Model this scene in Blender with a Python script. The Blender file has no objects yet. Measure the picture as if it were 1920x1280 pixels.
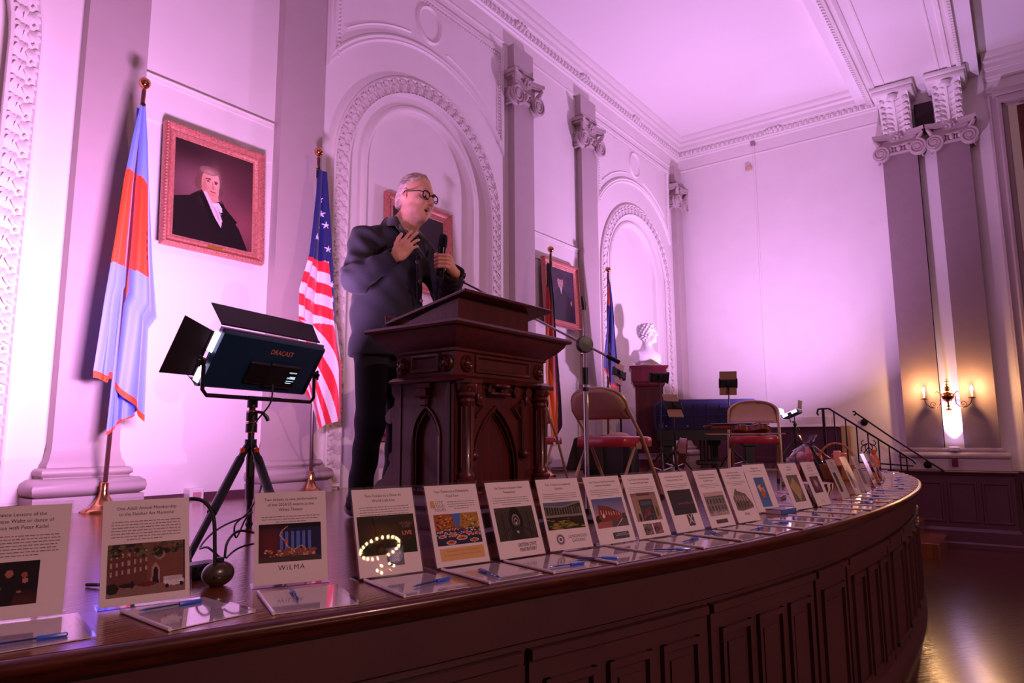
import bpy, bmesh, math, random
import numpy as np
from mathutils import Vector, Matrix
PI = math.pi
R = math.radians
random.seed(4)
SC = bpy.context.scene
COL = SC.collection

# ---------------------------------------------------------------- camera, world, lights, exposure
def setup_camera():
    cd = bpy.data.cameras.new('camera'); cam = bpy.data.objects.new('camera', cd); COL.objects.link(cam)
    cd.sensor_width = 36.0; cd.lens = 24.0; cd.clip_start = 0.02; cd.clip_end = 200
    yaw, pitch, roll = R(36.73), R(7.93), R(-0.317)
    f = Vector((math.cos(yaw) * math.cos(pitch), math.sin(yaw) * math.cos(pitch), math.sin(pitch)))
    r = Vector((math.sin(yaw), -math.cos(yaw), 0)); u = r.cross(f)
    r2 = r * math.cos(roll) + u * math.sin(roll); u2 = -r * math.sin(roll) + u * math.cos(roll)
    m = Matrix((r2, u2, -f)).transposed().to_4x4(); m.translation = Vector((0, 0, 0.42))
    cam.matrix_world = m; SC.camera = cam
setup_camera()
SC.view_settings.view_transform = 'Standard'; SC.view_settings.look = 'None'
SC.view_settings.gamma = 1; SC.view_settings.use_curve_mapping = False
SC.view_settings.exposure = 0.0
w = bpy.data.worlds.new('world'); SC.world = w; w.use_nodes = True
w.node_tree.nodes['Background'].inputs[0].default_value = (0.75, 0.34, 0.42, 1)
w.node_tree.nodes['Background'].inputs[1].default_value = 0.22
SC.cycles.max_bounces = 8; SC.cycles.diffuse_bounces = 4; SC.cycles.glossy_bounces = 3
SC.cycles.transparent_max_bounces = 16; SC.cycles.transmission_bounces = 4
SC.cycles.sample_clamp_indirect = 4.0; SC.cycles.caustics_reflective = False; SC.cycles.caustics_refractive = False
SC.cycles.use_denoising = True

def lamp(name, kind, loc, power, color, size=0.1, target=None, sizey=None, spot=None, spread=None):
    ld = bpy.data.lights.new(name, kind); ld.energy = power; ld.color = color
    if kind == 'AREA':
        ld.size = size
        if sizey: ld.shape = 'RECTANGLE'; ld.size_y = sizey
        if spread: ld.spread = R(spread)
    else: ld.shadow_soft_size = size
    if kind == 'SPOT' and spot: ld.spot_size = R(spot); ld.spot_blend = 0.6
    o = bpy.data.objects.new(name, ld); COL.objects.link(o); o.location = loc
    if target is not None:
        o.rotation_euler = (Vector(target) - Vector(loc)).to_track_quat('-Z', 'Y').to_euler()
    return o
PINK = (0.87, 0.41, 1.0); VIOLET = (0.78, 0.42, 1.0); WARM = (1.0, 0.50, 0.22)
# the light of the two LED panels standing on the stage (their housings are built further down)
P1 = Vector((1.651, 2.516, 0.727)); N1 = Vector((-0.206, 0.845, 0.494)).normalized(); YAW1 = 13.7
P2 = Vector((8.85, 2.30, 0.68)); N2 = Vector((-0.04, 0.40, 0.92)).normalized()
lamp('led_panel_light_near', 'AREA', P1 + N1 * 0.05, 150, PINK, 0.52, P1 + N1, 0.20)
lamp('led_panel_light_far', 'AREA', P2 + N2 * 0.03, 235, VIOLET, 0.26, P2 + N2, 0.16)
# uplight at the foot of the gap between the two end pilasters
lamp('uplight_lamp', 'SPOT', (11.10, 0.80, 0.24), 260, (0.50, 0.38, 1.0), 0.03, (11.17, 0.80, 2.0), spot=60)

# ---------------------------------------------------------------- materials
def lin(c):
    return tuple((x / 12.92 if x <= 0.04045 else ((x + 0.055) / 1.055) ** 2.4) for x in c)
def hx(s):
    if not isinstance(s, str): return tuple(s)
    s = s.lstrip('#'); return lin([int(s[i:i + 2], 16) / 255 for i in (0, 2, 4)])
MATS = {}
def mat(name, color=None, rough=0.6, metal=0.0, noise=0.0, nscale=8.0, bump=0.0, bscale=40.0, emit=None, estr=0.0,
        spec=0.5, coat=0.0, c2=None, stretch=None, sheen=0.0, attr=False, trans=0.0, alpha=1.0, sss=0.0):
    if name in MATS: return MATS[name]
    m = bpy.data.materials.new(name); m.use_nodes = True; nt = m.node_tree; N = nt.nodes; L = nt.links
    b = N['Principled BSDF']
    c = hx(color) if color else (0.5, 0.5, 0.5)
    b.inputs['Base Color'].default_value = (*c, 1)
    b.inputs['Roughness'].default_value = rough; b.inputs['Metallic'].default_value = metal
    b.inputs['Specular IOR Level'].default_value = spec
    b.inputs['Coat Weight'].default_value = coat; b.inputs['Coat Roughness'].default_value = 0.08
    if sheen: b.inputs['Sheen Weight'].default_value = sheen
    if sss: b.inputs['Subsurface Weight'].default_value = sss; b.inputs['Subsurface Scale'].default_value = 0.01
    if trans: b.inputs['Transmission Weight'].default_value = trans
    b.inputs['Alpha'].default_value = alpha
    if attr:
        a = N.new('ShaderNodeAttribute'); a.attribute_name = 'Col'; L.new(a.outputs['Color'], b.inputs['Base Color'])
    if emit is not None:
        b.inputs['Emission Color'].default_value = (*hx(emit), 1); b.inputs['Emission Strength'].default_value = estr
    vec = None
    if noise or bump or c2:
        tc = N.new('ShaderNodeTexCoord'); vec = tc.outputs['Object']
        if stretch:
            mp = N.new('ShaderNodeMapping'); mp.inputs['Scale'].default_value = stretch
            L.new(vec, mp.inputs['Vector']); vec = mp.outputs['Vector']
    if noise or c2:
        n = N.new('ShaderNodeTexNoise'); n.inputs['Scale'].default_value = nscale; n.inputs['Detail'].default_value = 5
        L.new(vec, n.inputs['Vector'])
        rp = N.new('ShaderNodeValToRGB'); rp.color_ramp.elements[0].position = 0.32; rp.color_ramp.elements[1].position = 0.68
        k = noise
        ca = tuple(min(1, x * (1 - k)) for x in c); cb = hx(c2) if c2 else tuple(min(1, x * (1 + k)) for x in c)
        rp.color_ramp.elements[0].color = (*(c if c2 else ca), 1); rp.color_ramp.elements[1].color = (*cb, 1)
        L.new(n.outputs['Fac'], rp.inputs['Fac']); L.new(rp.outputs['Color'], b.inputs['Base Color'])
    if bump:
        n2 = N.new('ShaderNodeTexNoise'); n2.inputs['Scale'].default_value = bscale; n2.inputs['Detail'].default_value = 3
        L.new(vec, n2.inputs['Vector'])
        bp = N.new('ShaderNodeBump'); bp.inputs['Strength'].default_value = bump; bp.inputs['Distance'].default_value = 0.01
        L.new(n2.outputs['Fac'], bp.inputs['Height']); L.new(bp.outputs['Normal'], b.inputs['Normal'])
    MATS[name] = m
    return m

def floor_mat(name, ca, cb, rough, board=0.057, length=1.1, rot=0.0, coat=0.3):
    m = bpy.data.materials.new(name); m.use_nodes = True; nt = m.node_tree; N = nt.nodes; L = nt.links
    b = N['Principled BSDF']; tc = N.new('ShaderNodeTexCoord')
    mp = N.new('ShaderNodeMapping'); mp.inputs['Rotation'].default_value[2] = rot; L.new(tc.outputs['Object'], mp.inputs['Vector'])
    br = N.new('ShaderNodeTexBrick'); br.inputs['Scale'].default_value = 1.0
    br.inputs['Brick Width'].default_value = length; br.inputs['Row Height'].default_value = board
    br.inputs['Mortar Size'].default_value = 0.0012; br.inputs['Bias'].default_value = 0.0
    br.inputs['Color1'].default_value = (*hx(ca), 1); br.inputs['Color2'].default_value = (*hx(cb), 1)
    br.inputs['Mortar'].default_value = (*[x * 0.3 for x in hx(ca)], 1)
    L.new(mp.outputs['Vector'], br.inputs['Vector'])
    mp2 = N.new('ShaderNodeMapping'); mp2.inputs['Scale'].default_value = (1.5, 28, 1); L.new(mp.outputs['Vector'], mp2.inputs['Vector'])
    n = N.new('ShaderNodeTexNoise'); n.inputs['Scale'].default_value = 3; n.inputs['Detail'].default_value = 6
    L.new(mp2.outputs['Vector'], n.inputs['Vector'])
    mx = N.new('ShaderNodeMix'); mx.data_type = 'RGBA'; mx.blend_type = 'MULTIPLY'; mx.inputs[0].default_value = 0.6
    rp = N.new('ShaderNodeValToRGB'); rp.color_ramp.elements[0].position = 0.3; rp.color_ramp.elements[0].color = (0.45, 0.4, 0.38, 1)
    rp.color_ramp.elements[1].position = 0.7
    L.new(n.outputs['Fac'], rp.inputs['Fac']); L.new(br.outputs['Color'], mx.inputs[6]); L.new(rp.outputs['Color'], mx.inputs[7])
    L.new(mx.outputs[2], b.inputs['Base Color'])
    b.inputs['Roughness'].default_value = rough; b.inputs['Coat Weight'].default_value = coat; b.inputs['Coat Roughness'].default_value = rough * 0.6
    bp = N.new('ShaderNodeBump'); bp.inputs['Strength'].default_value = 0.35; bp.inputs['Distance'].default_value = 0.004
    sub = N.new('ShaderNodeMath'); sub.operation = 'MULTIPLY_ADD'; sub.inputs[1].default_value = -1.0; 
    L.new(br.outputs['Fac'], sub.inputs[0]); L.new(n.outputs['Fac'], sub.inputs[2])
    L.new(sub.outputs[0], bp.inputs['Height']); L.new(bp.outputs['Normal'], b.inputs['Normal']); L.new(bp.outputs['Normal'], b.inputs['Coat Normal'])
    MATS[name] = m; return m

def thin_clear(name, tint=(1, 1, 1), strength=0.06, rough=0.02, gloss=(1, 1, 1)):
    """thin clear plastic: see-through with a Fresnel gloss"""
    if name in MATS: return MATS[name]
    m = bpy.data.materials.new(name); m.use_nodes = True; nt = m.node_tree; N = nt.nodes; L = nt.links
    N.remove(N['Principled BSDF']); out = N['Material Output']
    t = N.new('ShaderNodeBsdfTransparent'); t.inputs[0].default_value = (*tint, 1)
    g = N.new('ShaderNodeBsdfGlossy'); g.inputs['Roughness'].default_value = rough; g.inputs[0].default_value = (*gloss, 1)
    fr = N.new('ShaderNodeFresnel'); fr.inputs[0].default_value = 1.48
    ad = N.new('ShaderNodeMath'); ad.operation = 'ADD'; ad.inputs[1].default_value = strength; ad.use_clamp = True
    ge = N.new('ShaderNodeNewGeometry'); mi = N.new('ShaderNodeMapRange'); mi.inputs[3].default_value = 1.48; mi.inputs[4].default_value = 1 / 1.48
    L.new(ge.outputs['Backfacing'], mi.inputs[0]); L.new(mi.outputs[0], fr.inputs[0])
    L.new(fr.outputs[0], ad.inputs[0]); mx = N.new('ShaderNodeMixShader'); L.new(ad.outputs[0], mx.inputs[0])
    L.new(t.outputs[0], mx.inputs[1]); L.new(g.outputs[0], mx.inputs[2]); L.new(mx.outputs[0], out.inputs[0])
    MATS[name] = m; return m

# ---------------------------------------------------------------- mesh builder
class MB:
    def __init__(s, M=None): s.v = []; s.f = []; s.M = M or Matrix()
    def add(s, vs, fs):
        k = len(s.v); M = s.M
        s.v += [tuple(M @ Vector(p)) for p in vs]; s.f += [tuple(i + k for i in f) for f in fs]; return s
    def box(s, x0, x1, y0, y1, z0, z1, ch=0.0, M=None):
        if ch > 0:
            c = min(ch, abs(x1 - x0) / 2.01, abs(y1 - y0) / 2.01, abs(z1 - z0) / 2.01)
            X = (x0, x1); Y = (y0, y1); Z = (z0, z1); vs = []; idx = {}
            for i in (0, 1):
                for j in (0, 1):
                    for k in (0, 1):
                        sx, sy, sz = (1, -1)[i] * c, (1, -1)[j] * c, (1, -1)[k] * c
                        for a, p in (('x', (X[i], Y[j] + sy, Z[k] + sz)), ('y', (X[i] + sx, Y[j], Z[k] + sz)), ('z', (X[i] + sx, Y[j] + sy, Z[k]))):
                            idx[(i, j, k, a)] = len(vs); vs.append(p)
            fs = []
            q = ((0, 0), (1, 0), (1, 1), (0, 1))
            for i in (0, 1):
                o = 1 if i else -1
                fs.append([idx[(i, a, b, 'x')] for a, b in q][::o]); fs.append([idx[(a, i, b, 'y')] for a, b in q][::-o]); fs.append([idx[(a, b, i, 'z')] for a, b in q][::o])
            for a in (0, 1):
                for b in (0, 1):
                    fs.append([idx[(a, b, 0, 'x')], idx[(a, b, 1, 'x')], idx[(a, b, 1, 'y')], idx[(a, b, 0, 'y')]][::(1 if a == b else -1)])
                    fs.append([idx[(a, 0, b, 'z')], idx[(a, 1, b, 'z')], idx[(a, 1, b, 'x')], idx[(a, 0, b, 'x')]][::(1 if a == b else -1)])
                    fs.append([idx[(0, a, b, 'y')], idx[(1, a, b, 'y')], idx[(1, a, b, 'z')], idx[(0, a, b, 'z')]][::(1 if a == b else -1)])
            for i in (0, 1):
                for j in (0, 1):
                    for k in (0, 1):
                        fs.append([idx[(i, j, k, a)] for a in 'xyz'][::(1 if (i + j + k) % 2 else -1)])
        else:
            vs = [(x, y, z) for x in (x0, x1) for y in (y0, y1) for z in (z0, z1)]
            fs = [(0, 1, 3, 2), (4, 6, 7, 5), (0, 4, 5, 1), (2, 3, 7, 6), (0, 2, 6, 4), (1, 5, 7, 3)]
        if M is not None: vs = [tuple(M @ Vector(p)) for p in vs]
        return s.add(vs, fs)
    def cbox(s, c, size, rot=None, ch=0.0):
        M = Matrix.Translation(Vector(c)) @ (rot.to_4x4() if rot is not None else Matrix())
        x, y, z = [a / 2 for a in size]
        return s.box(-x, x, -y, y, -z, z, ch, M)
    def tube(s, pts, r, n=8, cap=True, closed=False, flat=1.0, up=None):
        P = [Vector(p) for p in pts]; m = len(P)
        rr = r if isinstance(r, (list, tuple)) else [r] * m
        vs = []; fs = []; prev = None
        for i in range(m):
            if closed: t = P[(i + 1) % m] - P[i - 1]
            else: t = P[min(i + 1, m - 1)] - P[max(i - 1, 0)]
            if t.length < 1e-9: t = Vector((0, 0, 1))
            t.normalize()
            if prev is None:
                a = Vector(up) if up is not None else (Vector((0, 0, 1)) if abs(t.z) < 0.9 else Vector((1, 0, 0)))
                nrm = (a - t * a.dot(t)).normalized()
            else:
                nrm = prev - t * prev.dot(t)
                nrm = nrm.normalized() if nrm.length > 1e-6 else t.orthogonal().normalized()
            prev = nrm; b = t.cross(nrm)
            for k in range(n):
                a = 2 * PI * k / n
                vs.append(P[i] + (nrm * math.cos(a) + b * math.sin(a) * flat) * rr[i])
        for i in range(m if closed else m - 1):
            for k in range(n):
                a, b2 = i * n + k, i * n + (k + 1) % n; j = (i + 1) % m
                fs.append((a, b2, j * n + (k + 1) % n, j * n + k))
        if cap and not closed:
            fs.append(tuple(range(n))[::-1]); fs.append(tuple((m - 1) * n + k for k in range(n)))
        return s.add([tuple(v) for v in vs], fs)
    def lathe(s, prof, c=(0, 0, 0), n=24, M=None, sx=1, sy=1):
        vs = []; fs = []
        for r, z in prof:
            for k in range(n):
                a = 2 * PI * k / n; vs.append((r * math.cos(a) * sx, r * math.sin(a) * sy, z))
        for i in range(len(prof) - 1):
            for k in range(n):
                fs.append((i * n + k, i * n + (k + 1) % n, (i + 1) * n + (k + 1) % n, (i + 1) * n + k))
        if prof[0][0] > 1e-6: fs.append(tuple(range(n))[::-1])
        if prof[-1][0] > 1e-6: fs.append(tuple((len(prof) - 1) * n + k for k in range(n)))
        T = Matrix.Translation(Vector(c)) @ (M.to_4x4() if M is not None else Matrix())
        return s.add([tuple(T @ Vector(p)) for p in vs], fs)
    def ball(s, c, r, n=10, m=8, M=None):
        rx, ry, rz = r if isinstance(r, (tuple, list)) else (r, r, r)
        T = Matrix.Translation(Vector(c)) @ (M.to_4x4() if M is not None else Matrix())
        vs = [(0, 0, -rz)]; fs = []
        for i in range(1, m):
            p = PI * i / m - PI / 2
            for k in range(n):
                a = 2 * PI * k / n; vs.append((rx * math.cos(p) * math.cos(a), ry * math.cos(p) * math.sin(a), rz * math.sin(p)))
        vs.append((0, 0, rz))
        for k in range(n): fs.append((0, 1 + (k + 1) % n, 1 + k)); fs.append((len(vs) - 1, len(vs) - 1 - n + k, len(vs) - 1 - n + (k + 1) % n))
        for i in range(m - 2):
            for k in range(n): fs.append((1 + i * n + k, 1 + i * n + (k + 1) % n, 1 + (i + 1) * n + (k + 1) % n, 1 + (i + 1) * n + k))
        return s.add([tuple(T @ Vector(p)) for p in vs], fs)
    def prism(s, poly, a, b, axis='z', M=None):
        """poly: 2D points; extruded from a to b along axis"""
        n = len(poly); f = {'z': lambda p, t: (p[0], p[1], t), 'y': lambda p, t: (p[0], t, p[1]), 'x': lambda p, t: (t, p[0], p[1])}[axis]
        vs = [f(p, a) for p in poly] + [f(p, b) for p in poly]
        fs = [tuple(range(n)), tuple(range(2 * n - 1, n - 1, -1))] + [(i, i + n, (i + 1) % n + n, (i + 1) % n) for i in range(n)]
        if M is not None: vs = [tuple(M @ Vector(p)) for p in vs]
        return s.add(vs, fs)
    def sweep(s, path, prof, closed=False, M=None, cap=True):
        """path: 2D polyline; prof: (offset to the right-hand side of travel, z)"""
        P = [Vector((p[0], p[1])) for p in path]; m = len(P); vs = []; fs = []; k = len(prof)
        for i in range(m):
            a = P[i] - P[i - 1] if (closed or i > 0) else P[1] - P[0]
            b = P[(i + 1) % m] - P[i] if (closed or i < m - 1) else P[-1] - P[-2]
            a.normalize(); b.normalize()
            n1 = Vector((a.y, -a.x)); n2 = Vector((b.y, -b.x)); n = n1 + n2
            if n.length < 1e-6: n = n1
            n.normalize(); n = n / max(0.25, n.dot(n1))
            for o, z in prof: vs.append((P[i].x + n.x * o, P[i].y + n.y * o, z))
        for i in range(m if closed else m - 1):
            j = (i + 1) % m
            for q in range(k - 1): fs.append((i * k + q, i * k + q + 1, j * k + q + 1, j * k + q))
        if cap and not closed: fs.append(tuple(range(k))[::-1]); fs.append(tuple((m - 1) * k + q for q in range(k)))
        if M is not None: vs = [tuple(M @ Vector(p)) for p in vs]
        return s.add(vs, fs)
    def grid(s, rows):
        """rows: list of lists of points"""
        n = len(rows[0]); vs = [p for r in rows for p in r]
        fs = [(i * n + j, i * n + j + 1, (i + 1) * n + j + 1, (i + 1) * n + j) for i in range(len(rows) - 1) for j in range(n - 1)]
        return s.add(vs, fs)
    def build(s, name, m, parent=None, smooth=35, fix=True):
        me = bpy.data.meshes.new(name); me.from_pydata(s.v, [], s.f); me.update()
        if fix:
            bm = bmesh.new(); bm.from_mesh(me); bmesh.ops.recalc_face_normals(bm, faces=bm.faces); bm.to_mesh(me); bm.free()
        if smooth:
            me.polygons.foreach_set('use_smooth', [True] * len(me.polygons))
            me.set_sharp_from_angle(angle=R(smooth))
        me.materials.append(m)
        o = bpy.data.objects.new(name, me); COL.objects.link(o)
        if parent is not None: o.parent = parent
        return o

def thing(name, label=None, cat=None, loc=(0, 0, 0), rotz=0.0, group=None, kind=None):
    o = bpy.data.objects.new(name, None); COL.objects.link(o); o.location = loc; o.rotation_euler = (0, 0, rotz)
    o.empty_display_size = 0.1
    return tag(o, label, cat, group, kind)
def tag(o, label=None, cat=None, group=None, kind=None):
    if label: o['label'] = label
    if cat: o['category'] = cat
    if group: o['group'] = group
    if kind: o['kind'] = kind
    return o
def copy_tree(o, parent=None):
    c = o.copy(); COL.objects.link(c)
    if parent is not None: c.parent = parent; c.matrix_parent_inverse = o.matrix_parent_inverse
    for ch in list(o.children): copy_tree(ch, c)
    return c
def rot(axis, deg): return Matrix.Rotation(R(deg), 3, axis)
def T(x, y, z): return Matrix.Translation(Vector((x, y, z)))
def arcpts(cx, cz, r, a0, a1, n): return [(cx + r * math.cos(a0 + (a1 - a0) * i / n), cz + r * math.sin(a0 + (a1 - a0) * i / n)) for i in range(n + 1)]
XZ = Matrix(((1, 0, 0, 0), (0, 0, 1, 0), (0, 1, 0, 0), (0, 0, 0, 1)))  # (x, y, z) -> (x, z, y): drawings in the XZ plane, profile height along Y

# picture painter: a small raster put on a flat mesh as printed colour
class Pic:
    def __init__(s, w, h, c='#000000'):
        s.w, s.h = w, h; s.a = np.zeros((h, w, 3)); s.a[:] = hx(c)
        s.X, s.Y = np.meshgrid((np.arange(w) + .5) / w, (np.arange(h) + .5) / h); s.g = np.random.RandomState(w * 7 + h)
    def put(s, m, c, k=1.0): s.a[m] = s.a[m] * (1 - k) + np.array(hx(c)) * k; return s
    def rect(s, x0, y0, x1, y1, c, k=1.0): return s.put((s.X >= x0) & (s.X < x1) & (s.Y >= y0) & (s.Y < y1), c, k)
    def ell(s, cx, cy, rx, ry, c, k=1.0, rot=0):
        ca, sa = math.cos(rot), math.sin(rot); dx, dy = s.X - cx, s.Y - cy
        return s.put(((dx * ca + dy * sa) / rx) ** 2 + ((-dx * sa + dy * ca) / ry) ** 2 < 1, c, k)
    def soft(s, cx, cy, rx, ry, c, k=1.0):
        d = np.exp(-(((s.X - cx) / rx) ** 2 + ((s.Y - cy) / ry) ** 2))[..., None] * k
        s.a = s.a * (1 - d) + np.array(hx(c)) * d; return s
    def poly(s, pts, c, k=1.0):
        m = np.zeros(s.X.shape, bool); n = len(pts)
        for i in range(n):
            x0, y0 = pts[i]; x1, y1 = pts[(i + 1) % n]
            if y0 == y1: continue
            cr = ((y0 > s.Y) != (y1 > s.Y)) & (s.X < (x1 - x0) * (s.Y - y0) / (y1 - y0) + x0); m ^= cr
        return s.put(m, c, k)
    def line(s, x0, y0, x1, y1, t, c, k=1.0):
        L2 = (x1 - x0) ** 2 + (y1 - y0) ** 2 + 1e-9; u = np.clip(((s.X - x0) * (x1 - x0) + (s.Y - y0) * (y1 - y0)) / L2, 0, 1)
        return s.put(np.hypot(s.X - x0 - u * (x1 - x0), s.Y - y0 - u * (y1 - y0)) < t, c, k)
    def grad(s, y0, y1, c0, c1):
        m = (s.Y >= y0) & (s.Y < y1); t = ((s.Y - y0) / (y1 - y0))[..., None]
        v = np.array(hx(c0)) * (1 - t) + np.array(hx(c1)) * t; s.a[m] = v[m]; return s
    def noise(s, k=0.2, m=None):
        n = 1 + k * s.g.uniform(-1, 1, s.X.shape)[..., None]
        if m is None: s.a *= n
        else: s.a[m] *= n[m] if n.shape[:2] == m.shape else 1
        s.a = np.clip(s.a, 0, 1); return s
    def speck(s, n, x0, y0, x1, y1, cols, r=0.02):
        for i in range(n): s.ell(s.g.uniform(x0, x1), s.g.uniform(y0, y1), s.g.uniform(.4, 1) * r, s.g.uniform(.4, 1) * r, cols[i % len(cols)])
        return s
def pic_mesh(name, pic, fn, m, parent=None, solid=None):
    """fn(u, v) -> point, u right 0..1, v down 0..1; one colour per cell"""
    h, w = pic.h, pic.w
    vs = [fn(j / w, i / h) for i in range(h + 1) for j in range(w + 1)]
    fs = [(i * (w + 1) + j, (i + 1) * (w + 1) + j, (i + 1) * (w + 1) + j + 1, i * (w + 1) + j + 1) for i in range(h) for j in range(w)]
    me = bpy.data.meshes.new(name); me.from_pydata(vs, [], fs); me.update()
    ca = me.color_attributes.new('Col', 'FLOAT_COLOR', 'CORNER')
    c = np.ones((h * w, 4, 4)); c[:, :, :3] = pic.a.reshape(-1, 1, 3); ca.data.foreach_set('color', c.ravel())
    if solid: me.polygons.foreach_set('use_smooth', [True] * len(me.polygons))
    me.materials.append(m); o = bpy.data.objects.new(name, me); COL.objects.link(o)
    if parent is not None: o.parent = parent
    return o

def text_mesh(name, s, size, m, parent, M, align='CENTER', bold=0.0, squeeze=1.0, ext=0.0, space=1.0, line=1.0):
    cu = bpy.data.curves.new(name, 'FONT'); cu.body = s; cu.size = size; cu.align_x = align; cu.offset = bold * size
    cu.resolution_u = 2; cu.extrude = ext; cu.space_character = space; cu.space_line = line
    t = bpy.data.objects.new(name + '_curve', cu); COL.objects.link(t)
    dg = bpy.context.evaluated_depsgraph_get(); me = bpy.data.meshes.new_from_object(t.evaluated_get(dg)); bpy.data.objects.remove(t); bpy.data.curves.remove(cu)
    me.transform(M @ Matrix.Diagonal((squeeze, 1, 1, 1))); me.name = name; me.materials.clear(); me.materials.append(m)
    o = bpy.data.objects.new(name, me); COL.objects.link(o); o.parent = parent
    return o
# ================================================================ THE SETTING
YW = 4.62; XE = 11.2; ZC = 5.68; ZF = -1.05
M_wall = mat('wall_paint', '#e9e2dc', 0.45, noise=0.02, nscale=3, bump=0.05, bscale=6)
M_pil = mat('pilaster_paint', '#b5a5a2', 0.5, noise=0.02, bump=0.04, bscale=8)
M_orn = mat('ornament_plaster', '#ddd0cb', 0.6)
M_cap = mat('capital_plaster', '#b9a7a3', 0.6)
M_ceil = mat('ceiling_paint', '#efe9e6', 0.6)
M_dark = mat('maroon_paint', '#472626', 0.42, noise=0.12, nscale=3, bump=0.1, bscale=14)
M_wains = mat('wainscot_paint', '#55303f', 0.45, noise=0.08, nscale=3)
M_deck = floor_mat('deck_boards', '#8a4a26', '#6e3a1e', 0.16, coat=0.55)
M_floor = floor_mat('hall_boards', '#4a1d12', '#3a150e', 0.2, rot=R(35), coat=0.4)
M_edge = mat('deck_edge_wood', '#4c2012', 0.3, noise=0.35, nscale=6, stretch=(1, 6, 12), coat=0.2)

def struct(name, mb, m, parent=None, smooth=35):
    o = mb.build(name, m, parent, smooth)
    if parent is None: o['kind'] = 'structure'
    return o
# hall floor and ceilings
struct('floor', MB().box(-6, 14.5, -12, 5.2, ZF - 0.1, ZF), M_floor)
struct('ceiling', MB().box(-4.5, XE + .3, -12, YW + .3, ZC, ZC + 0.1), M_ceil)

# stage outline (front edge of the deck)
EDGE = [(-2.3, 3.4), (-1.75, 2.75), (-0.9, 2.22), (-0.2, 1.90), (0.52, 1.62), (0.88, 1.495), (1.36, 1.338), (1.79, 1.216), (2.11, 1.12), (2.61, 0.99), (3.05, 0.90), (3.67, 0.80), (4.58, 0.727),
        (5.55, 0.71), (6.64, 0.76), (7.75, 0.91), (8.75, 1.17), (9.2, 1.45), (9.5, 1.85), (9.62, 2.2)]
def spline(P, n=8):
    out = []
    for i in range(len(P) - 1):
        p0 = Vector(P[max(i - 1, 0)]); p1 = Vector(P[i]); p2 = Vector(P[i + 1]); p3 = Vector(P[min(i + 2, len(P) - 1)])
        for k in range(n):
            t = k / n; out.append(tuple(0.5 * ((2 * p1) + (p2 - p0) * t + (2 * p0 - 5 * p1 + 4 * p2 - p3) * t * t + (3 * p1 - p0 - 3 * p2 + p3) * t ** 3)))
    out.append(tuple(P[-1])); return out
ES = spline(EDGE)
_seg = [0.0]
for i in range(1, len(ES)): _seg.append(_seg[-1] + math.dist(ES[i], ES[i - 1]))
def at_len(s):
    s = min(max(s, 0), _seg[-1] - 1e-6)
    i = next(k for k in range(1, len(ES)) if _seg[k] >= s)
    t = (s - _seg[i - 1]) / max(1e-9, _seg[i] - _seg[i - 1])
    a, b = Vector(ES[i - 1]), Vector(ES[i]); d = (b - a).normalized()
    return a + (b - a) * t, d, Vector((d.y, -d.x))          # point, tangent, outward normal
def len_at_x(x):
    for i in range(1, len(ES)):
        if ES[i - 1][0] <= x <= ES[i][0]: return _seg[i - 1] + (_seg[i] - _seg[i - 1]) * (x - ES[i - 1][0]) / (ES[i][0] - ES[i - 1][0])
    return _seg[-1]
def edge_y(x): return at_len(len_at_x(x))[0].y
deck_poly = [(p[0], p[1]) for p in ES] + [(9.62, 2.2), (XE, 2.2), (XE, YW + .1), (-2.3, YW + .1)]
struct('floor_stage', MB().prism(deck_poly, -0.02, 0.0), M_deck)
struct('trim_1', MB().sweep(ES, [(-0.002, -0.001), (0.012, -0.001), (0.024, -0.008), (0.026, -0.02), (0.018, -0.032), (0.004, -0.04), (0.002, -0.052), (-0.012, -0.062), (-0.03, -0.064), (-0.05, -0.064)]), M_edge, smooth=60)
# apron below the deck: fascia, doors with raised panels, base
ap = thing('wall_stage_front', kind='structure')
MB().sweep(ES, [(-0.045, -0.04), (-0.03, -0.06), (-0.03, -0.19), (-0.05, -0.2), (-0.05, -0.94), (-0.03, -0.96), (-0.012, -0.99), (-0.012, ZF)], cap=True).build('fascia', M_dark, ap)
def on_curve(s0, s1, n=6):
    out = []
    for i in range(n + 1):
        p, d, nn = at_len(s0 + (s1 - s0) * i / n); out.append((p.x, p.y))
    return out
def apron_door(s0, s1, npan):
    b = MB(); g = 0.006; z0, z1 = -0.93, -0.215
    def slab(a, c, lo, hi, o0, o1):     # curved slab following the apron
        pts = on_curve(a, c, 4 if c - a > .1 else 2)
        b.sweep(pts, [(o0, hi), (o1, hi), (o1, lo), (o0, lo), (o0, hi)])
    st = 0.055
    slab(s0 + g, s1 - g, z0, z1, -0.06, -0.036)
    slab(s0 + g, s1 - g, z1 - .03, z1, -0.04, -0.018)
    w_ = (s1 - s0 - 2 * g - st * (npan + 1)) / npan
    for i in range(npan):
        a = s0 + g + st + i * (w_ + st); c = a + w_
        for (u0, u1, l, h) in ((a, c, z1 - .12, z1 - .095), (a, c, z0 + .06, z0 + .085), (a, a + .022, z0 + .06, z1 - .095), (c - .022, c, z0 + .06, z1 - .095)):
            slab(u0, u1, l, h, -0.036, -0.02)
        slab(a + .05, c - .05, z0 + .12, z1 - .155, -0.036, -0.03)
    return b.build('panel_door', M_dark, ap)
_s = {x: len_at_x(x) for x in (0, 1.25, 1.74, 2.6, 3.5, 3.95, 4.85, 5.5, 6.4)}
for a, c, n in ((-.9, -.1, 3), (-.08, .34, 1), (.36, 1.24, 3), (1.26, 1.73, 1), (1.75, 2.59, 3), (2.61, 3.49, 3), (3.51, 3.94, 1), (3.96, 4.86, 3), (4.88, 5.4, 1), (5.42, 6.4, 3), (6.42, 7.3, 3)):
    apron_door(len_at_x(a), len_at_x(c), n)
p, d, nn = at_len(len_at_x(2.6))
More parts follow.
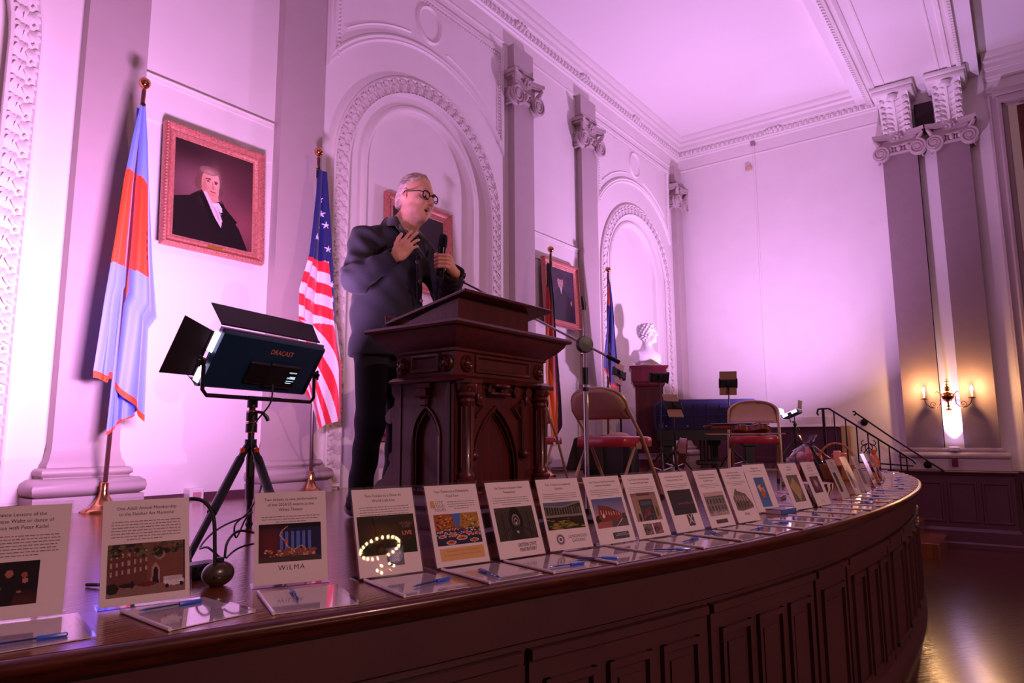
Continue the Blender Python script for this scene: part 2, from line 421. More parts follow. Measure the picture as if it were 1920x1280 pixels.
k = MB()
k.cbox((p.x + nn.x * -.01, p.y + nn.y * -.01, -0.55), (0.05, 0.02, 0.07), Matrix.Rotation(math.atan2(d.y, d.x), 3, 'Z'), 0.004)
k.ball((p.x + nn.x * .01, p.y + nn.y * .01, -0.55), 0.014)
k.build('latch', M_dark, ap)

# ---------- back wall, with three arched recesses and two picture bays (front faces -Y)
NR, NS = 1.02, 2.80         # inner radius of the leaf band, springing height
IR, IS = 0.745, 2.93        # inner panel
BAYS = (0.22, 4.78, 9.46)
def arch_line(cx, r, zs, z0=0.0, n=28):
    return [(cx - r, z0)] + [(cx - r, z0 + (zs - z0) * i / 6) for i in range(1, 6)] + arcpts(cx, zs, r, PI, 0, n) + [(cx + r, z0 + (zs - z0) * i / 6) for i in range(5, 0, -1)] + [(cx + r, z0)]
wb = MB()
x_l, x_r = -2.3, XE
cuts = []
ZT = ZC + 0.05
for cx in BAYS: cuts.append((cx - 1.36, cx + 1.36, cx))
xs = x_l
for x0, x1, cx in cuts:
    x0 = max(x0, x_l)
    if x0 > xs: wb.grid([[(xs, YW, 0), (x0, YW, 0)], [(xs, YW, ZT), (x0, YW, ZT)]])
    inner = arch_line(cx, NR, NS); outer = []
    for (x, z) in inner:
        if z <= NS + 1e-6 and abs(abs(x - cx) - NR) < 1e-6: outer.append((x0 if x < cx else x1, z))
        else:
            dx, dz = x - cx, z - NS; t = min((1.36 / abs(dx)) if abs(dx) > 1e-6 else 1e9, (ZT - NS) / dz if dz > 1e-6 else 1e9)
            outer.append((max(x_l, cx + dx * t), NS + dz * t))
    wb.grid([[(x, YW, z) for x, z in inner], [(x, YW, z) for x, z in outer]])
    for c_ in ((x0, ZT), (x1, ZT)):     # fill the top corners
        j = min(range(len(outer) - 1), key=lambda q: math.dist(((outer[q][0] + outer[q + 1][0]) / 2, (outer[q][1] + outer[q + 1][1]) / 2), c_))
        wb.add([(outer[j][0], YW, outer[j][1]), (outer[j + 1][0], YW, outer[j + 1][1]), (c_[0], YW, c_[1])], [(0, 1, 2)])
    y1, y2 = YW + 0.06, YW + 0.11
    wb.grid([[(x, YW, z) for x, z in inner], [(x, y1, z) for x, z in inner]])
    inn2 = arch_line(cx, IR, IS)
    wb.grid([[(x, y1, z) for x, z in inner], [(x, y1, z) for x, z in inn2]])
    wb.grid([[(x, y1, z) for x, z in inn2], [(x, y2, z) for x, z in inn2]])
    wb.grid([[(x, y2, z) for x, z in inn2], [(cx, y2, z) for x, z in inn2]])
    xs = x1
wb.grid([[(xs, YW, 0), (x_r, YW, 0)], [(xs, YW, ZT), (x_r, YW, ZT)]])
wb.box(x_l, x_r, YW + .13, YW + .25, -0.1, ZT)
struct('wall_back', wb, M_wall)

# leaf bands, bead mouldings and spandrel panels round the recesses
def leaf(b, p, t, n, L, W, h):
    """one raised pointed leaf lying on the wall: p point, t direction, n side, all in XZ; h relief towards -Y"""
    pts = []; rows = []
    for i in range(6):
        u = i / 5; wd = W * math.sin(PI * min(1, u * 0.85 + 0.12)) * (1 - u * 0.35); rows.append([])
        for j in (-1, -0.5, 0, 0.5, 1):
            bend = 0.25 * L * u * u
            x = p[0] + t[0] * L * u + n[0] * (wd * j + bend); z = p[1] + t[1] * L * u + n[1] * (wd * j + bend)
            y = p[2] - h * (0.25 + 0.75 * math.sin(PI * u)) * (1 - 0.55 * abs(j) + (0.25 if abs(j) == 1 else 0) - (.3 if j == 0 else 0))
            rows[-1].append((x, y, z))
    b.grid(rows)
def arch_trim(idx, cx, full=True):
    b = MB()
    rr = (NR + NS * 0 + 0.075)
    line = arch_line(cx, NR + 0.075, NS, 0.02)
    b.sweep(line[::-1], [(-.085, -YW), (-.085, -YW + .03), (-.07, -YW + .036), (-.06, -YW + .02), (.06, -YW + .02), (.07, -YW + .036), (.085, -YW + .03), (.085, -YW)], M=XZ @ Matrix.Diagonal((1, 1, -1, 1)))
    inn = arch_line(cx, IR + 0.03, IS, 0.0)
    b.sweep(inn[::-1], [(-.03, -YW - .06), (-.03, -YW - .045), (-.012, -YW - .03), (.01, -YW - .03), (.03, -YW - .045), (.03, -YW - .06)], M=XZ @ Matrix.Diagonal((1, 1, -1, 1)))
    t_ = struct('trim_%d' % idx, b, M_wall, None, 50)
    lf = MB(); g = random.Random(idx)
    # leaves in overlapping pairs along the band
    pts = []
    s = 0.06
    Ltot = NS * 2 + PI * (NR + .075)
    while s < Ltot - 0.05:
        if s < NS: p = (cx - NR - .075, s); t = (0, 1)
        elif s < NS + PI * (NR + .075):
            a = PI - (s - NS) / (NR + .075); p = (cx + (NR + .075) * math.cos(a), NS + (NR + .075) * math.sin(a)); t = (math.sin(a), -math.cos(a))
        else: p = (cx + NR + .075, NS - (s - NS - PI * (NR + .075))); t = (0, -1)
        n = (-t[1], t[0])
        for sd in (-1, 1):
            for (off, ang, L, W) in ((0.012, 0.5, .085, .022), (0.03, 1.05, .05, .017), (0.0, 0.08, .075, .014)):
                ang *= sd; off *= sd
                tt = (t[0] * math.cos(ang) + n[0] * math.sin(ang), t[1] * math.cos(ang) + n[1] * math.sin(ang)); nn_ = (-tt[1] * sd, tt[0] * sd)
                q = (p[0] + n[0] * off + t[0] * (0.03 if sd > 0 else 0), p[1] + n[1] * off + t[1] * (.03 if sd > 0 else 0), YW - .018)
                leaf(lf, q, tt, nn_, L * g.uniform(.9, 1.1), W, 0.03)
        lf.ball((p[0] + n[0] * .035, YW - .03, p[1] + n[1] * .035), .011, 6, 5); lf.ball((p[0] - n[0] * .035 + t[0] * .04, YW - .03, p[1] - n[1] * .035 + t[1] * .04), .009, 6, 5)
        s += 0.115
    lf.build('leaf_carving', M_orn, t_, 50)
    # spandrel panel above the arch
    sp = MB(); Ro = 1.55; hw = 1.23; zt = 4.95
    a0 = math.acos(hw / Ro)
    outline = arcpts(cx, NS, Ro, PI - a0, a0, 30) + [(cx + hw, zt), (cx - hw, zt)]
    pr = [(-.035, -YW), (-.035, -YW + .02), (-.02, -YW + .03), (0, -YW + .018), (.02, -YW + .026), (.035, -YW + .012), (.035, -YW)]
    FM = XZ @ Matrix.Diagonal((1, 1, -1, 1))
    sp.sweep(outline, pr, closed=True, M=FM)
    inner = arcpts(cx, NS, Ro + .13, PI - a0 * 1.35, PI / 2 + .16, 14)
    sp.sweep(inner, [(-.012, -YW), (0, -YW + .014), (.012, -YW)], M=FM)
    sp.sweep([(2 * cx - x, z) for x, z in inner], [(-.012, -YW), (0, -YW + .014), (.012, -YW)], M=FM)
    sp.sweep([(cx + .17 * math.cos(a), 4.67 + .19 * math.sin(a)) for a in [2 * PI * i / 28 for i in range(28)]], [(-.02, -YW), (0, -YW + .022), (.02, -YW)], closed=True, M=FM)
    for i in range(60):  # beads along the outline
        pass
    for i in range(int(2 * hw / .04)): sp.ball((cx - hw + .02 + i * .04, YW - .02, zt - .065), .012, 5, 4)
    for sx in (-1, 1):
        for i in range(28): sp.ball((cx + sx * (hw - .065), YW - .02, zt - .1 - i * .04), .012, 5, 4)
    sp.build('spandrel_moulding', M_wall, t_, 50)
for i, cx in enumerate(BAYS): arch_trim(2 + i, cx)

# ---------- pilasters with bases and Ionic capitals; local frame: x along the wall, wall plane y = 0, front towards -y
def volute(b, c, r, w, ax='y', sgn=1, n=40):
    """scroll: a drum with a raised spiral on both faces"""
    M3 = rot('X', 90) if ax == 'y' else rot('Y', 90)
    b.lathe([(r * .30, -w / 2 - .012), (r * .34, -w / 2), (r * .93, -w / 2), (r * .95, -w * .25), (r * .75, 0), (r * .95, w * .25), (r * .93, w / 2), (r * .34, w / 2), (r * .3, w / 2 + .012)], c, 20, M3)
    for sd in (-1, 1):
        pts = []
        for i in range(n):
            t = i / (n - 1); a = sgn * (-PI / 2 + t * 4.6 * PI); q = r * (1 - .82 * t)
            u, v = q * math.cos(a), q * math.sin(a); o = sd * (w / 2 + .004)
            pts.append((c[0] + u, c[1] + o, c[2] + v) if ax == 'y' else (c[0] + o, c[1] + u, c[2] + v))
        b.tube(pts, [r * .13 * (1 - .55 * i / n) for i in range(n)], 6)
def ionic(b, w, d, z0, h=0.42, full=True):
    """capital for a pilaster from x=0..w, projecting d; bottom of the scrolls z0; abacus top z0+h"""
    r = h * 0.29
    zc = z0 + r; zt = z0 + h
    b.box(-.01, w + .01, -d - .015, 0, z0 + r * .7, zt - .07)
    b.sweep([(-.01, 0), (-.01, -d - .01), (w + .01, -d - .01), (w + .01, 0)], [(0, zc - .03), (.022, zc - .02), (.022, zc), (.0, zc + .01)], M=Matrix())
    for i in range(3):     # egg and dart
        x = w * (0.24 + 0.26 * i); b.ball((x, -d - .035, zc + .045), (.034, .03, .045), 8, 6)
        if i < 2: b.ball((x + w * .13, -d - .03, zc + .04), (.008, .015, .04), 6, 5)
    b.tube([(r * .2, -d - .03, zc + .10), (w / 2, -d - .035, zc + .085), (w - r * .2, -d - .03, zc + .10)], .016, 6)
    volute(b, (-.01, -d - .03, zc), r, .075, 'y', 1)
    volute(b, (w + .01, -d - .03, zc), r, .075, 'y', -1)
    volute(b, (-.035, -d * .45, zc), r * .95, .05, 'x', 1); volute(b, (w + .035, -d * .45, zc), r * .95, .05, 'x', 1)
    for sx, x0 in ((-1, 0), (1, w)):   # corner leaf under the abacus
        b.tube([(x0 + sx * .0, -d - .02, zc + .06), (x0 + sx * .04, -d - .05, zc + .14), (x0 + sx * .085, -d - .075, zt - .075)], [.03, .035, .02], 6)
    # concave abacus
    pts = []
    for i in range(9):
        t = i / 8; pts.append((-.085 + (w + .17) * t, -d - .085 + .07 * math.sin(PI * t)))
    poly = [(-.085, -.0)] + [(-.085, -.02)] + pts + [(w + .085, -.02), (w + .085, 0)]
    b.prism(poly, zt - .075, zt - .045)
    poly2 = [(x + (0.0 if abs(x - w / 2) < w / 2 else (-.02 if x < 0 else .02)), y * 1.0 - (.018 if y < -.05 else 0)) for x, y in poly]
    b.prism(poly2, zt - .045, zt)
    for k, (dx, dz, s) in enumerate(((0, 0, .03), (-.03, .02, .022), (.03, .02, .022), (-.05, -.02, .02), (.05, -.02, .02), (0, .045, .02), (0, -.04, .022))):
        b.ball((w / 2 + dx, -d - .055, zt - .06 + dz), (s, s * .8, s), 7, 5)
def pilaster(idx, x0, w, d=0.09, z0=0.0, ztop=5.1, zcap=4.31, loc=None, rz=0.0, capital=True, capz1=4.74, left_only=False):
    t = thing('trim_%d' % idx, loc=loc or (x0, YW, 0), rotz=rz, kind='structure')
    U = [(0, 0), (0, -d), (w, -d), (w, 0)]
    U = U[::-1]
    # sweep offsets to the right of travel -> travel w,0 -> w,-d -> 0,-d -> 0,0 has outward on the left, so use negative offsets
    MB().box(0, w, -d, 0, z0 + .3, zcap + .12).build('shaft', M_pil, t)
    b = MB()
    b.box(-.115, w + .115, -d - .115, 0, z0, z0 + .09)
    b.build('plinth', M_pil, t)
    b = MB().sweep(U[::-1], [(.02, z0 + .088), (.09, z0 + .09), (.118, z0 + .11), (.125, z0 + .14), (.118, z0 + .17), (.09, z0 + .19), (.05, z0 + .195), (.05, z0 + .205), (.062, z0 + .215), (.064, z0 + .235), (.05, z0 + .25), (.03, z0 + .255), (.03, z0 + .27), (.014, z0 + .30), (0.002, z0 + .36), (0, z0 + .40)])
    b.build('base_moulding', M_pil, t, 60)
    if capital:
        b = MB(); ionic(b, w, d, zcap)
        b.build('capital', M_cap, t, 50)
        b = MB().box(.0, w, -d, 0, capz1, ztop); b.sweep(U[::-1], [(0, ztop - .3), (.012, ztop - .3 + .0), (.012, ztop - .285), (0, ztop - .28)], cap=False)
        b.build('entablature_block', M_pil, t)
    return t
for i, (x0, w_) in enumerate(((1.61, .37), (3.02, .40), (6.14, .40), (7.68, .41), (10.83, .28))): pilaster(5 + i, x0, w_)

# ---------- cornice on the back wall and the end wall, picture mouldings, baseboards
CP = [(.0, 5.08), (.012, 5.085), (.016, 5.10), (.004, 5.11), (.004, 5.30), (.03, 5.315), (.03, 5.335), (.05, 5.35), (.05, 5.43), (.065, 5.44), (.07, 5.46), (.085, 5.47), (.09, 5.53), (.12, 5.56), (.12, 5.60), (.15, 5.63), (.17, 5.66), (.17, 5.69)]
b = MB().sweep([(x_l, YW), (XE, YW), (XE, 1.38)], CP)
cn = struct('trim_10', b, M_wall, None, 40)
b = MB()
x = x_l + .05
while x < XE - .06:
    b.ball((x, YW - .062, 5.39), (.026, .022, .036), 7, 5); b.box(x + .036, x + .044, YW - .068, YW - .04, 5.355, 5.425); x += .08
y = 1.45
while y < YW - .1:
    b.ball((XE - .062, y, 5.39), (.022, .026, .036), 7, 5); b.box(XE - .068, XE - .04, y + .036, y + .044, 5.355, 5.425); y += .08
for x in (6.34, 7.88, 4.78, 3.22, 1.8, 9.46):      # leafy knots in the egg moulding
    for k in range(7): b.ball((x + (k - 3) * .035, YW - .075, 5.40 + (.03 if k % 2 else 0)), (.024, .025, .04 - abs(k - 3) * .004), 7, 5)
for k in range(7): b.ball((XE - .075, 2.9 + (k - 3) * .035, 5.40 + (.03 if k % 2 else 0)), (.025, .024, .04 - abs(k - 3) * .004), 7, 5)
b.build('egg_moulding', M_wall, cn, 50)
for i, (a, c) in enumerate(((2.0, 3.0), (6.56, 7.66))):
    b = MB().box(a, c, YW - .035, YW, 2.885, 2.90, .004).box(a, c, YW - .02, YW, 2.86, 2.885, .003)
    b.box(a, c, YW - .012, YW, 2.58, 2.86)
    struct('trim_%d' % (11 + i), b, M_wall)
b = MB()
for a, c in ((1.45, 1.5), (2.08, 2.92), (3.5, 3.6), (5.97, 6.05), (6.64, 7.58), (8.19, 8.27), (10.64, 10.74)): b.box(a, c, YW - .014, YW + .01, 0, .05)
struct('baseboard_back', b, mat('base_dark', '#5b3340', .4))

# ---------- end wall
eb = MB()
eb.box(XE, XE + .1, 2.2, YW + .2, -.1, ZT); eb.box(XE, XE + .1, -.12, 2.2, ZF, ZT); eb.box(XE, XE + .1, -6, -.12, 4.95, ZT); eb.box(XE, XE + .1, -6, -.12, ZF, -.05); eb.box(XE, XE + .1, -6, -2.4, ZF, ZT)
struct('wall_right', eb, M_wall)
# dark dado below the light wall, with its cap and vent grille
b = MB().box(XE - .03, XE, 2.2, YW, 0, .54); b.box(XE - .045, XE, 2.2, YW, 0, .08, .005)
dd = struct('trim_13', b, M_wains)
MB().box(XE - .07, XE, 2.25, YW, .54, .565, .006).build('cap_rail', M_wall, dd)
b = MB().box(XE - .04, XE, 2.35, 3.75, .565, .70, .004)
for i in range(22):
    if i % 6 != 5: b.box(XE - .046, XE - .04, 2.40 + i * .06, 2.44 + i * .06, .60, .66)
b.build('vent_grille', M_wall, dd)
b = MB().box(XE - .12, XE, 2.08, 2.2, -.02, .555, .006)
struct('trim_14', b, mat('cream_paint', '#b9a06c', .5))
# wainscot panelling in the hall below the stage level
b = MB().box(XE - .03, XE, -6, 2.2, ZF, -.09)
b.sweep([(XE - .0, 2.2), (XE - 0, 1.46), (XE - .23, 1.46), (XE - .23, .18), (XE - 0, .18), (XE, -6)], [(.0, -.06), (.045, -.062), (.055, -.075), (.05, -.09), (.03, -.1), (.02, -.12), (.0, -.125)])
b.box(XE - .23, XE, .18, 1.46, ZF, -.09)
b.sweep([(XE - .03, 2.2), (XE - .03, 1.46), (XE - .23, 1.46), (XE - .23, .18), (XE - .03, .18), (XE - .03, -6)], [(0, -.80), (.02, -.82), (.035, -.84), (.035, -.98), (.05, -1.0), (.05, ZF)])
def wpanel(y0, y1, xx):
    FM = Matrix(((0, 0, 1, xx), (1, 0, 0, 0), (0, 1, 0, 0), (0, 0, 0, 1)))
    b.sweep([(y0, -.72), (y1, -.72), (y1, -.22), (y0, -.22)], [(-.02, 0), (-.01, -.016), (.01, -.016), (.02, 0)], closed=True, M=FM)
for y0, y1 in ((.98, 1.38), (.60, .90), (.24, .52)): wpanel(y0, y1, XE - .23)
for y0, y1 in ((-.5, .1), (-1.2, -.62), (1.54, 2.1)): wpanel(y0, y1, XE - .03)
struct('wall_right_wainscot', b, M_wains)
# double pilaster on one shared base
t = thing('trim_15', loc=(XE, 1.365, 0), rotz=-PI / 2, kind='structure')
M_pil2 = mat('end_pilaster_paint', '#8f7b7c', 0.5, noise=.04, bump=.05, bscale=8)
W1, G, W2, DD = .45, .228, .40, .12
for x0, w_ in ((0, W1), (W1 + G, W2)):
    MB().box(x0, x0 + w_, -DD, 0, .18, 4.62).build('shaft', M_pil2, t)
W = W1 + G + W2
b = MB().sweep([(0, 0), (0, -DD), (W, -DD), (W, 0)], [(.0, .085), (.08, .09), (.1, .11), (.105, .135), (.1, .16), (.08, .175), (.04, .18), (.04, .19), (.05, .2), (.045, .22), (.02, .225), (.0, .24), (-.02, .24)])
b.box(0, W, -DD, 0, -.06, .19)
b.build('base_moulding', M_pil, t, 60)
MB().box(-.095, W + .095, -DD - .095, 0, -.06, .09, .004).build('plinth', M_pil, t)
for x0, w_ in ((0, W1), (W1 + G, W2)):
    b = MB(); Mx = T(x0, 0, 0); b.M = Mx; ionic(b, w_, DD, 4.42, .40)
    b.build('capital', M_cap, t, 50)
    b = MB(Mx)      # acanthus console rising and spreading to the beam
    rows = []
    for i in range(13):
        u = i / 12; z = 4.80 + .5 * u; out = DD + .02 + .30 * u ** 2.2
        rows.append([(w_ * (.06 + .88 * j / 8), -out - .018 * math.sin(PI * j / 8) - .014 * math.cos(j * PI), z) for j in range(9)])
    b.grid(rows)
    b.prism([(0, 4.80), (-DD, 4.80), (-DD - .05, 5.05), (-DD - .15, 5.2), (-DD - .30, 5.3), (0, 5.3)], .03, w_ - .03, 'x')
    for s in (-1, 1):
        for k in range(6):   # curling lobes
            z = 4.84 + k * .075; u = (z - 4.8) / .5; out = DD + .02 + .30 * u ** 2.2
            xc = w_ / 2 + s * w_ * .30
            b.tube([(w_ / 2 + s * .03, -out - .02, z), (xc - s * .03, -out - .035, z + .035), (xc + s * .03, -out - .055, z + .02), (xc + s * .045, -out - .04, z - .02)], [.012, .02, .022, .008], 6)
            b.ball((xc, -out - .045, z + .005), (.028, .018, .022), 7, 5)
    b.tube([(w_ / 2, -DD - .03, 4.8), (w_ / 2, -DD - .09, 5.05), (w_ / 2, -DD - .22, 5.2), (w_ / 2, -DD - .36, 5.28)], [.02, .018, .02, .03], 6)
    b.ball((w_ / 2, -DD - .36, 5.24), (.07, .05, .05), 10, 7)
    b.box(-.03, w_ + .03, -DD - .40, 0, 5.30, 5.36, .006); b.box(-.05, w_ + .05, -DD - .43, 0, 5.36, 5.42, .01)
    b.build('acanthus_console', M_wall, t, 50)
MB().box(W1, W1 + G, -.10, 0, 4.75, 5.2).build('painted_gap_shade', mat('gap_shade_colour', '#2a1418', .8), t)  # dark coloured block stands in for the shade in the hollow between the consoles
MB().sweep([(W1 + .0, -.0), (W1 + 0, -DD + .0)], [(0, .2), (0, 4.6)], cap=False).build('gap_side', M_wall, t)

# ---------- ceiling beam running out from the double pilaster, with mouldings either side
b = MB().box(-4.5, XE, .10, 1.66, 5.44, ZC + .02)
bm_ = struct('trim_16', b, M_ceil)
MS = Matrix.Translation((0, 0, 0))
def beam_edge(y, sgn):
    q = MB()
    pr = [(0, 5.44), (.0, 5.425), (.045, 5.41), (.05, 5.43), (.10, 5.435), (.105, 5.40), (.16, 5.395), (.165, 5.43), (.21, 5.45), (.24, 5.50), (.25, 5.56), (.30, 5.60), (.31, 5.69), (0, 5.69)]
    path = [(XE, y), (-4.5, y)] if sgn > 0 else [(-4.5, y), (XE, y)]
    q.sweep(path, [(o - .2, z) for o, z in pr]); return q
beam_edge(1.54, 1).build('edge_moulding', M_wall, bm_, 40)
beam_edge(.24, -1).build('edge_moulding', M_wall, bm_, 40)
q = MB()
x = 3.5
while x < XE - .05:
    q.box(x, x + .035, 1.485, 1.52, 5.385, 5.42); q.box(x, x + .035, .28, .315, 5.385, 5.42); x += .07
q.build('dentils', M_wall, bm_)
q = MB()
for yy in (1.22, .54): q.sweep([(-4.5, yy), (XE - .5, yy)], [(-.015, 5.44), (-.008, 5.43), (.008, 5.43), (.015, 5.44)])
q.build('soffit_moulding', M_wall, bm_)
struct('trim_17', MB().sweep([(XE, .06), (XE, -6)], CP), M_wall, None, 40)

# ---------- window at the far right with its curtain
wt = thing('window_1', kind='structure')
b = MB(); FM = Matrix(((0, 0, -1, XE), (-1, 0, 0, 0), (0, 1, 0, 0), (0, 0, 0, 1)))
b.sweep([(.12, -1.05), (.12, 4.95), (2.6, 4.95), (2.6, -1.05)], [(-.16, 0), (-.16, .05), (-.13, .07), (-.10, .05), (-.06, .045), (-.04, .075), (-.01, .07), (.0, .03), (.04, .02), (.06, 0)], M=FM)
b.build('window_frame', M_pil, wt)
MB().box(XE - .16, XE, -2.8, -.02, 5.02, 5.10, .01).box(XE - .12, XE, -2.75, -.06, 4.93, 5.02, .01).build('window_head', M_pil, wt)
rows = []
for z in (-1.0, 1, 3, 4.85):
    rows.append([(XE - .02 - .045 * math.sin(k * .9) - .02 * math.sin(k * 2.3 + z * .2), -.28 - k * .03, z) for k in range(70)])
cu = MB().grid(rows).build('curtain', mat('curtain_cloth', '#5a2a18', .85, noise=.2, nscale=10), None, 60)
md = cu.modifiers.new('s', 'SOLIDIFY'); md.thickness = .006
tag(cu, 'rust brown pleated curtain hanging in the tall window at the far right', 'curtain')
# wall conduit and sensor on the end wall
t = thing('wall_conduit', 'thin white cable conduit running down the end wall from the cornice', 'conduit', (XE, 3.265, 0))
MB().box(-.022, 0, -.014, .014, .70, 5.30, .003).build('channel', M_wall, t)
MB().box(-.026, 0, -.017, .017, 2.3, 2.36, .003).build('coupling', M_wall, t)
MB().box(-.05, 0, -.035, .035, 5.24, 5.30, .004).build('junction_box', mat('grey_plastic', '#8f8288', .5), t)
t = thing('motion_sensor', 'small cream motion sensor high on the end wall beside the conduit', 'sensor', (XE, 3.36, 4.87))
MB().lathe([(.0, .0), (.055, .0), (.06, .02), (.045, .045), (0, .05)], (0, 0, 0), 14, rot('Y', -90)).build('housing', mat('cream_plastic', '#c9b08c', .45), t)
MB().box(-.012, 0, -.05, .05, -.07, .07, .004).build('backplate', M_wall, t)
# ================================================================ FLAGS
M_brass = mat('brass', '#d39a6a', 0.16, 1.0); M_gold = mat('polished_gold', '#e0a070', 0.12, 1.0)
M_pole = mat('pole_wood', '#4a2326', 0.25, coat=.4)
M_cloth = mat('flag_cloth', attr=True, rough=0.55, sheen=.3)
M_black = mat('black_plastic', '#0b0a0c', 0.42); M_blackm = mat('black_metal', '#121114', 0.3, .3)
M_chrome = mat('chrome', '#c9c4c8', 0.12, 1.0); M_dgrey = mat('dark_grey', '#2a282c', .5)
def lerp_tab(tab, t):
    for i in range(len(tab) - 1):
        if t <= tab[i + 1][0]:
            k = (t - tab[i][0]) / max(1e-9, tab[i + 1][0] - tab[i][0]); return [a + (b - a) * k for a, b in zip(tab[i][1:], tab[i + 1][1:])]
    return list(tab[-1][1:])
def flag(base, zball, label, left, right, colour, zb, folds, dz, amp=.05, fringe=None, back=None, lean=(0, 0)):
    """left/right: (v, dx) outlines; colour(u, v, z) -> hex; zb(u) -> hem height relative; local frame at the pole foot"""
    t = thing('flag', label, 'flag', (base[0], base[1], 0))
    ux, uy = lean
    L = lambda z: (ux * z / zball, uy * z / zball)
    MB().tube([(0, 0, .1), (*L(zball - .05), zball - .05)], .013, 10).build('pole', M_pole, t)
    MB().lathe([(.11, 0), (.112, .012), (.10, .022), (.075, .03), (.055, .05), (.032, .085), (.022, .12), (.022, .165), (.018, .17)], (0, 0, 0), 28).build('base', M_brass, t, 60)
    b = MB(); tx, ty = L(zball)
    b.lathe([(.013, -.16), (.016, -.155), (.012, -.14), (.01, -.06), (.014, -.05), (.01, -.04), (.016, -.036)], (tx, ty, zball), 12); b.ball((tx, ty, zball), .036, 16, 12)
    b.build('finial', M_gold, t, 60)
    MB().tube([(*L(zball - .2), zball - .22), (*L(zball), zball - .14)], .0155, 10).build('ferrule', M_black, t)
    nu, nv = (128, 300) if 'stripes' in label else (80, 200)
    ztop = zball - dz
    for li, lay in enumerate([(left, right, colour, zb)] + (back or [])):
        lf, rg, col, zbf = lay
        pc = Pic(nu, nv)
        rows = []
        for i in range(nv + 1):
            v = i / nv; row = []
            xl, = lerp_tab(lf, v); xr, = lerp_tab(rg, v)
            for j in range(nu + 1):
                u = j / nu
                z = ztop - v * (ztop - zbf(u))
                A = amp * min(1, v * 3 + .25)
                y = -.03 - li * -.05 - A * (math.sin(u * folds * PI + .6 * math.sin(v * 3)) * .6 + .25 * math.sin(u * folds * 2.3 * PI + v * 2.0)) - .02
                x = xl + (xr - xl) * u + .12 * (xr - xl) / folds * math.sin(u * folds * 2 * PI)
                row.append((x, y, z))
                if i < nv and j < nu: pc.a[i, j] = hx(col((j + .5) / nu, (i + .5) / nv, z))
            rows.append(row)
        o = pic_mesh('cloth' if li == 0 else 'back_fold', pc, lambda a, b_, rows=rows: rows[round(b_ * nv)][round(a * nu)], M_cloth, t, solid=True)
    if fringe:
        pts = []
        for j in range(0, nu + 1, 2):
            u = j / nu; xl, = lerp_tab(left, 1.0); xr, = lerp_tab(right, 1.0)
            A = amp; y = -.03 - A * (math.sin(u * folds * PI + .6 * math.sin(3)) * .6 + .25 * math.sin(u * folds * 2.3 * PI + 2.0)) - .02
            pts.append((xl + (xr - xl) * u + .12 * (xr - xl) / folds * math.sin(u * folds * 2 * PI), y, zb(u)))
        rows = [[(p[0], p[1] - .002, p[2] + .01) for p in pts], [(p[0], p[1] - .004, p[2] - .03) for p in pts]]
        MB().grid(rows).build('fringe', mat('orange_fringe', fringe, .7, noise=.3, nscale=120), t, 60)
    return t
BLUE, ORG = '#748ef6', '#ff4310'
def c1(u, v, z):
    edge = 2.06 + (-.0 if u < .5 else -.12 * (u - .5) * 2)
    low = 1.46 - (.16 * max(0, u - .45))
    if abs(u - .42) < .035 and z > 1.2: return '#ff5a1c'
    if abs(u - .74) < .018 and 1.50 < z < 1.72 and (int(z * 60) % 3): return '#301030'
    if u > .80 and z > 1.25: return BLUE
    if z > edge or z < low: return BLUE
    return ORG if u < .5 else '#f53c10'
zig = lambda u: .80 - .10 * u if u < .3 else (.80 + .0 * u if u < .42 else .76 - .36 * (u - .42))
flag((1.826, 4.33), 2.664, 'light blue and orange flag with orange fringe left of the framed portrait',
     [(0, .02), (.12, -.01), (.3, -.05), (.5, -.075), (.75, -.11), (1, -.135)], [(0, .055), (.12, .09), (.3, .13), (.5, .17), (.68, .215), (.72, .17), (1, .175)],
     c1, zig, 3.2, .17, .05, '#ff4a18', back=[([(0, .02), (1, -.02)], [(0, .05), (1, .16)], lambda u, v, z: ORG if z < .47 + .13 * u else BLUE, lambda u: .44 + .15 * u)], lean=(.05, -.02))
STAR = [(math.cos(PI / 2 + i * PI / 5) * (1 if i % 2 == 0 else .42), math.sin(PI / 2 + i * PI / 5) * (1 if i % 2 == 0 else .42)) for i in range(10)]
stars = [(.55, 2.18), (.42, 2.06), (.66, 2.09), (.30, 1.98), (.80, 1.62), (.83, 1.5), (.70, 1.9), (.5, 2.3), (.86, 1.38)]
def c2(u, v, z):
    if z > 1.80 or (u > .70 and z > 1.33 - .0 * u and u > .70 + (1.8 - z) * .35):
        for (su, sz) in stars:
            dx, dz_ = (u - su) * .30, z - sz; r = math.hypot(dx, dz_)
            if r < .030 and r < .013 + .017 * max(0, math.cos(5 * (math.atan2(dx, dz_)))): return '#f0e8ff'
        return '#161a66'
    sl = .0 if z > 1.3 else (1.3 - z) * .9
    k = z + (u * .10 + sl * u) * (1 if z > 1.3 else 1.2)
    if z < 1.3: k = z * .8 + .9 * (u - .3) * (1.3 - z + .25)
    return '#f2e6f2' if int(math.floor(k / .0885)) % 2 else '#f0213a'
flag((3.30, 4.37), 2.70, 'american flag with red and white stripes hanging behind the nearer light panel',
     [(0, -.06), (.2, -.10), (.4, -.14), (.56, -.22), (.8, -.21), (1, -.12)], [(0, .02), (.15, .06), (.4, .13), (.6, .17), (.8, .24), (1, .24)],
     c2, lambda u: .42 + .16 * u if u > .35 else .75 - .6 * u, 3.0, .17, .045, lean=(-.03, 0))
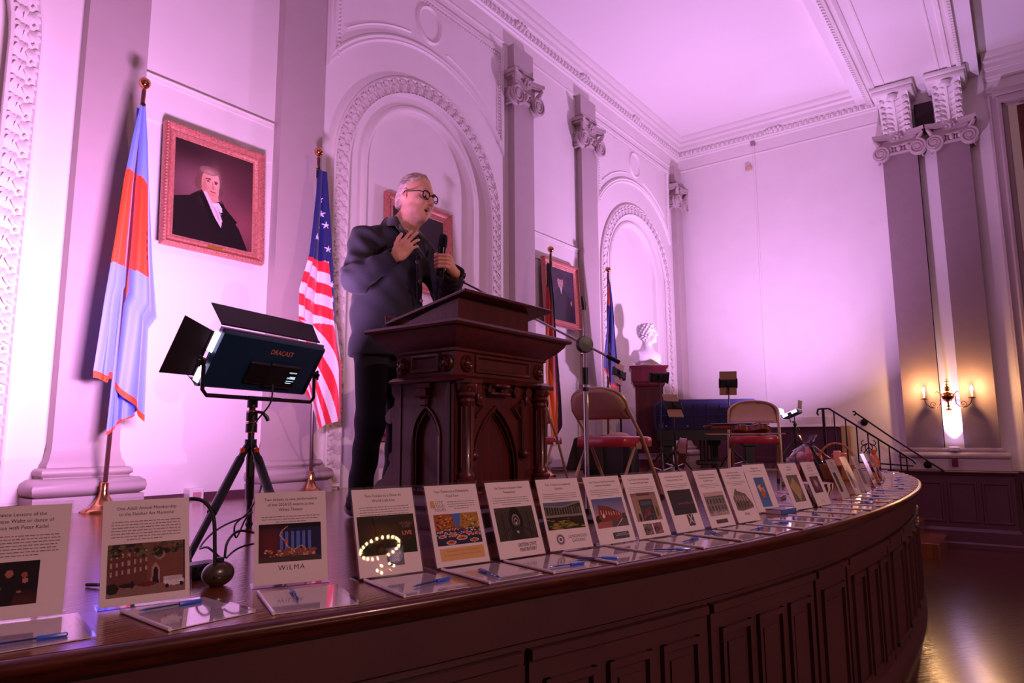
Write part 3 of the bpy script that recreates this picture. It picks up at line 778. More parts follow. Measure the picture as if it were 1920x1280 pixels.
def c3(u, v, z):
    if u > .72 + .3 * (z - 1.6) * .3 and z < 2.1: return '#1d1650'
    r = z - 1.15
    if z > 2.05: return '#0d0710'
    if u < .22 + (1.75 - z) * .45 and z < 1.62: return '#f08a28' if u < .45 else '#e8701c'
    if z < 1.0: return '#c0301f' if u < .85 else '#1d1650'
    if u < .52 + (2.05 - z) * .22: return '#a01a1e'
    return '#120910' if z > 1.5 or u > .70 else '#c0301f'
flag((6.12, 4.13), 2.49, 'black red and gold flag hanging folded in front of the far framed portrait', [(0, -.0), (.3, -.05), (.6, -.10), (.72, -.08), (1, .04)], [(0, .07), (.25, .13), (.5, .19), (.8, .25), (1, .24)],
     c3, lambda u: .33 + .9 * max(0, u - .5) ** 1 , 3.4, .17, .06, lean=(.08, -.05))
flag((7.76, 4.28), 2.60, 'dark blue flag with orange fringed hem beside the marble bust', [(0, .02), (.3, -.04), (.6, -.10), (.85, -.17), (1, -.18)], [(0, .08), (.3, .14), (.6, .20), (1, .30)],
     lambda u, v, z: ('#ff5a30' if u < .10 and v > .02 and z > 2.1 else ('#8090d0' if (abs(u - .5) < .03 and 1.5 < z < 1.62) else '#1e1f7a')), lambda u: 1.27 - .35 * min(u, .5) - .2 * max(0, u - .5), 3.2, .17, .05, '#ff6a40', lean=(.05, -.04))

# ================================================================ PORTRAITS
M_frame = mat('carved_gilt_frame', '#c4796c', 0.4, .25, noise=.25, nscale=60, bump=.35, bscale=90)
M_canvas = mat('oil_canvas', attr=True, rough=.35, coat=.25)
def portrait(loc, w, h, border, pic, label, tilt=2.0, plaque=True, group=None):
    t = thing('framed_portrait', label, 'painting', loc, 0, group)
    t.rotation_euler = (R(-tilt), 0, 0)
    b = MB(); FM = XZ @ Matrix.Diagonal((1, 1, -1, 1))
    q = border
    P = [(-w / 2, -h / 2), (w / 2, -h / 2), (w / 2, h / 2), (-w / 2, h / 2)]
    b.sweep(P, [(0, 0), (0, .035), (-.012, .055), (-q * .22, .06), (-q * .28, .045), (-q * .55, .028), (-q * .62, .034), (-q * .72, .03), (-q * .78, .022), (-q * .92, .018), (-q, .012), (-q, 0)], closed=True, M=FM)
    b.build('frame', M_frame, t, 40)
    b = MB(); n = int(w / .022)
    for i in range(n):
        x = -w / 2 + (i + .5) * w / n
        for z in (-h / 2 + .012, h / 2 - .012): b.ball((x, -.052, z), (.009, .008, .010), 6, 4)
    n = int(h / .022)
    for i in range(n):
        z = -h / 2 + (i + .5) * h / n
        for x in (-w / 2 + .012, w / 2 - .012): b.ball((x, -.052, z), (.010, .008, .009), 6, 4)
    b.build('beading', M_frame, t, 60)
    x0, z0 = -w / 2 + q, h / 2 - q
    pic_mesh('canvas', pic, lambda u, v: (x0 + u * (w - 2 * q), -.012, z0 - v * (h - 2 * q)), M_canvas, t)
    MB().box(-w / 2 + .01, w / 2 - .01, -.008, 0, -h / 2 + .01, h / 2 - .01).build('backing', M_dgrey, t)
    if plaque: MB().box(-.055, .055, -.036, -.03, -h / 2 + q * .35, -h / 2 + q * .35 + .028, .002).build('plaque', mat('plaque_gold', '#c08a30', .3, .6), t)
    return t
p = Pic(150, 180, '#3c1c22')
p.soft(.35, .42, .45, .30, '#8a5a60', .8); p.soft(.85, .75, .35, .3, '#8a4a52', .8); p.soft(.1, .05, .5, .2, '#2a1016', .9); p.soft(.85, .3, .3, .2, '#5a2c34', .6)
p.noise(.10)
p.ell(.42, .33, .155, .135, '#6a4540'); p.ell(.29, .40, .05, .07, '#6a4540'); p.ell(.55, .43, .045, .06, '#5c3a38')     # hair
p.poly([(.33, .45), (.30, .62), (.62, .70), (.54, .50)], '#c98f84')
p.poly([(-.1, .68), (.02, .60), (.18, .56), (.33, .46), (.44, .60), (.56, .54), (.62, .60), (.82, .78), (1.0, 1.1), (-.1, 1.1)], '#160a10')
p.ell(.44, .37, .115, .155, '#d79a8a', rot=.1); p.ell(.46, .46, .09, .07, '#d2907f'); p.soft(.50, .36, .05, .12, '#e8b4a2', .5); p.soft(.36, .42, .04, .12, '#a8645a', .7)
p.ell(.42, .245, .12, .045, '#7d5a52'); p.soft(.43, .26, .08, .03, '#d0a090', .6)
p.line(.38, .335, .435, .33, .007, '#5a3030'); p.line(.485, .345, .53, .35, .007, '#5a3030'); p.ell(.41, .355, .018, .008, '#3a1c20'); p.ell(.505, .365, .017, .008, '#3a1c20')
p.line(.462, .36, .472, .415, .007, '#b87466'); p.soft(.475, .42, .025, .015, '#b06a5e', .8); p.line(.44, .458, .505, .462, .006, '#8e3f40'); p.soft(.47, .49, .04, .012, '#b06a5e', .6)
p.poly([(.35, .47), (.39, .47), (.47, .58), (.55, .56), (.58, .62), (.56, .66), (.60, .74), (.585, .82), (.50, .72), (.44, .62)], '#cdbcc0')
p.poly([(.46, .58), (.55, .56), (.62, .64), (.57, .66), (.52, .63)], '#e4d6da'); p.line(.5, .62, .56, .74, .006, '#a8949c'); p.line(.53, .6, .585, .68, .005, '#a8949c')
p.poly([(.33, .46), (.30, .52), (.42, .72), (.56, .88), (.60, .86), (.46, .66)], '#0d060a'); p.poly([(.58, .52), (.64, .60), (.80, .72), (.72, .76), (.60, .66)], '#12080c')
portrait((2.51, YW - .075, 2.142), .765, .875, .085, p, 'gilt framed portrait of a man in black coat between the first two flags', 3)
p = Pic(110, 130, '#2a1634'); p.soft(.5, .3, .6, .4, '#3c2040', .8); p.noise(.1)
p.poly([(.3, .45), (.42, .38), (.62, .38), (.85, .55), (.95, 1.0), (.2, 1.0)], '#120a16'); p.ell(.50, .25, .10, .13, '#c08a88'); p.ell(.50, .15, .11, .06, '#2a1620'); p.poly([(.47, .36), (.55, .36), (.52, .50)], '#cfc0cc')
p.line(.46, .24, .48, .24, .006, '#3a1c20'); p.line(.53, .24, .55, .24, .006, '#3a1c20'); p.line(.48, .31, .53, .31, .005, '#7a3a3a'); p.ell(.87, .62, .03, .05, '#b8605c'); p.soft(.6, .7, .2, .2, '#2a1830', .6)
portrait((7.11, YW - .075, 2.18), .80, .84, .085, p, 'gilt framed dark portrait behind the black red and gold flag', 3, False)
p = Pic(60, 70, '#1c0d14'); p.soft(.4, .4, .3, .3, '#3a2028', .7); p.noise(.1); p.poly([(.2, 1), (.3, .5), (.6, .5), (.75, 1)], '#0e070a'); p.ell(.45, .35, .1, .13, '#9a6a62')
portrait((4.76, YW + .10 - .01, 2.29), .93, .92, .11, p, 'framed portrait in the arched recess, mostly hidden behind the speaker', 2, False)

# ================================================================ LIGHT PANELS AND THEIR TRIPODS
def light_panel(name, label, c, yaw, tilt, L, H, brand=True, roll=0):
    """flat LED lamp: local x along its length, local y its facing direction, z up; origin at centre"""
    t = thing(name, label, 'stage light', c)
    t.rotation_mode = 'XYZ'
    t.rotation_euler = (Matrix.Rotation(R(yaw), 3, 'Z') @ Matrix.Rotation(R(tilt), 3, 'X') @ Matrix.Rotation(R(roll), 3, 'Y')).to_euler()
    MB().box(-L / 2, L / 2, -.03, .018, -H / 2, H / 2, .008).build('housing', mat('lamp_housing_teal', '#143a58', .35, .1), t)
    b = MB().tube([(-L / 2, .0, H / 2), (-L / 2, .0, -H / 2), (L / 2, 0, -H / 2), (L / 2, 0, H / 2)], .009, 8, closed=True); b.build('rim', mat('lamp_rim', '#8d8796', .25, .8), t)
    MB().box(-L / 2 + .02, L / 2 - .02, .018, .022, -H / 2 + .02, H / 2 - .02).build('diffuser', mat('led_face', '#ffffff', .4, emit=(.9, .45, 1), estr=6), t)
    for z0, z1 in ((.02, H / 2 - .015), (-H / 2 + .01, -.03)):
        MB().box(-L / 2 - .0115, -L / 2 - .0085, -.014, .014, z0, z1).build('side_light_slot', mat('led_slot', '#ffffff', .4, emit=(.95, .75, 1), estr=4), t)
    def flap(M4, w0, w1, ln, nm='barn_door'):
        q = MB(M4); q.add([(-w0 / 2, 0, 0), (w0 / 2, 0, 0), (w1 / 2, 0, ln), (-w1 / 2, 0, ln), (-w0 / 2, .003, 0), (w0 / 2, .003, 0), (w1 / 2, .003, ln), (-w1 / 2, .003, ln)],
                          [(0, 1, 2, 3), (7, 6, 5, 4), (0, 4, 5, 1), (2, 6, 7, 3), (1, 5, 6, 2), (0, 3, 7, 4)]); q.tube([(-w0 / 2, 0, 0), (w0 / 2, 0, 0)], .005, 6)
        return q.build(nm, M_door, t)
    M_door = mat('barn_door_black', '#231a20', .45, .2)
    RX = lambda a: Matrix.Rotation(R(a), 4, 'X'); RZ = lambda a: Matrix.Rotation(R(a), 4, 'Z'); RY = lambda a: Matrix.Rotation(R(a), 4, 'Y')
    flap(T(0, .02, H / 2 + .012) @ RX(-60), L * .97, L * 1.0, .098)
    flap(T(0, .02, -H / 2 - .005) @ RX(-78), L * .97, L * .97, .09)
    if not brand: pass
    else: flap(T(-L / 2 - .012, .02, 0) @ RZ(0) @ RY(-90) @ RX(-28), H * .8, H * 1.0, .115)
    if brand: flap(T(L / 2 + .012, .02, 0) @ RY(90) @ RX(-62), H * .8, H * 1.05, .10)
    if brand:
        MB().box(-.01, .165, -.052, -.03, -H * .36, H * .10, .008).box(-.115, -.005, -.045, -.03, -H * .34, H * .08, .008).build('control_box', M_black, t)
        FMt = T(.035, -.031, H * .24) @ Matrix.Rotation(R(90), 4, 'X')
        text_mesh('brand_lettering', 'DRACAST', .030, mat('brand_orange', '#e08a68', .4), t, FMt, bold=.01)
        sc = MB().box(.098, .150, -.0535, -.052, -.065, .005).build('screen', mat('screen_dark', '#06080c', .2), t)
        Mx = lambda x, z: T(x, -.0545, z) @ Matrix.Rotation(R(90), 4, 'X')
        ms = mat('screen_text', '#bfe6ff', .4, emit='#cfeaff', estr=1.6)
        text_mesh('readout', '100%', .017, ms, sc, Mx(.130, -.036), bold=.02); text_mesh('readout', 'CH', .011, ms, sc, Mx(.106, -.036)); text_mesh('readout', 'RGB MODE', .009, ms, sc, Mx(.124, -.010))
        MB().box(.101, .147, -.0542, -.0535, -.047, -.0455).box(.101, .135, -.0542, -.0535, -.056, -.0545).build('readout_lines', ms, sc)
    return t
def yoke(t_parent, L, H, drop, yaw, at):
    q = MB(); w = L / 2 + .022
    q.tube([(-w, 0, 0), (-w, 0, -drop + .02), (-w + .02, 0, -drop), (w - .02, 0, -drop), (w, 0, -drop + .02), (w, 0, 0)], .008, 6, flat=1.0)
    q.box(-.09, .09, -.016, .016, -drop - .008, -drop + .008, .003)
    o = q.build('yoke', M_black, t_parent); o.location = at; o.rotation_euler = (0, 0, R(yaw))
    for s in (-1, 1):
        k = MB(); k.lathe([(.014, 0), (.016, .004), (.016, .014), (.008, .02), (.008, .03)], (s * w, 0, 0), 10, rot('Y', 90 * s)); k.cbox((s * (w + .022), 0, .0), (.012, .012, .045), None, .004)
        k.build('tilt_knob', M_black, o)
def tripod(name, label, base, h, feet, thick=.015, accents=True, neck=.2, top_r=.013):
    t = thing(name, label, 'tripod', (base[0], base[1], 0))
    zt = h - neck
    b = MB().tube([(0, 0, zt - .12), (0, 0, h)], top_r, 12); b.tube([(0, 0, zt - .02), (0, 0, zt + .03)], top_r * 1.8, 12); b.tube([(0, 0, h - .03), (0, 0, h)], top_r * 1.6, 12)
    b.build('centre_column', M_black, t)
    b = MB()
    for z in (zt + .06, zt + .105): b.tube([(0, 0, z), (0, 0, z + .035)], top_r * 1.75, 14)
    b.build('twist_lock', M_dgrey if not accents else M_black, t)
    if accents:
        for z in (zt + .057, zt + .098, zt + .143): MB().tube([(0, 0, z), (0, 0, z + .003)], top_r * 1.8, 14).build('orange_ring', mat('orange_anodised', '#d8561c', .3, .5), t)
    b = MB().tube([(.0, 0, h - .045), (.035, -.02, h - .05), (.05, -.03, h - .07), (.055, -.032, h - .085)], [.006, .006, .009, .007], 8); b.build('head_knob', M_black, t)
    for fx, fy in feet:
        d = Vector((fx, fy, 0)); hd = d.normalized(); a = Vector((hd.x * .04, hd.y * .04, zt)); e = Vector((fx, fy, .0)); m1 = a + (e - a) * .12; m2 = a + (e - a) * .60
        lg = MB().tube([a, m1], thick * .9, 10).tube([m1, m2], thick * 1.15, 12).tube([m2, a + (e - a) * .97], thick * .85, 10).build('leg', M_black, t)
        MB().tube([a + (e - a) * .955, e + Vector((0, 0, .002))], [thick * 1.15, thick * .8], 10).build('foot', M_dgrey, lg)
        MB().tube([(0, 0, zt), a], thick * .8, 8).build('hinge', M_black, lg)
        if accents:
            MB().cbox(tuple(a + (e - a) * .05 + Vector((hd.x * .014, hd.y * .014, .005))), (.018, .018, .022), None, .004).build('lock_tab', mat('orange_anodised'), lg)
    return t
pn = light_panel('led_light_panel', 'large flat teal backed light panel with black flaps in front of the first framed portrait', P1, YAW1, 29.6, .585, .235)
pn.rotation_euler = (Matrix.Rotation(R(YAW1), 3, 'Z') @ Matrix.Rotation(R(29.6), 3, 'X')).to_euler()
tp = tripod('light_tripod', 'black tripod with orange rings carrying the nearer light panel', (1.63, 2.56), .575, [(.295, .445), (-.41, -.29), (-.125, -.48)], .0155, neck=.19)
yoke(tp, .585, .235, .125, YAW1, (0.02, -.044, .705))
q2 = N2.to_track_quat('Y', 'Z').to_euler()
pb = light_panel('led_light_panel', 'small glowing light panel on a tripod beside the stair railing', P2, 0, 0, .30, .20, brand=False); pb.rotation_euler = q2
tp2 = tripod('light_tripod', 'thin black tripod carrying the small light panel by the stair railing', (8.88, 2.28), .56, [(.32, .1), (-.22, .26), (-.1, -.32)], .013, False, .22)
b = MB().tube([(0, 0, .55), (0, 0, .585)], .012, 8)
_x = Vector((N2.y, -N2.x, 0)).normalized() * .17
b.tube([(_x.x - .03, _x.y + .02, .68), (_x.x - .03, _x.y + .02, .60), (_x.x * .9 - .03, _x.y * .9 + .02, .58), (-_x.x * .9 - .03, -_x.y * .9 + .02, .58), (-_x.x - .03, -_x.y + .02, .60), (-_x.x - .03, -_x.y + .02, .68)], .006, 6).tube([(0, 0, .58), (-.03, .02, .58)], .01, 8)
b.build('yoke', M_black, tp2)

# cables and power bits around the near tripod
def cable(name, label, pts, r, cat='cable', m=None, n=10):
    P = [Vector(p) for p in pts]; out = []
    for i in range(len(P) - 1):
        p0, p1, p2, p3 = P[max(i - 1, 0)], P[i], P[i + 1], P[min(i + 2, len(P) - 1)]
        for k in range(n):
            t = k / n; out.append(0.5 * ((2 * p1) + (p2 - p0) * t + (2 * p0 - 5 * p1 + 4 * p2 - p3) * t * t + (3 * p1 - p0 - 3 * p2 + p3) * t ** 3))
    out.append(P[-1])
    return tag(MB().tube(out, r, 8).build(name, m or M_black, None), label, cat)
# ================================================================ CABLES AND POWER NEAR THE TRIPOD
t = thing('power_hub', 'dark olive rounded power hub on the deck between the second and third signs', 'power strip', (1.125, 1.90, 0))
MB().ball((0, 0, .034), (.048, .034, .036), 20, 12).build('body', mat('olive_plastic', '#3b3018', .3, coat=.4), t)
MB().box(-.012, .012, -.012, .012, .066, .08, .003).build('plug', M_black, t)
MB().box(-.03, .02, -.0345, -.031, .03, .036, .001).build('switch', M_dgrey, t)
tag(MB().box(1.09, 1.21, 2.02, 2.09, .001, .045, .006).build('power_adapter', M_black), 'black rectangular power adapter lying behind the olive power hub', 'adapter')
cable('power_cable', 'thick black cable arching up out of the olive power hub', [(1.105, 1.885, .05), (1.105, 1.89, .11), (1.10, 1.90, .20), (1.07, 1.92, .245), (1.02, 1.96, .235), (.97, 2.0, .15), (.95, 2.05, .03), (.9, 2.2, .006)], .0055)
cable('panel_cable', 'thin black cable hanging from the light panel down past the tripod leg', [(1.66, 2.47, .64), (1.64, 2.45, .56), (1.56, 2.43, .47), (1.55, 2.42, .38), (1.60, 2.44, .30), (1.62, 2.46, .22), (1.56, 2.44, .14), (1.48, 2.40, .10), (1.50, 2.42, .05), (1.56, 2.46, .11), (1.60, 2.48, .13), (1.52, 2.42, .12), (1.40, 2.34, .11), (1.28, 2.22, .10), (1.15, 2.05, .09), (1.13, 1.97, .10), (1.14, 1.92, .075)], .0035)
cable('loop_cable', 'black cable looping right from the olive power hub behind the third sign', [(1.14, 1.895, .075), (1.15, 1.90, .12), (1.19, 1.91, .145), (1.26, 1.93, .13), (1.36, 1.96, .10), (1.42, 2.0, .008)], .0038)
cable('low_cable', 'second black cable running low from the olive power hub behind the third sign', [(1.145, 1.895, .075), (1.18, 1.90, .095), (1.24, 1.92, .10), (1.34, 1.95, .09), (1.42, 1.93, .006)], .003)
t = thing('outlet_box', 'small white floor outlet box against the back wall behind the tripod', 'outlet', (2.50, YW - .04, 0))
MB().box(-.05, .05, -.05, .04, 0, .085, .006).build('housing', M_wall, t)
MB().box(-.03, .03, -.053, -.05, .02, .06, .002).build('socket_plate', mat('socket_pink', '#c98a90', .4), t)

# ================================================================ LECTERN
M_mah = mat('mahogany', '#4b120d', 0.36, noise=.35, nscale=5, stretch=(6, 6, .7), coat=.2, bump=.12, bscale=30)
M_mahd = mat('mahogany_board', '#48140d', 0.3, noise=.3, nscale=5, stretch=(.8, 6, 6), coat=.4)
lc = thing('lectern', 'carved dark wooden lectern with sloping top and pointed arch panels', 'lectern', (2.03, 1.80, 0))
W_, D_ = .63, .33
rectp = [(0, 0), (W_, 0), (W_, D_), (0, D_)]
MB().sweep(rectp, [(.0, .0), (.055, 0), (.055, .045), (.04, .06), (.045, .075), (.045, .12), (.03, .135), (.035, .15), (.02, .17), (.02, .19), (0, .2)], closed=True).box(.0, W_, .0, D_, 0, .2).build('plinth', M_mah, lc, 40)
MB().box(.03, W_ - .03, .03, D_, .19, .66).build('body', M_mah, lc)
def arch_panel(x0, x1, z0, z1, ax0, ax1, az, n=10):
    """board with a pointed opening, drawn in (x, z)"""
    cx = (ax0 + ax1) / 2; hw = (ax1 - ax0) / 2; zs = az - hw * 1.75; Rr = (hw * hw + (az - zs) ** 2) / (2 * hw)
    L = [(ax0, z0), (ax0, zs)] + [(ax0 + Rr - math.sqrt(max(0, Rr * Rr - ((az - zs) * i / n) ** 2)), zs + (az - zs) * i / n) for i in range(1, n + 1)]
    Rg = [(2 * cx - x, z) for x, z in L]
    return L, Rg, cx
def gothic(M, w, ax0, ax1, az, th=.02):
    b = MB(M); z0, z1 = .215, .64
    L, Rg, cx = arch_panel(0, w, z0, z1, ax0, ax1, az)
    for side, ln in ((0, L), (w, Rg)):
        for y in (0, th):
            b.grid([[(side, y, z) for x, z in ln], [(x, y, z) for x, z in ln]])
        b.grid([[(x, 0, z) for x, z in ln], [(x, th, z) for x, z in ln]])
    for y in (0, th): b.add([(0, y, az), (w, y, az), (w, y, z1), (0, y, z1)], [(0, 1, 2, 3)])
    o = b.build('arched_frame', M_mah, lc, 30)
    q = MB(M); q.tube([(x, -.002, z) for x, z in L] + [(x, -.002, z) for x, z in Rg[::-1]], .008, 6); q.tube([(x + (.014 if x < cx else -.014), .004, z - .012) for x, z in L] + [(x + (.014 if x < cx else -.014), .004, z - .012) for x, z in Rg[::-1]], .004, 6)
    q.tube([(ax0, 0, .222), (ax1, 0, .222)], .007, 6)
    q.build('arch_moulding', M_mah, lc, 60)
gothic(T(.0, .005, 0), W_, .11, .42, .545)
MS_ = Matrix(((0, 1, 0, .005), (-1, 0, 0, D_), (0, 0, 1, 0), (0, 0, 0, 1)))   # side face: local x runs from the back to the front
gothic(MS_, D_, .10, .25, .545)
for x in (.055, W_ - .055):
    b = MB().lathe([(.045, .2), (.047, .22), (.038, .228), (.045, .24), (.045, .252), (.034, .26), (.036, .275), (.027, .285), (.027, .55), (.034, .56), (.03, .572), (.042, .585), (.036, .597), (.046, .61), (.046, .63)], (x, -.012, 0), 20)
    for k in range(8):
        a = 2 * PI * k / 8; b.tube([(x + .027 * math.cos(a), -.012 + .027 * math.sin(a), .30), (x + .027 * math.cos(a), -.012 + .027 * math.sin(a), .54)], .004, 5)
    b.build('column', M_mah, lc, 50)
    MB().box(x - .05, x + .05, -.06, .03, .19, .205, .003).build('column_foot', M_mah, lc); MB().box(x - .05, x + .05, -.06, .03, .63, .65, .003).build('column_block', M_mah, lc)
b = MB()
for x in (.13, .22, .31, .40, .49): b.lathe([(.0, -.02), (.012, -.018), (.022, -.006), (.024, .004), (.024, .01)], (x, -.004, .615), 14, rot('X', -90).inverted())
b.box(.20, .34, -.03, .01, .592, .606, .004).box(.22, .32, -.04, .01, .625, .64, .004).box(.12, .15, -.02, .01, .56, .60, .004).box(.46, .49, -.02, .01, .56, .60, .004)
for x, s in ((.12, 1), (.43, -1)):
    b.tube([(x, -.008, .56), (x + .05 * s, -.008, .545), (x + .0 * s, -.008, .50)], .007, 6); b.tube([(x - .015 * s, -.008, .58), (x - .02 * s, -.008, .36)], .008, 6); b.ball((x - .02 * s, -.012, .345), .022, 12, 8)
b.build('carved_bracket', M_mah, lc, 50)
# frieze with sunk panels and bosses, cornice and shelf
b = MB().box(.0, W_, .0, D_, .645, .765)
b.sweep(rectp, [(0, .64), (.02, .642), (.025, .652), (.012, .665), (0, .668)], closed=True)
FX = T(0, 0, 0) @ XZ @ Matrix.Diagonal((1, 1, -1, 1))
b.sweep([(.13, .69), (W_ - .13, .69), (W_ - .13, .75), (.13, .75)], [(-.01, 0), (-.004, .012), (.006, .010), (.01, 0)], closed=True, M=FX)
b.build('frieze', M_mah, lc, 40)
Fy = Matrix(((0, 0, -1, 0), (-1, 0, 0, D_), (0, 1, 0, 0), (0, 0, 0, 1)))
MB().sweep([(.10, .69), (D_ - .085, .69), (D_ - .085, .75), (.10, .75)], [(-.01, 0), (-.004, .012), (.006, .010), (.01, 0)], closed=True, M=Fy).build('frieze_panel', M_mah, lc, 40)
BP = [(.036, 0), (.036, .006), (.030, .012), (.026, .008), (.020, .006), (.014, .014), (.008, .018), (0, .02)]
for p_, M3 in (((.07, 0, .715), rot('X', 90)), ((W_ - .05, 0, .715), rot('X', 90)), ((0, .045, .715), rot('Y', -90)), ((0, .29, .715), rot('Y', -90))):
    b = MB().lathe(BP, p_, 20, M3)
    for k in range(6):
        a = 2 * PI * k / 6; v = M3 @ Vector((.018 * math.cos(a), .018 * math.sin(a), .013)); b.ball((p_[0] + v.x, p_[1] + v.y, p_[2] + v.z), .006, 6, 5)
    b.build('rosette', M_mah, lc, 50)
MB().sweep(rectp, [(0, .76), (.008, .765), (.008, .775), (.02, .785), (.05, .81), (.072, .835), (.078, .85), (.095, .853), (.10, .862), (.095, .872), (.08, .878), (-.1, .878)], closed=True).build('cornice', M_mah, lc, 35)
MB().box(-.07, W_ + .07, -.07, D_ + .07, .866, .877, .003).build('shelf', M_mahd, lc)
b = MB().prism([(.045, .877), (.40, .877), (.40, .905), (.045, 1.0)], .07, W_ - .06, 'x'); b.build('wedge_box', M_mah, lc)
sl = math.atan2(.085, .43)
RM = T(0, .005, 1.006) @ Matrix.Rotation(-sl, 4, 'X')
MB().box(.05, W_ + .06, -.02, .46, 0, .016, .004, M=RM).build('sloping_top', M_mahd, lc)
MB().box(.05, W_ + .06, .452, .466, 0, .045, .004, M=RM).build('book_ledge', M_mah, lc)
sc_ = [(.30, .0), (.30, .64), (.36, .64), (.355, .60), (.335, .58), (.345, .55), (.375, .535), (.395, .51), (.39, .485), (.365, .475), (.35, .485), (.35, .36), (.365, .35), (.37, .33), (.36, .315), (.40, .25), (.435, .235), (.455, .21), (.45, .18), (.425, .165), (.40, .17), (.385, .155), (.375, .12), (.375, .0)]
for x in (.0, W_ - .03): MB().prism(sc_, x, x + .03, 'x').build('scroll_bracket', M_mah, lc, 50)
MB().box(-.02, .012, .12, .20, .615, .64, .004).box(-.035, .012, .13, .19, .58, .615, .006).box(-.018, .01, .14, .18, .545, .58, .006).build('corbel', M_mah, lc)

# ================================================================ MICROPHONE STAND
ms_ = thing('microphone_stand', 'chrome boom microphone stand with round black clutch right of the lectern', 'microphone stand', (3.12, 1.846, 0))
pv = Vector((0, 0, .904)); tip = Vector((2.86 - 3.12, 2.50 - 1.846, 1.30)); tail = Vector((.07, -.15, .845)) ; tail = pv + (pv - tip).normalized() * .21
MB().tube([(0, 0, .02), (0, 0, .70)], .012, 14).tube([(0, 0, .70), (0, 0, 1.13)], .0075, 12).build('pole', M_chrome, ms_)
MB().tube([(0, 0, .69), (0, 0, .78)], .017, 14).tube([(0, 0, .655), (0, 0, .675)], .018, 12).build('height_clutch', M_black, ms_)
MB().lathe([(.0, .0), (.14, .0), (.14, .012), (.12, .02), (.02, .028), (.018, .05), (0, .05)], (0, 0, 0), 28).build('base', M_black, ms_)
dvv = (tip - pv).normalized()
MB().tube([tuple(tail), tuple(tip)], .0065, 10).build('boom', M_chrome, ms_)
MB().tube([tuple(tail), tuple(tail + dvv * .075)], .011, 12).build('counterweight', M_black, ms_)
nv_ = Vector((.55, .80, 0)).normalized()
Mq = nv_.to_track_quat('Z', 'Y').to_matrix()
MB().lathe([(0, -.022), (.042, -.02), (.046, -.012), (.046, .012), (.042, .02), (0, .022)], tuple(pv), 24, Mq).build('boom_clutch', M_black, ms_)
MB().tube([tuple(pv), tuple(pv + Vector((-.03, .0, -.05)))], .004, 8).ball(tuple(pv + Vector((-.032, .0, -.055))), .009).build('wing_screw', M_chrome, ms_)
MB().tube([(0, 0, 1.09), (0, 0, 1.115)], .011, 10).tube([(0, 0, 1.115), (-.005, .004, 1.165)], [.013, .009], 10).build('top_adapter', M_black, ms_)
b = MB().tube([tuple(tip - dvv * .03), tuple(tip)], .010, 10); b.build('boom_tip', M_black, ms_)
cl = MB()
cM = T(*(tip + Vector((0, 0, .022)))) @ Matrix.Rotation(R(-30), 4, 'Z') @ Matrix.Rotation(R(12), 4, 'Y')
for s in (1, -1):
    rows = []
    for i in range(7):
        x = -.045 + i * .012; rr = .019 + .004 * math.sin(PI * i / 6)
        rows.append([(x, rr * math.sin(a) * 1.0, rr * (-math.cos(a)) + .01) for a in [(-130 + 260 * k / 12) * PI / 180 for k in range(13)]])
    cl.M = cM; cl.grid(rows if s > 0 else [[(p[0], p[1] * .82, (p[2] - .01) * .82 + .01) for p in r] for r in rows])
cl.build('microphone_clip', M_black, ms_, 50)

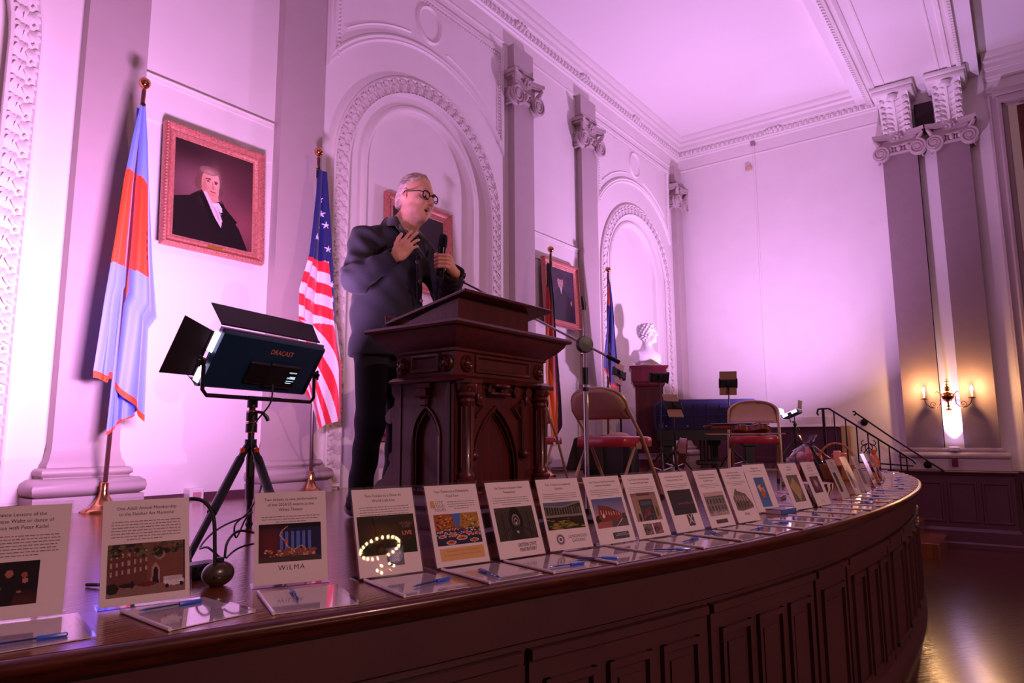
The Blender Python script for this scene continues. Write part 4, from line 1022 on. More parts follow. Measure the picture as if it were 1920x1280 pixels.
# ================================================================ FOLDING CHAIRS
M_cf = mat('chair_frame_beige', '#a88a6c', .35, .35); M_cp = mat('chair_back_beige', '#a9876f', .42, .1); M_vin = mat('red_vinyl', '#9c2634', .32, coat=.3, bump=.1, bscale=15)
def folding_chair(loc, yaw, label):
    t = thing('folding_chair', label, 'chair', loc, R(yaw), 'red padded folding chairs on the stage')
    w = .215
    # back frame: one bent tube from the front feet up over the back
    def P(s): return [(.27, s * w, .01), (.02, s * w, .44), (-.17, s * w, .72)]
    pts = [(.27, -w, .01), (.02, -w, .44), (-.155, -w, .64)] + [(-.155 - .08 * math.sin(PI * i / 20), -w * math.cos(PI * i / 20), .64 + .15 * math.sin(PI * i / 20) ** .6) for i in range(1, 20)] + [(-.155, w, .64), (.02, w, .44), (.27, w, .01)]
    MB().tube(pts, .0115, 8).build('back_frame', M_cf, t)
    rows = []
    for i in range(9):
        u = i / 8; z = .575 + .205 * u
        hw = w * .985 * math.sqrt(max(.0, 1 - max(0, (z - .64) / .152) ** 2.6)) if z > .64 else w * .985
        x0 = .02 - (z - .44) / .20 * .175 if z < .64 else -.155 - .075 * (z - .64) / .15
        hw = max(hw, .02)
        rows.append([(x0 - .025 * (1 - (2 * j / 8 - 1) ** 2), hw * (2 * j / 8 - 1), z) for j in range(9)])
    o = MB().grid(rows).build('back_panel', M_cp, t, 60); md = o.modifiers.new('s', 'SOLIDIFY'); md.thickness = .008
    for s in (-1, 1):
        MB().tube([(-.27, s * (w - .025), .01), (-.05, s * (w - .025), .36), (.05, s * (w - .025), .43)], .0105, 8).build('rear_leg', M_cf, t)
        MB().box(-.04, .03, s * (w - .012) - .003, s * (w - .012) + .003, .36, .40, .002).build('hinge_plate', M_cf, t)
    MB().tube([(-.20, -w + .025, .12), (-.20, w - .025, .12)], .007, 8).build('rear_stretcher', M_cf, t)
    MB().tube([(.2, -w, .13), (.2, w, .13)], .007, 8).build('front_stretcher', M_cf, t)
    poly = [(-.17, -.17), (-.17, .17), (-.14, .195), (.12, .20), (.19, .19), (.225, .15), (.235, 0), (.225, -.15), (.19, -.19), (.12, -.20), (-.14, -.195)][::-1]
    b = MB(); lay = [(.97, .375), (1.0, .38), (1.0, .425), (.98, .44), (.90, .448), (.6, .452), (.01, .453)]
    for k, (s_, z) in enumerate(lay): pass
    n = len(poly); vs = []; fs = []
    for s_, z in lay: vs += [(x * s_ + .03 * (1 - s_), y * s_, z) for x, y in poly]
    for k in range(len(lay) - 1):
        for i in range(n): fs.append((k * n + i, k * n + (i + 1) % n, (k + 1) * n + (i + 1) % n, (k + 1) * n + i))
    fs.append(tuple(range(n))[::-1]); fs.append(tuple((len(lay) - 1) * n + i for i in range(n)))
    b.add(vs, fs); b.build('seat', M_vin, t, 60)
    for x, y in ((.27, w), (.27, -w), (-.27, w - .025), (-.27, -w + .025)): MB().tube([(x, y, 0), (x - .01 * (1 if x > 0 else -1), y, .03)], .014, 8).build('foot_cap', M_dgrey, t)
    t.scale = (1, 1, .93)
    return t
folding_chair((4.17, 2.26, 0), -4, 'red padded folding chair seen from behind, beside the microphone stand')
folding_chair((5.08, 3.55, 0), 10, 'folding chair half hidden behind the lectern, only its red seat edge showing')
folding_chair((6.24, 1.96, 0), 197, 'red padded folding chair holding a violin')

# ================================================================ TABLET STANDS
M_tab = mat('tablet_back', '#b7947c', .35, .5)
def tablet_stand(loc, h, yaw, label, tablet=None, tilt=15, spread=.25, roll=0):
    t = thing('tablet_stand', label, 'stand', (loc[0], loc[1], 0), R(yaw), 'slim black tablet stands')
    MB().tube([(0, 0, .06), (0, 0, h * .55)], .012, 10).tube([(0, 0, h * .55), (0, 0, h)], .008, 10).build('pole', M_blackm, t)
    for z in (h * .55, h * .32):
        MB().tube([(0, 0, z - .015), (0, 0, z + .02)], .018, 10).tube([(0, 0, z), (.03, .01, z)], .005, 6).build('clamp', M_black, t)
    for k in range(3):
        a = 2 * PI * k / 3 + .5; e = (spread * math.cos(a), spread * math.sin(a)); lg = MB().tube([(.012 * math.cos(a), .012 * math.sin(a), .26), (*e, .012)], .008, 8).build('leg', M_blackm, t)
        MB().tube([(0, 0, .10), (e[0] * .5, e[1] * .5, .135)], .005, 6).build('brace', M_chrome, lg); MB().ball((*e, .012), .012, 8, 6).build('rubber_tip', M_black, lg)
    RM = T(0, 0, h + .02) @ Matrix.Rotation(R(tilt), 4, 'Y') @ Matrix.Rotation(R(roll), 4, 'X')
    b = MB(RM); b.box(-.012, .006, -.09, .09, -.045, .045, .008); b.box(-.012, .03, -.10, -.088, -.055, .055, .004); b.box(-.012, .03, .088, .10, -.055, .055, .004); b.box(-.03, -.01, -.02, .02, -.03, .03, .006)
    b.build('holder', M_black, t)
    return t, RM
def tablet(loc, h, yaw, RM, label, w=.17, hh=.25, dz=0.0):
    t = thing('tablet', label, 'tablet', (loc[0], loc[1], 0), R(yaw), 'tablets clamped on the slim stands')
    MB(RM).box(.008, .016, -w / 2, w / 2, -hh / 2 + dz, hh / 2 + dz, .006).build('casing', M_tab, t)
    MB(RM).box(.016, .0165, -w / 2 + .008, w / 2 - .008, -hh / 2 + dz + .008, hh / 2 + dz - .008).build('screen', mat('tablet_screen', '#0b0c10', .1), t)
for loc, h, yaw, tilt, roll, lab, tl in (((7.18, 3.78), 1.13, 75, 10, 20, 'tablet stand behind the nearer folding chair, beside the marble bust pedestal', 'tilted tablet on the stand in front of the dark blue flag'),
        ((5.97, 2.725), .94, 55, -15, 0, 'tablet stand with an empty black holder, in front of the bust pedestal', None),
        ((6.81, 2.96), .72, 60, 24, 0, 'lowest tablet stand, in front of the left end of the covered piano', 'tablet on the lowest stand in front of the piano cover'),
        ((7.60, 2.64), .98, 30, -12, 0, 'tablet stand right in front of the covered piano beside the violin chair', 'tablet standing highest above the piano cover')):
    s_, RM = tablet_stand(loc, h, yaw, lab, None, tilt, .25, roll)
    if tl: tablet(loc, h, yaw, RM, tl, .15 if loc[0] > 7 and loc[1] > 3 else .19, .27)

# ================================================================ MUSICIANS' THINGS BEHIND THE CHAIRS
t = thing('equipment_case', 'black equipment case standing behind the nearer folding chair', 'case', (6.70, 3.70, 0), R(15))
MB().box(-.22, .22, -.30, .22, 0, .36, .02).build('body', mat('case_black', '#0a090b', .7, bump=.2), t); MB().box(-.23, -.22, -.22, .22, .03, .31, .004).build('grille_cloth', M_dgrey, t)
t = thing('round_cushion', 'beige rounded cushion resting on the black equipment case', 'cushion', (6.67, 3.55, .362))
MB().ball((0, 0, .05), (.13, .13, .05), 20, 10).build('padding', mat('beige_cushion', '#b08a72', .6), t); MB().tube([(.13 * math.cos(2 * PI * k / 24), .13 * math.sin(2 * PI * k / 24), .05) for k in range(24)], .006, 6, closed=True).build('piping', mat('beige_cushion'), t)
t = thing('dark_coat', 'dark olive coat draped over the back of the black equipment case', 'coat', (6.68, 3.78, .36))
rows = []
for i in range(12):
    u = i / 11; rows.append([(-.26 + .02 * math.sin(j * 1.3 + u * 3) - .04 * u, .02 + (j / 11 - .5) * (.34 + .12 * u), .06 - .36 * u + .012 * math.sin(j * 1.1) * (1 - u)) for j in range(12)])
rows = [[(p[0] + .22, p[1], p[2] + .0) for p in rows[0]]] + rows
o = MB().grid(rows).build('coat_cloth', mat('olive_cloth', '#262018', .85, noise=.2), t, 70); md = o.modifiers.new('s', 'SOLIDIFY'); md.thickness = .02; md = o.modifiers.new('b', 'SUBSURF'); md.levels = 1; md.render_levels = 1
t.location.z = .36; 

# piano under a quilted blue cover
A, B_ = Vector((8.30, 3.85, 0)), Vector((8.96, 2.72, 0)); yv = (B_ - A).normalized(); ang = math.atan2(yv.y, yv.x)
pi_ = thing('grand_piano', 'grand piano under a quilted dark blue cover at the back of the stage', 'piano', A, ang)
Lp = (B_ - A).length
def prow(z, o, r=.0): return [(-o, -o), (Lp + o, -o), (Lp + o, 1.5), (Lp * .92, 1.65), (Lp * .66, 1.62), (Lp * .5, 1.3), (Lp * .34, .8), (Lp * .1, .48), (-o, .38)]
b = MB(); base = prow(0, 0); n = len(base); vs = []; fs = []
cx_, cy_ = Lp * .6, .40
for s_, z in ((1.0, .50), (1.0, .52), (1.01, .7), (1.0, .80), (.985, .83), (.90, .885), (.87, .89), (.02, .895)): vs += [(cx_ + (x - cx_) * s_, cy_ + (y - cy_) * s_, z) for x, y in base]
for k in range(7):
    for i in range(n): fs.append((k * n + i, k * n + (i + 1) % n, (k + 1) * n + (i + 1) % n, (k + 1) * n + i))
fs.append(tuple(7 * n + i for i in range(n))); b.add(vs, fs)
b.build('quilted_cover', mat('blue_cover', '#141040', .75, noise=.15, bump=.5, bscale=25), pi_, 40)
b = MB()
for k in range(1, 8): b.tube([(Lp * k / 8, -.006, .51), (Lp * k / 8, -.008, .80), (Lp * k / 8, .05, .885)], .004, 5)
b.tube([(0, -.009, .68), (Lp, -.009, .68)], .004, 5); b.build('quilt_seam', mat('seam_blue', '#2f2a78', .6), pi_)
for k in range(5): MB().lathe([(.0, .012), (.012, .008), (.014, 0)], (.12 + k * .27, -.008, .54), 12, rot('X', 90)).build('press_stud', M_chrome, pi_)
MB().prism([(x * .97 + .01, y * .97 + .02) for x, y in base], .36, .51).build('case', M_black, pi_)
for x, y in ((.14, .12), (Lp - .14, .12), (Lp * .72, 1.35)):
    MB().box(x - .06, x + .06, y - .06, y + .06, .06, .37, .01).box(x - .09, x + .09, y - .09, y + .09, .28, .37, .01).lathe([(.03, 0), (.035, .03), (.03, .06)], (x, y, 0), 12).build('leg', M_black, pi_)
b = MB()
for x in (-.07, -.02, .02, .07): b.tube([(Lp / 2 + x, .25, .09), (Lp / 2 + x, .25, .37)], .012, 8)
b.box(Lp / 2 - .13, Lp / 2 + .13, .17, .33, .04, .10, .01); b.build('pedal_lyre', M_black, pi_)
for x in (-.06, 0, .06): MB().box(Lp / 2 + x - .012, Lp / 2 + x + .012, .08, .18, .05, .062, .004).build('pedal', M_brass, pi_)

# string instruments
M_viol = mat('varnish_orange', '#6e3514', .22, noise=.25, nscale=4, coat=.6); M_viold = mat('varnish_dark', '#6a2a16', .25, coat=.6)
def fiddle(name, label, cat, s, M4, col, side):
    """violin family body: x along its length, y across, z thickness; s = body length"""
    t = thing(name, label, cat); t.matrix_world = M4
    def hw(u): return s * (.265 * math.exp(-((u - .24) / .20) ** 2) + .215 * math.exp(-((u - .80) / .17) ** 2) + .075 * math.exp(-((u - .52) / .22) ** 2)) * min(1, math.sqrt(max(0, u) * 9)) * min(1, math.sqrt(max(0, 1 - u) * 9))
    out = [(u * s, hw(u)) for u in [i / 40 for i in range(41)]]; ring = out + [(x, -y) for x, y in out[-2:0:-1]]
    th = s * .12; n = len(ring); vs = []; fs = []
    lay = [(.02, -.035), (.6, -.03), (.9, -.012), (1.0, 0), (1.0, .012), (.975, .014), (.975, th / s - .014), (1.0, th / s - .012), (1.0, th / s), (.9, th / s + .012), (.6, th / s + .032), (.02, th / s + .04)]
    for k, z in lay: vs += [(s * .5 + (x - s * .5) * k, y * k, z * s) for x, y in ring]
    for k in range(len(lay) - 1):
        for i in range(n): fs.append((k * n + i, k * n + (i + 1) % n, (k + 1) * n + (i + 1) % n, (k + 1) * n + i))
    MB().add(vs, fs).build('body', col, t, 50)
    zt = th + .04 * s
    MB().box(s * .62, s * 1.42, -.035 * s, .035 * s, zt + .02 * s, zt + .045 * s, .004).build('fingerboard', M_black, t)
    MB().box(s * .95, s * 1.45, -.03 * s, .03 * s, th * .55, zt + .02 * s, .01).build('neck', side, t)
    b = MB().tube([(s * 1.45, 0, zt), (s * 1.56, 0, zt - .01 * s), (s * 1.62, 0, zt - .03 * s), (s * 1.60, 0, zt - .06 * s), (s * 1.56, 0, zt - .05 * s)], [.03 * s, .026 * s, .024 * s, .02 * s, .016 * s], 8)
    for k in range(4): b.tube([(s * (1.47 + .03 * k), -.07 * s, zt), (s * (1.47 + .03 * k), .07 * s, zt)], .008 * s, 6)
    b.build('scroll', side, t, 50)
    MB().box(s * .42, s * .44, -.06 * s, .06 * s, zt, zt + .075 * s, .002).build('bridge', mat('maple', '#c9a06a', .5), t)
    MB().prism([(s * .04, -.02 * s), (s * .28, -.035 * s), (s * .28, .035 * s), (s * .04, .02 * s)], zt + .03 * s, zt + .045 * s).build('tailpiece', M_black, t)
    for k in range(4): MB().tube([(s * .28, (k - 1.5) * .014 * s, zt + .045 * s), (s * .43, (k - 1.5) * .02 * s, zt + .078 * s), (s * 1.45, (k - 1.5) * .012 * s, zt + .05 * s)], .0012 * max(1, s * 1.5), 4).build('string', M_chrome, t)
    for y in (-1, 1): MB().tube([(s * .36, y * .10 * s, zt - .005 * s), (s * .42, y * .085 * s, zt), (s * .50, y * .10 * s, zt)], .008 * s, 6).build('sound_hole', M_black, t)
    return t
fiddle('violin', 'brown violin lying on the seat of the right hand folding chair', 'violin', .355,
       T(6.20, 1.79, .450) @ Matrix.Rotation(R(114), 4, 'Z') @ Matrix.Rotation(R(16), 4, 'X'), M_viold, M_viold)
t = thing('violin_bow', 'violin bow lying across the seat of the right hand folding chair', 'bow', (6.08, 1.96, .436), R(107))
MB().tube([(-.36, 0, 0), (0, 0, .004), (.37, 0, 0)], .0035, 6).build('stick', mat('bow_wood', '#7a3c1c', .3), t); MB().tube([(-.34, 0, -.004), (.35, 0, -.004)], .003, 4, flat=.4).build('hair', mat('bow_hair', '#d8c8b8', .6), t); MB().box(-.35, -.31, -.005, .005, -.007, .006, .001).build('frog', M_black, t)
fiddle('cello', 'orange brown cello resting on its side on the floor behind the tablet stands', 'cello', .62,
       T(7.30, 3.05, .22) @ Matrix.Rotation(R(25), 4, 'Z') @ Matrix.Rotation(R(-82), 4, 'X') , M_viol, M_viold)

# ================================================================ MARBLE BUST ON ITS PEDESTAL, CARVED CHAIR
M_ros = mat('rosewood', '#5a1a26', .35, noise=.25, nscale=4, stretch=(5, 5, .8), coat=.3)
pe = thing('bust_pedestal', 'square carved reddish wooden pedestal under the marble bust', 'pedestal', (9.0, 4.28, 0), R(28))
def sq(h): return [(-h, -h), (h, -h), (h, h), (-h, h)]
MB().box(-.19, .19, -.19, .19, 0, 1.2).build('shaft', M_ros, pe)
MB().sweep(sq(.19), [(0, 0), (.06, 0), (.06, .1), (.04, .12), (.02, .16), (0, .18)], closed=True).build('foot_moulding', M_ros, pe)
MB().sweep(sq(.19), [(0, 1.10), (.015, 1.11), (.03, 1.14), (.03, 1.16), (.05, 1.18), (.055, 1.30), (.05, 1.34), (.075, 1.37), (.08, 1.395), (-.19, 1.40)], closed=True).build('cap_moulding', M_ros, pe)
for sx in (-1, 1):
    for k in (-1, 1): MB().ball((k * .10, -.245, 1.24), (.03, .012, .03), 12, 8).build('boss', M_ros, pe)
    MB().tube([(sx * .13, -.195, .2), (sx * .13, -.195, .9)] , .012, 8).build('corner_bead', M_ros, pe)
MB().tube([(-.12, -.195, .85)] + [(-.12 * math.cos(PI * i / 10), -.195, .85 + .15 * math.sin(PI * i / 10)) for i in range(1, 10)] + [(.12, -.195, .85)], .012, 8).build('arch_bead', M_ros, pe)
wc = thing('carved_chair', 'tall carved dark wooden chair in the arched recess behind the speaker', 'chair', (4.02, 4.15, 0), R(10))
for sx in (-1, 1):
    MB().box(sx * .24 - .025, sx * .24 + .025, .20, .25, 0, .82, .005).lathe([(.035, .82), (.04, .84), (.03, .86), (.015, .87), (.03, .90), (.032, .915), (.015, .945), (.02, .955), (0, .985)], (sx * .24, .225, 0), 12).lathe([(.035, .42), (.04, .44), (.035, .46)], (sx * .24, .225, 0), 12).build('back_post', M_ros, wc, 50)
    MB().lathe([(.02, 0), (.03, .03), (.02, .08), (.028, .2), (.02, .32), (.03, .40)], (sx * .23, -.2, 0), 12).build('front_leg', M_ros, wc, 50)
    MB().box(sx * .24 - .025, sx * .24 + .025, -.22, .22, .62, .65, .01).build('armrest', M_ros, wc)
MB().box(-.27, .27, -.23, .25, .38, .43, .01).build('seat_frame', M_ros, wc); MB().box(-.22, .22, -.2, .2, .43, .47, .02).build('seat_cushion', M_vin, wc)
MB().box(-.22, .22, .21, .24, .52, .80, .005).build('back_panel', M_ros, wc); MB().prism([(-.24, .80), (.24, .80), (.2, .86), (.0, .93), (-.2, .86)], .205, .24, 'y').build('crest_rail', M_ros, wc)

# ================================================================ STAIR AND RAILINGS
st = thing('stair', kind='structure')
for k in range(5):
    z = -.175 * (k + 1); y = 2.2 - .25 * (k + 1)
    MB().box(9.75, XE - .03, y, 2.2, z - .2, z, .004).build('step', M_deck, st)
M_iron = mat('black_iron', '#17100f', .4, .4)
rl = thing('stair_railing', 'black wrought iron stair railing with a scroll ornament at the end of the stage', 'railing', (10.2, 0, 0))
zt = lambda y: .78 - (2.16 - y) * .72 if y < 2.16 else .78
MB().tube([(0, 2.30, .69), (0, 2.315, .72), (0, 2.30, .775), (0, 2.26, .78), (0, 2.16, .78), (0, 1.20, zt(1.20)), (0, 1.17, zt(1.2) - .04)], .013, 8, flat=1.6).build('handrail', M_iron, rl)
for k, y in enumerate((2.235, 2.10, 1.96, 1.83, 1.70, 1.58, 1.46, 1.34, 1.27)):
    r_ = .016 if k == 0 else .0075
    MB().box(-r_, r_, y - r_, y + r_, -.02 if k == 0 else max(-.3, zt(y) - .78), zt(y)).build('newel_post' if k == 0 else 'baluster', M_iron, rl)
MB().tube([(0, 1.9, .06), (0, 1.2, .02)], .01, 8).build('bottom_rail', M_iron, rl)
b = MB()
for s in (-1, 1):
    b.tube([(0, 1.70 + s * (.01 + .07 * u + .02 * math.sin(u * 9)), .18 + .12 * math.sin(u * 3)) for u in [i / 10 for i in range(11)]], .006, 6)
    b.tube([(0, 1.70 + s * (.05 + .035 * math.cos(a)), .31 + .035 * math.sin(a)) for a in [PI + i * .42 for i in range(12)]], .006, 6)
    b.tube([(0, 1.70, .26), (0, 1.70 + s * .03, .22), (0, 1.70 + s * .07, .17)], .006, 6)
b.build('scroll_ornament', M_iron, rl)
wr = thing('wall_handrail', 'black iron handrail with round brackets sloping down the end wall', 'handrail', (XE - .08, 0, 0))
P_ = [(0, 2.02 + .035 * math.cos(a) * (1 - k / 14), .74 + .035 * math.sin(a) * (1 - k / 14)) for k, a in enumerate([PI * 1.5 - i * .5 for i in range(9)])][::-1]
MB().tube(P_ + [(0, 1.99, .735), (-.19, 1.5, .36), (-.21, 1.0, -.02), (-.21, .93, -.07)], .012, 8).build('rail', M_iron, wr)
for x, y, z in ((0, 1.90, .66), (-.21, 1.12, .07)):
    b = MB().tube([(x, y, z), (x + .02, y, z - .05), (x + .06, y, z - .06)], .007, 6).lathe([(.05, 0), (.05, .01), (.02, .02)], (x + .075, y, z - .06), 16, rot('Y', -90)); b.build('bracket', M_iron, wr)

# ================================================================ WALL SCONCE AND UPLIGHT
sn = thing('wall_sconce', 'brass two armed candle sconce between the two end pilasters', 'wall lamp', (XE - .25, .815, .90))
M_br2 = mat('antique_brass', '#a06a34', .22, 1.0)
b = MB().lathe([(.0, .20), (.012, .195), (.016, .18), (.008, .165), (.02, .155), (.034, .135), (.034, .12), (.02, .10), (.012, .095), (.012, .085), (.03, .08), (.07, .06), (.078, .03), (.065, .0), (.045, -.02), (.05, -.028), (.035, -.04), (.012, -.05), (.008, -.09), (.02, -.10), (.012, -.115), (.03, -.145), (.034, -.16), (0, -.165)], (0, 0, 0), 24)
b.build('body', M_br2, sn, 50)
MB().tube([(0, 0, .20), (0, 0, .26)], .005, 6).tube([(0, -.03, .23), (0, .03, .23)], .004, 6).ball((0, 0, .262), .008, 8, 6).build('finial', M_br2, sn)
MB().tube([(0.02, 0, .02), (.25, 0, .02)], .012, 8).lathe([(.05, 0), (.05, .01), (.02, .02)], (.13, 0, .02), 16, rot('Y', -90)).build('wall_mount', M_br2, sn)
for s in (-1, 1):
    b = MB().tube([(0, s * .05, .02), (0, s * .09, .07), (0, s * .085, .02), (0, s * .09, -.07), (0, s * .14, -.125), (0, s * .20, -.12), (0, s * .255, -.07), (0, s * .27, -.01)], .006, 8)
    b.tube([(0, s * (.17 + (.045 - .003 * k) * math.cos(a)), -.075 + (.045 - .003 * k) * math.sin(a)) for k, a in enumerate([-PI / 2 + i * .6 for i in range(14)])], .004, 6)
    b.tube([(0, s * .09, .07), (0, s * .115, .095), (0, s * .14, .085)], [.005, .005, .002], 6)
    arm = b.build('arm', M_br2, sn, 60)
    MB().lathe([(.0, -.005), (.045, .0), (.05, .008), (.02, .006), (.018, .02), (.0, .02)], (0, s * .275, -.005), 14).build('drip_pan', M_br2, arm)
    cd = MB().lathe([(.014, .01), (.014, .085), (.0, .088)], (0, s * .275, 0), 12).build('candle_sleeve', mat('candle_sleeve', '#c9a88a', .5), arm)
    bl = MB().lathe([(.008, .085), (.016, .10), (.019, .12), (.014, .14), (.005, .16), (0, .165)], (0, s * .275, 0), 12).build('bulb', mat('bulb_glow', '#ffffff', .4, emit=(1, .72, .42), estr=40), sn)
    lamp('sconce_bulb_light', 'POINT', (XE - .29, .815 + s * .275, 1.03), 20, (1, .52, .20), .02)
up = thing('uplight', 'small round white uplight on the pilaster base below the brass sconce', 'uplight', (XE - .17, .80, .195))
MB().lathe([(.05, 0), (.06, .01), (.065, .05), (.06, .055), (.05, .03), (0, .03)], (0, 0, 0), 20).build('housing', mat('uplight_white', '#e8e0f0', .4), up)
MB().lathe([(.048, .035), (0, .036)], (0, 0, 0), 20).build('lens', mat('uplight_glow', '#ffffff', .4, emit=(.6, .4, 1), estr=30), up)
MB().box(-.11, -.09, -.035, .035, -.21, -.08, .004).build('mounting_bracket', M_ros, up)
# ================================================================ SIGNS, BID SHEETS AND PENS ALONG THE STAGE EDGE
M_page = mat('printed_page', '#f2e6e4', .8, spec=.2); M_ink = mat('ink_black', '#1c1719', .6); M_inkg = mat('ink_grey', '#7d7274', .6)
M_print = mat('printed_photo', attr=True, rough=.85, spec=.1); M_acr = thin_clear('clear_acrylic', (.99, .99, .99), .0, .02)
M_cover = thin_clear('clear_cover', (.96, .96, .97), .03, .05); M_spine = mat('white_spine', '#eadfd8', .3, coat=.3)
def photo_church():
    p = Pic(84, 62, '#5a3430'); p.rect(0, 0, 1, .25, '#2c2a1c'); p.poly([(0, .12), (.55, .02), (.62, .75), (0, .80)], '#6a3c34'); p.poly([(.5, .0), (.98, 0), (.98, .8), (.5, .8)], '#7a4a40')
    for r in range(3):
        for c in range(7): p.rect(.03 + c * .075, .20 + r * .16 - c * .012, .055 + c * .075, .29 + r * .16 - c * .012, '#b59a90')
    p.ell(.66, .24, .075, .11, '#9c8578'); p.ell(.66, .24, .045, .07, '#5c3a34'); p.poly([(.55, .8), (.56, .50), (.61, .40), (.66, .50), (.67, .8)], '#b08c80'); p.poly([(.575, .8), (.58, .55), (.61, .47), (.645, .55), (.65, .8)], '#1c1210')
    p.speck(70, 0, 0, 1, .25, ['#20240f', '#4a4a2a', '#6a6440'], .05); p.rect(0, .80, 1, 1, '#8a6a60'); p.ell(.07, .84, .08, .1, '#1f1c12'); p.ell(.5, .80, .12, .05, '#6a2420'); p.ell(.25, .80, .10, .04, '#1a1614')
    p.ell(.85, .80, .14, .08, '#e2d6da'); p.rect(.72, .70, .96, .78, '#cabfc6'); p.ell(.76, .88, .025, .04, '#18120f'); p.ell(.95, .86, .025, .04, '#18120f'); p.rect(.3, .72, .33, .86, '#201814'); return p.noise(.18)
def photo_dance():
    p = Pic(70, 62, '#120c0c'); p.soft(.8, .9, .4, .15, '#4a201c'); p.speck(25, 0, 0, 1, .35, ['#2a2012', '#3c2a18'], .03)
    p.ell(.55, .28, .06, .09, '#b06a55'); p.ell(.78, .32, .045, .07, '#a05a48'); p.ell(.80, .45, .05, .06, '#c07a68'); p.poly([(.3, .5), (.6, .42), (.68, .6), (.62, 1), (.3, 1)], '#0c0a10'); p.ell(.72, .70, .04, .03, '#a8604e'); p.ell(.40, .60, .06, .04, '#7a5a70'); return p.noise(.15)
def photo_theatre():
    p = Pic(84, 56, '#24264e'); p.rect(0, 0, 1, .12, '#0c0f18'); p.rect(0, .12, .28, .85, '#451c28'); p.soft(.2, .5, .15, .4, '#7a2e2c', .6)
    for x in (.33, .42, .51, .60, .69, .78): p.rect(x, .22, x + .05, .68, '#5a7ac8')
    p.rect(.28, .68, .9, .86, '#8c5a48'); p.speck(60, .1, .68, .95, .9, ['#c88a60', '#5a3a30', '#e0b08a', '#b04030'], .03); p.rect(0, .86, 1, 1, '#4a3c38')
    P = [(.45, .08), (.38, .16), (.33, .30), (.40, .44), (.45, .60), (.55, .72), (.62, .64), (.68, .60), (.74, .68), (.73, .74)]
    for a, b in zip(P, P[1:]): p.line(*a, *b, .009, '#e8a070')
    p.ell(.43, .48, .03, .04, '#e84c28'); return p.noise(.15)
def photo_sign():
    p = Pic(80, 60, '#2c2616'); p.rect(0, .55, 1, 1, '#1f2412'); p.ell(.84, .42, .14, .27, '#4a2018'); p.ell(.84, .42, .125, .24, '#2a1e14'); p.soft(.4, .45, .3, .2, '#6a4a20', .6); return p.noise(.12)
def photo_food():
    p = Pic(80, 60, '#8a5a3c'); p.poly([(.38, 0), (.62, 0), (.52, .45), (.46, .45)], '#4a78c8'); p.poly([(0, 0), (.40, 0), (.46, .42), (0, .6)], '#a05a2c'); p.poly([(1, 0), (.6, 0), (.54, .42), (1, .6)], '#b0843c')
    p.speck(60, 0, .05, .4, .5, ['#e0a050', '#5a2c1c', '#c87030'], .03); p.speck(60, .6, .05, 1, .5, ['#e8c060', '#4a6a2c', '#c87030'], .03)
    p.rect(0, .52, 1, 1, '#2a3048'); p.speck(160, 0, .5, 1, .75, ['#c84830', '#e8b080', '#3848a0', '#e8e0d8'], .025)
    for x, y, r in ((.12, .72, .08), (.30, .92, .11), (.55, .80, .12), (.82, .90, .10), (.72, .66, .07), (.34, .66, .07), (.92, .70, .07)): p.ell(x, y, r, r * .6, '#d8d0cc'); p.ell(x, y, r * .8, r * .45, '#d8602c'); p.ell(x, y, r * .3, r * .15, '#60381c')
    return p.noise(.15)
def photo_prison():
    p = Pic(76, 66, '#4a4238'); p.ell(.5, .45, .17, .45, '#1c1612'); p.ell(.5, .42, .10, .20, '#8a8078'); p.ell(.5, .45, .08, .17, '#2a221c'); p.ell(.5, .46, .055, .12, '#a09890'); p.ell(.5, .48, .04, .1, '#1c1612'); p.ell(.5, .5, .02, .05, '#d0c8c0')
    for i in range(7): p.line(.02 + i * .05, .15, .02 + i * .05, 1, .008, '#1c1612'); p.line(.98 - i * .05, .15, .98 - i * .05, 1, .008, '#1c1612')
    p.line(.0, .95, .42, .55, .012, '#15100c'); p.line(1, .95, .58, .55, .012, '#15100c'); p.poly([(.42, .6), (.58, .6), (.75, 1), (.25, 1)], '#2e2822'); p.rect(.47, .72, .53, .80, '#b8b0a8'); return p.noise(.22)
def photo_garden():
    p = Pic(76, 56, '#49442a'); p.rect(0, 0, 1, .18, '#5c6a84'); p.poly([(0, .12), (.35, .16), (.5, .18), (.7, .10), (1, .02), (1, .5), (0, .45)], '#3a3826'); p.poly([(0, .10), (.4, .15), (.5, .17), (.75, .08), (1, 0), (1, .06), (.5, .22), (0, .16)], '#8a8276')
    for i in range(14): p.rect(.03 + i * .07, .2, .045 + i * .07, .44, '#8a8478')
    p.rect(0, .46, 1, .56, '#8a8478'); p.rect(0, .56, 1, 1, '#2a2812')
    for i in range(26): x, y = p.g.uniform(0, 1), p.g.uniform(.58, 1); s = .03 + (y - .55) * .18; p.ell(x, y, s, s * .35, ['#8a7a30', '#a08c40', '#6a6428'][i % 3])
    return p.noise(.15)
def photo_museum():
    p = Pic(70, 62); p.grad(0, .65, '#4a6a9c', '#b48c9c'); p.rect(0, .65, 1, 1, '#5a4a4c'); p.poly([(.10, .75), (.16, .22), (.55, .35), (.80, .5), (.88, .62), (.86, .75), (.5, .8)], '#8a3c30'); p.poly([(.16, .20), (.5, .30), (.85, .55), (.85, .58), (.5, .36), (.16, .26)], '#5a5058')
    for i in range(8): p.rect(.2 + i * .08, .40 + i * .015, .225 + i * .08, .55 + i * .01, '#d8b09a')
    p.ell(.27, .60, .04, .08, '#e8d0b0'); p.poly([(0, 1), (0, .78), (.5, .80), (.45, 1)], '#a4605a'); p.line(.6, 1, .85, .72, .01, '#e0d8dc'); p.speck(20, .0, .6, .15, .8, ['#2a3018'], .04); p.speck(20, .85, .55, 1, .75, ['#3a4828'], .04); return p.noise(.12)
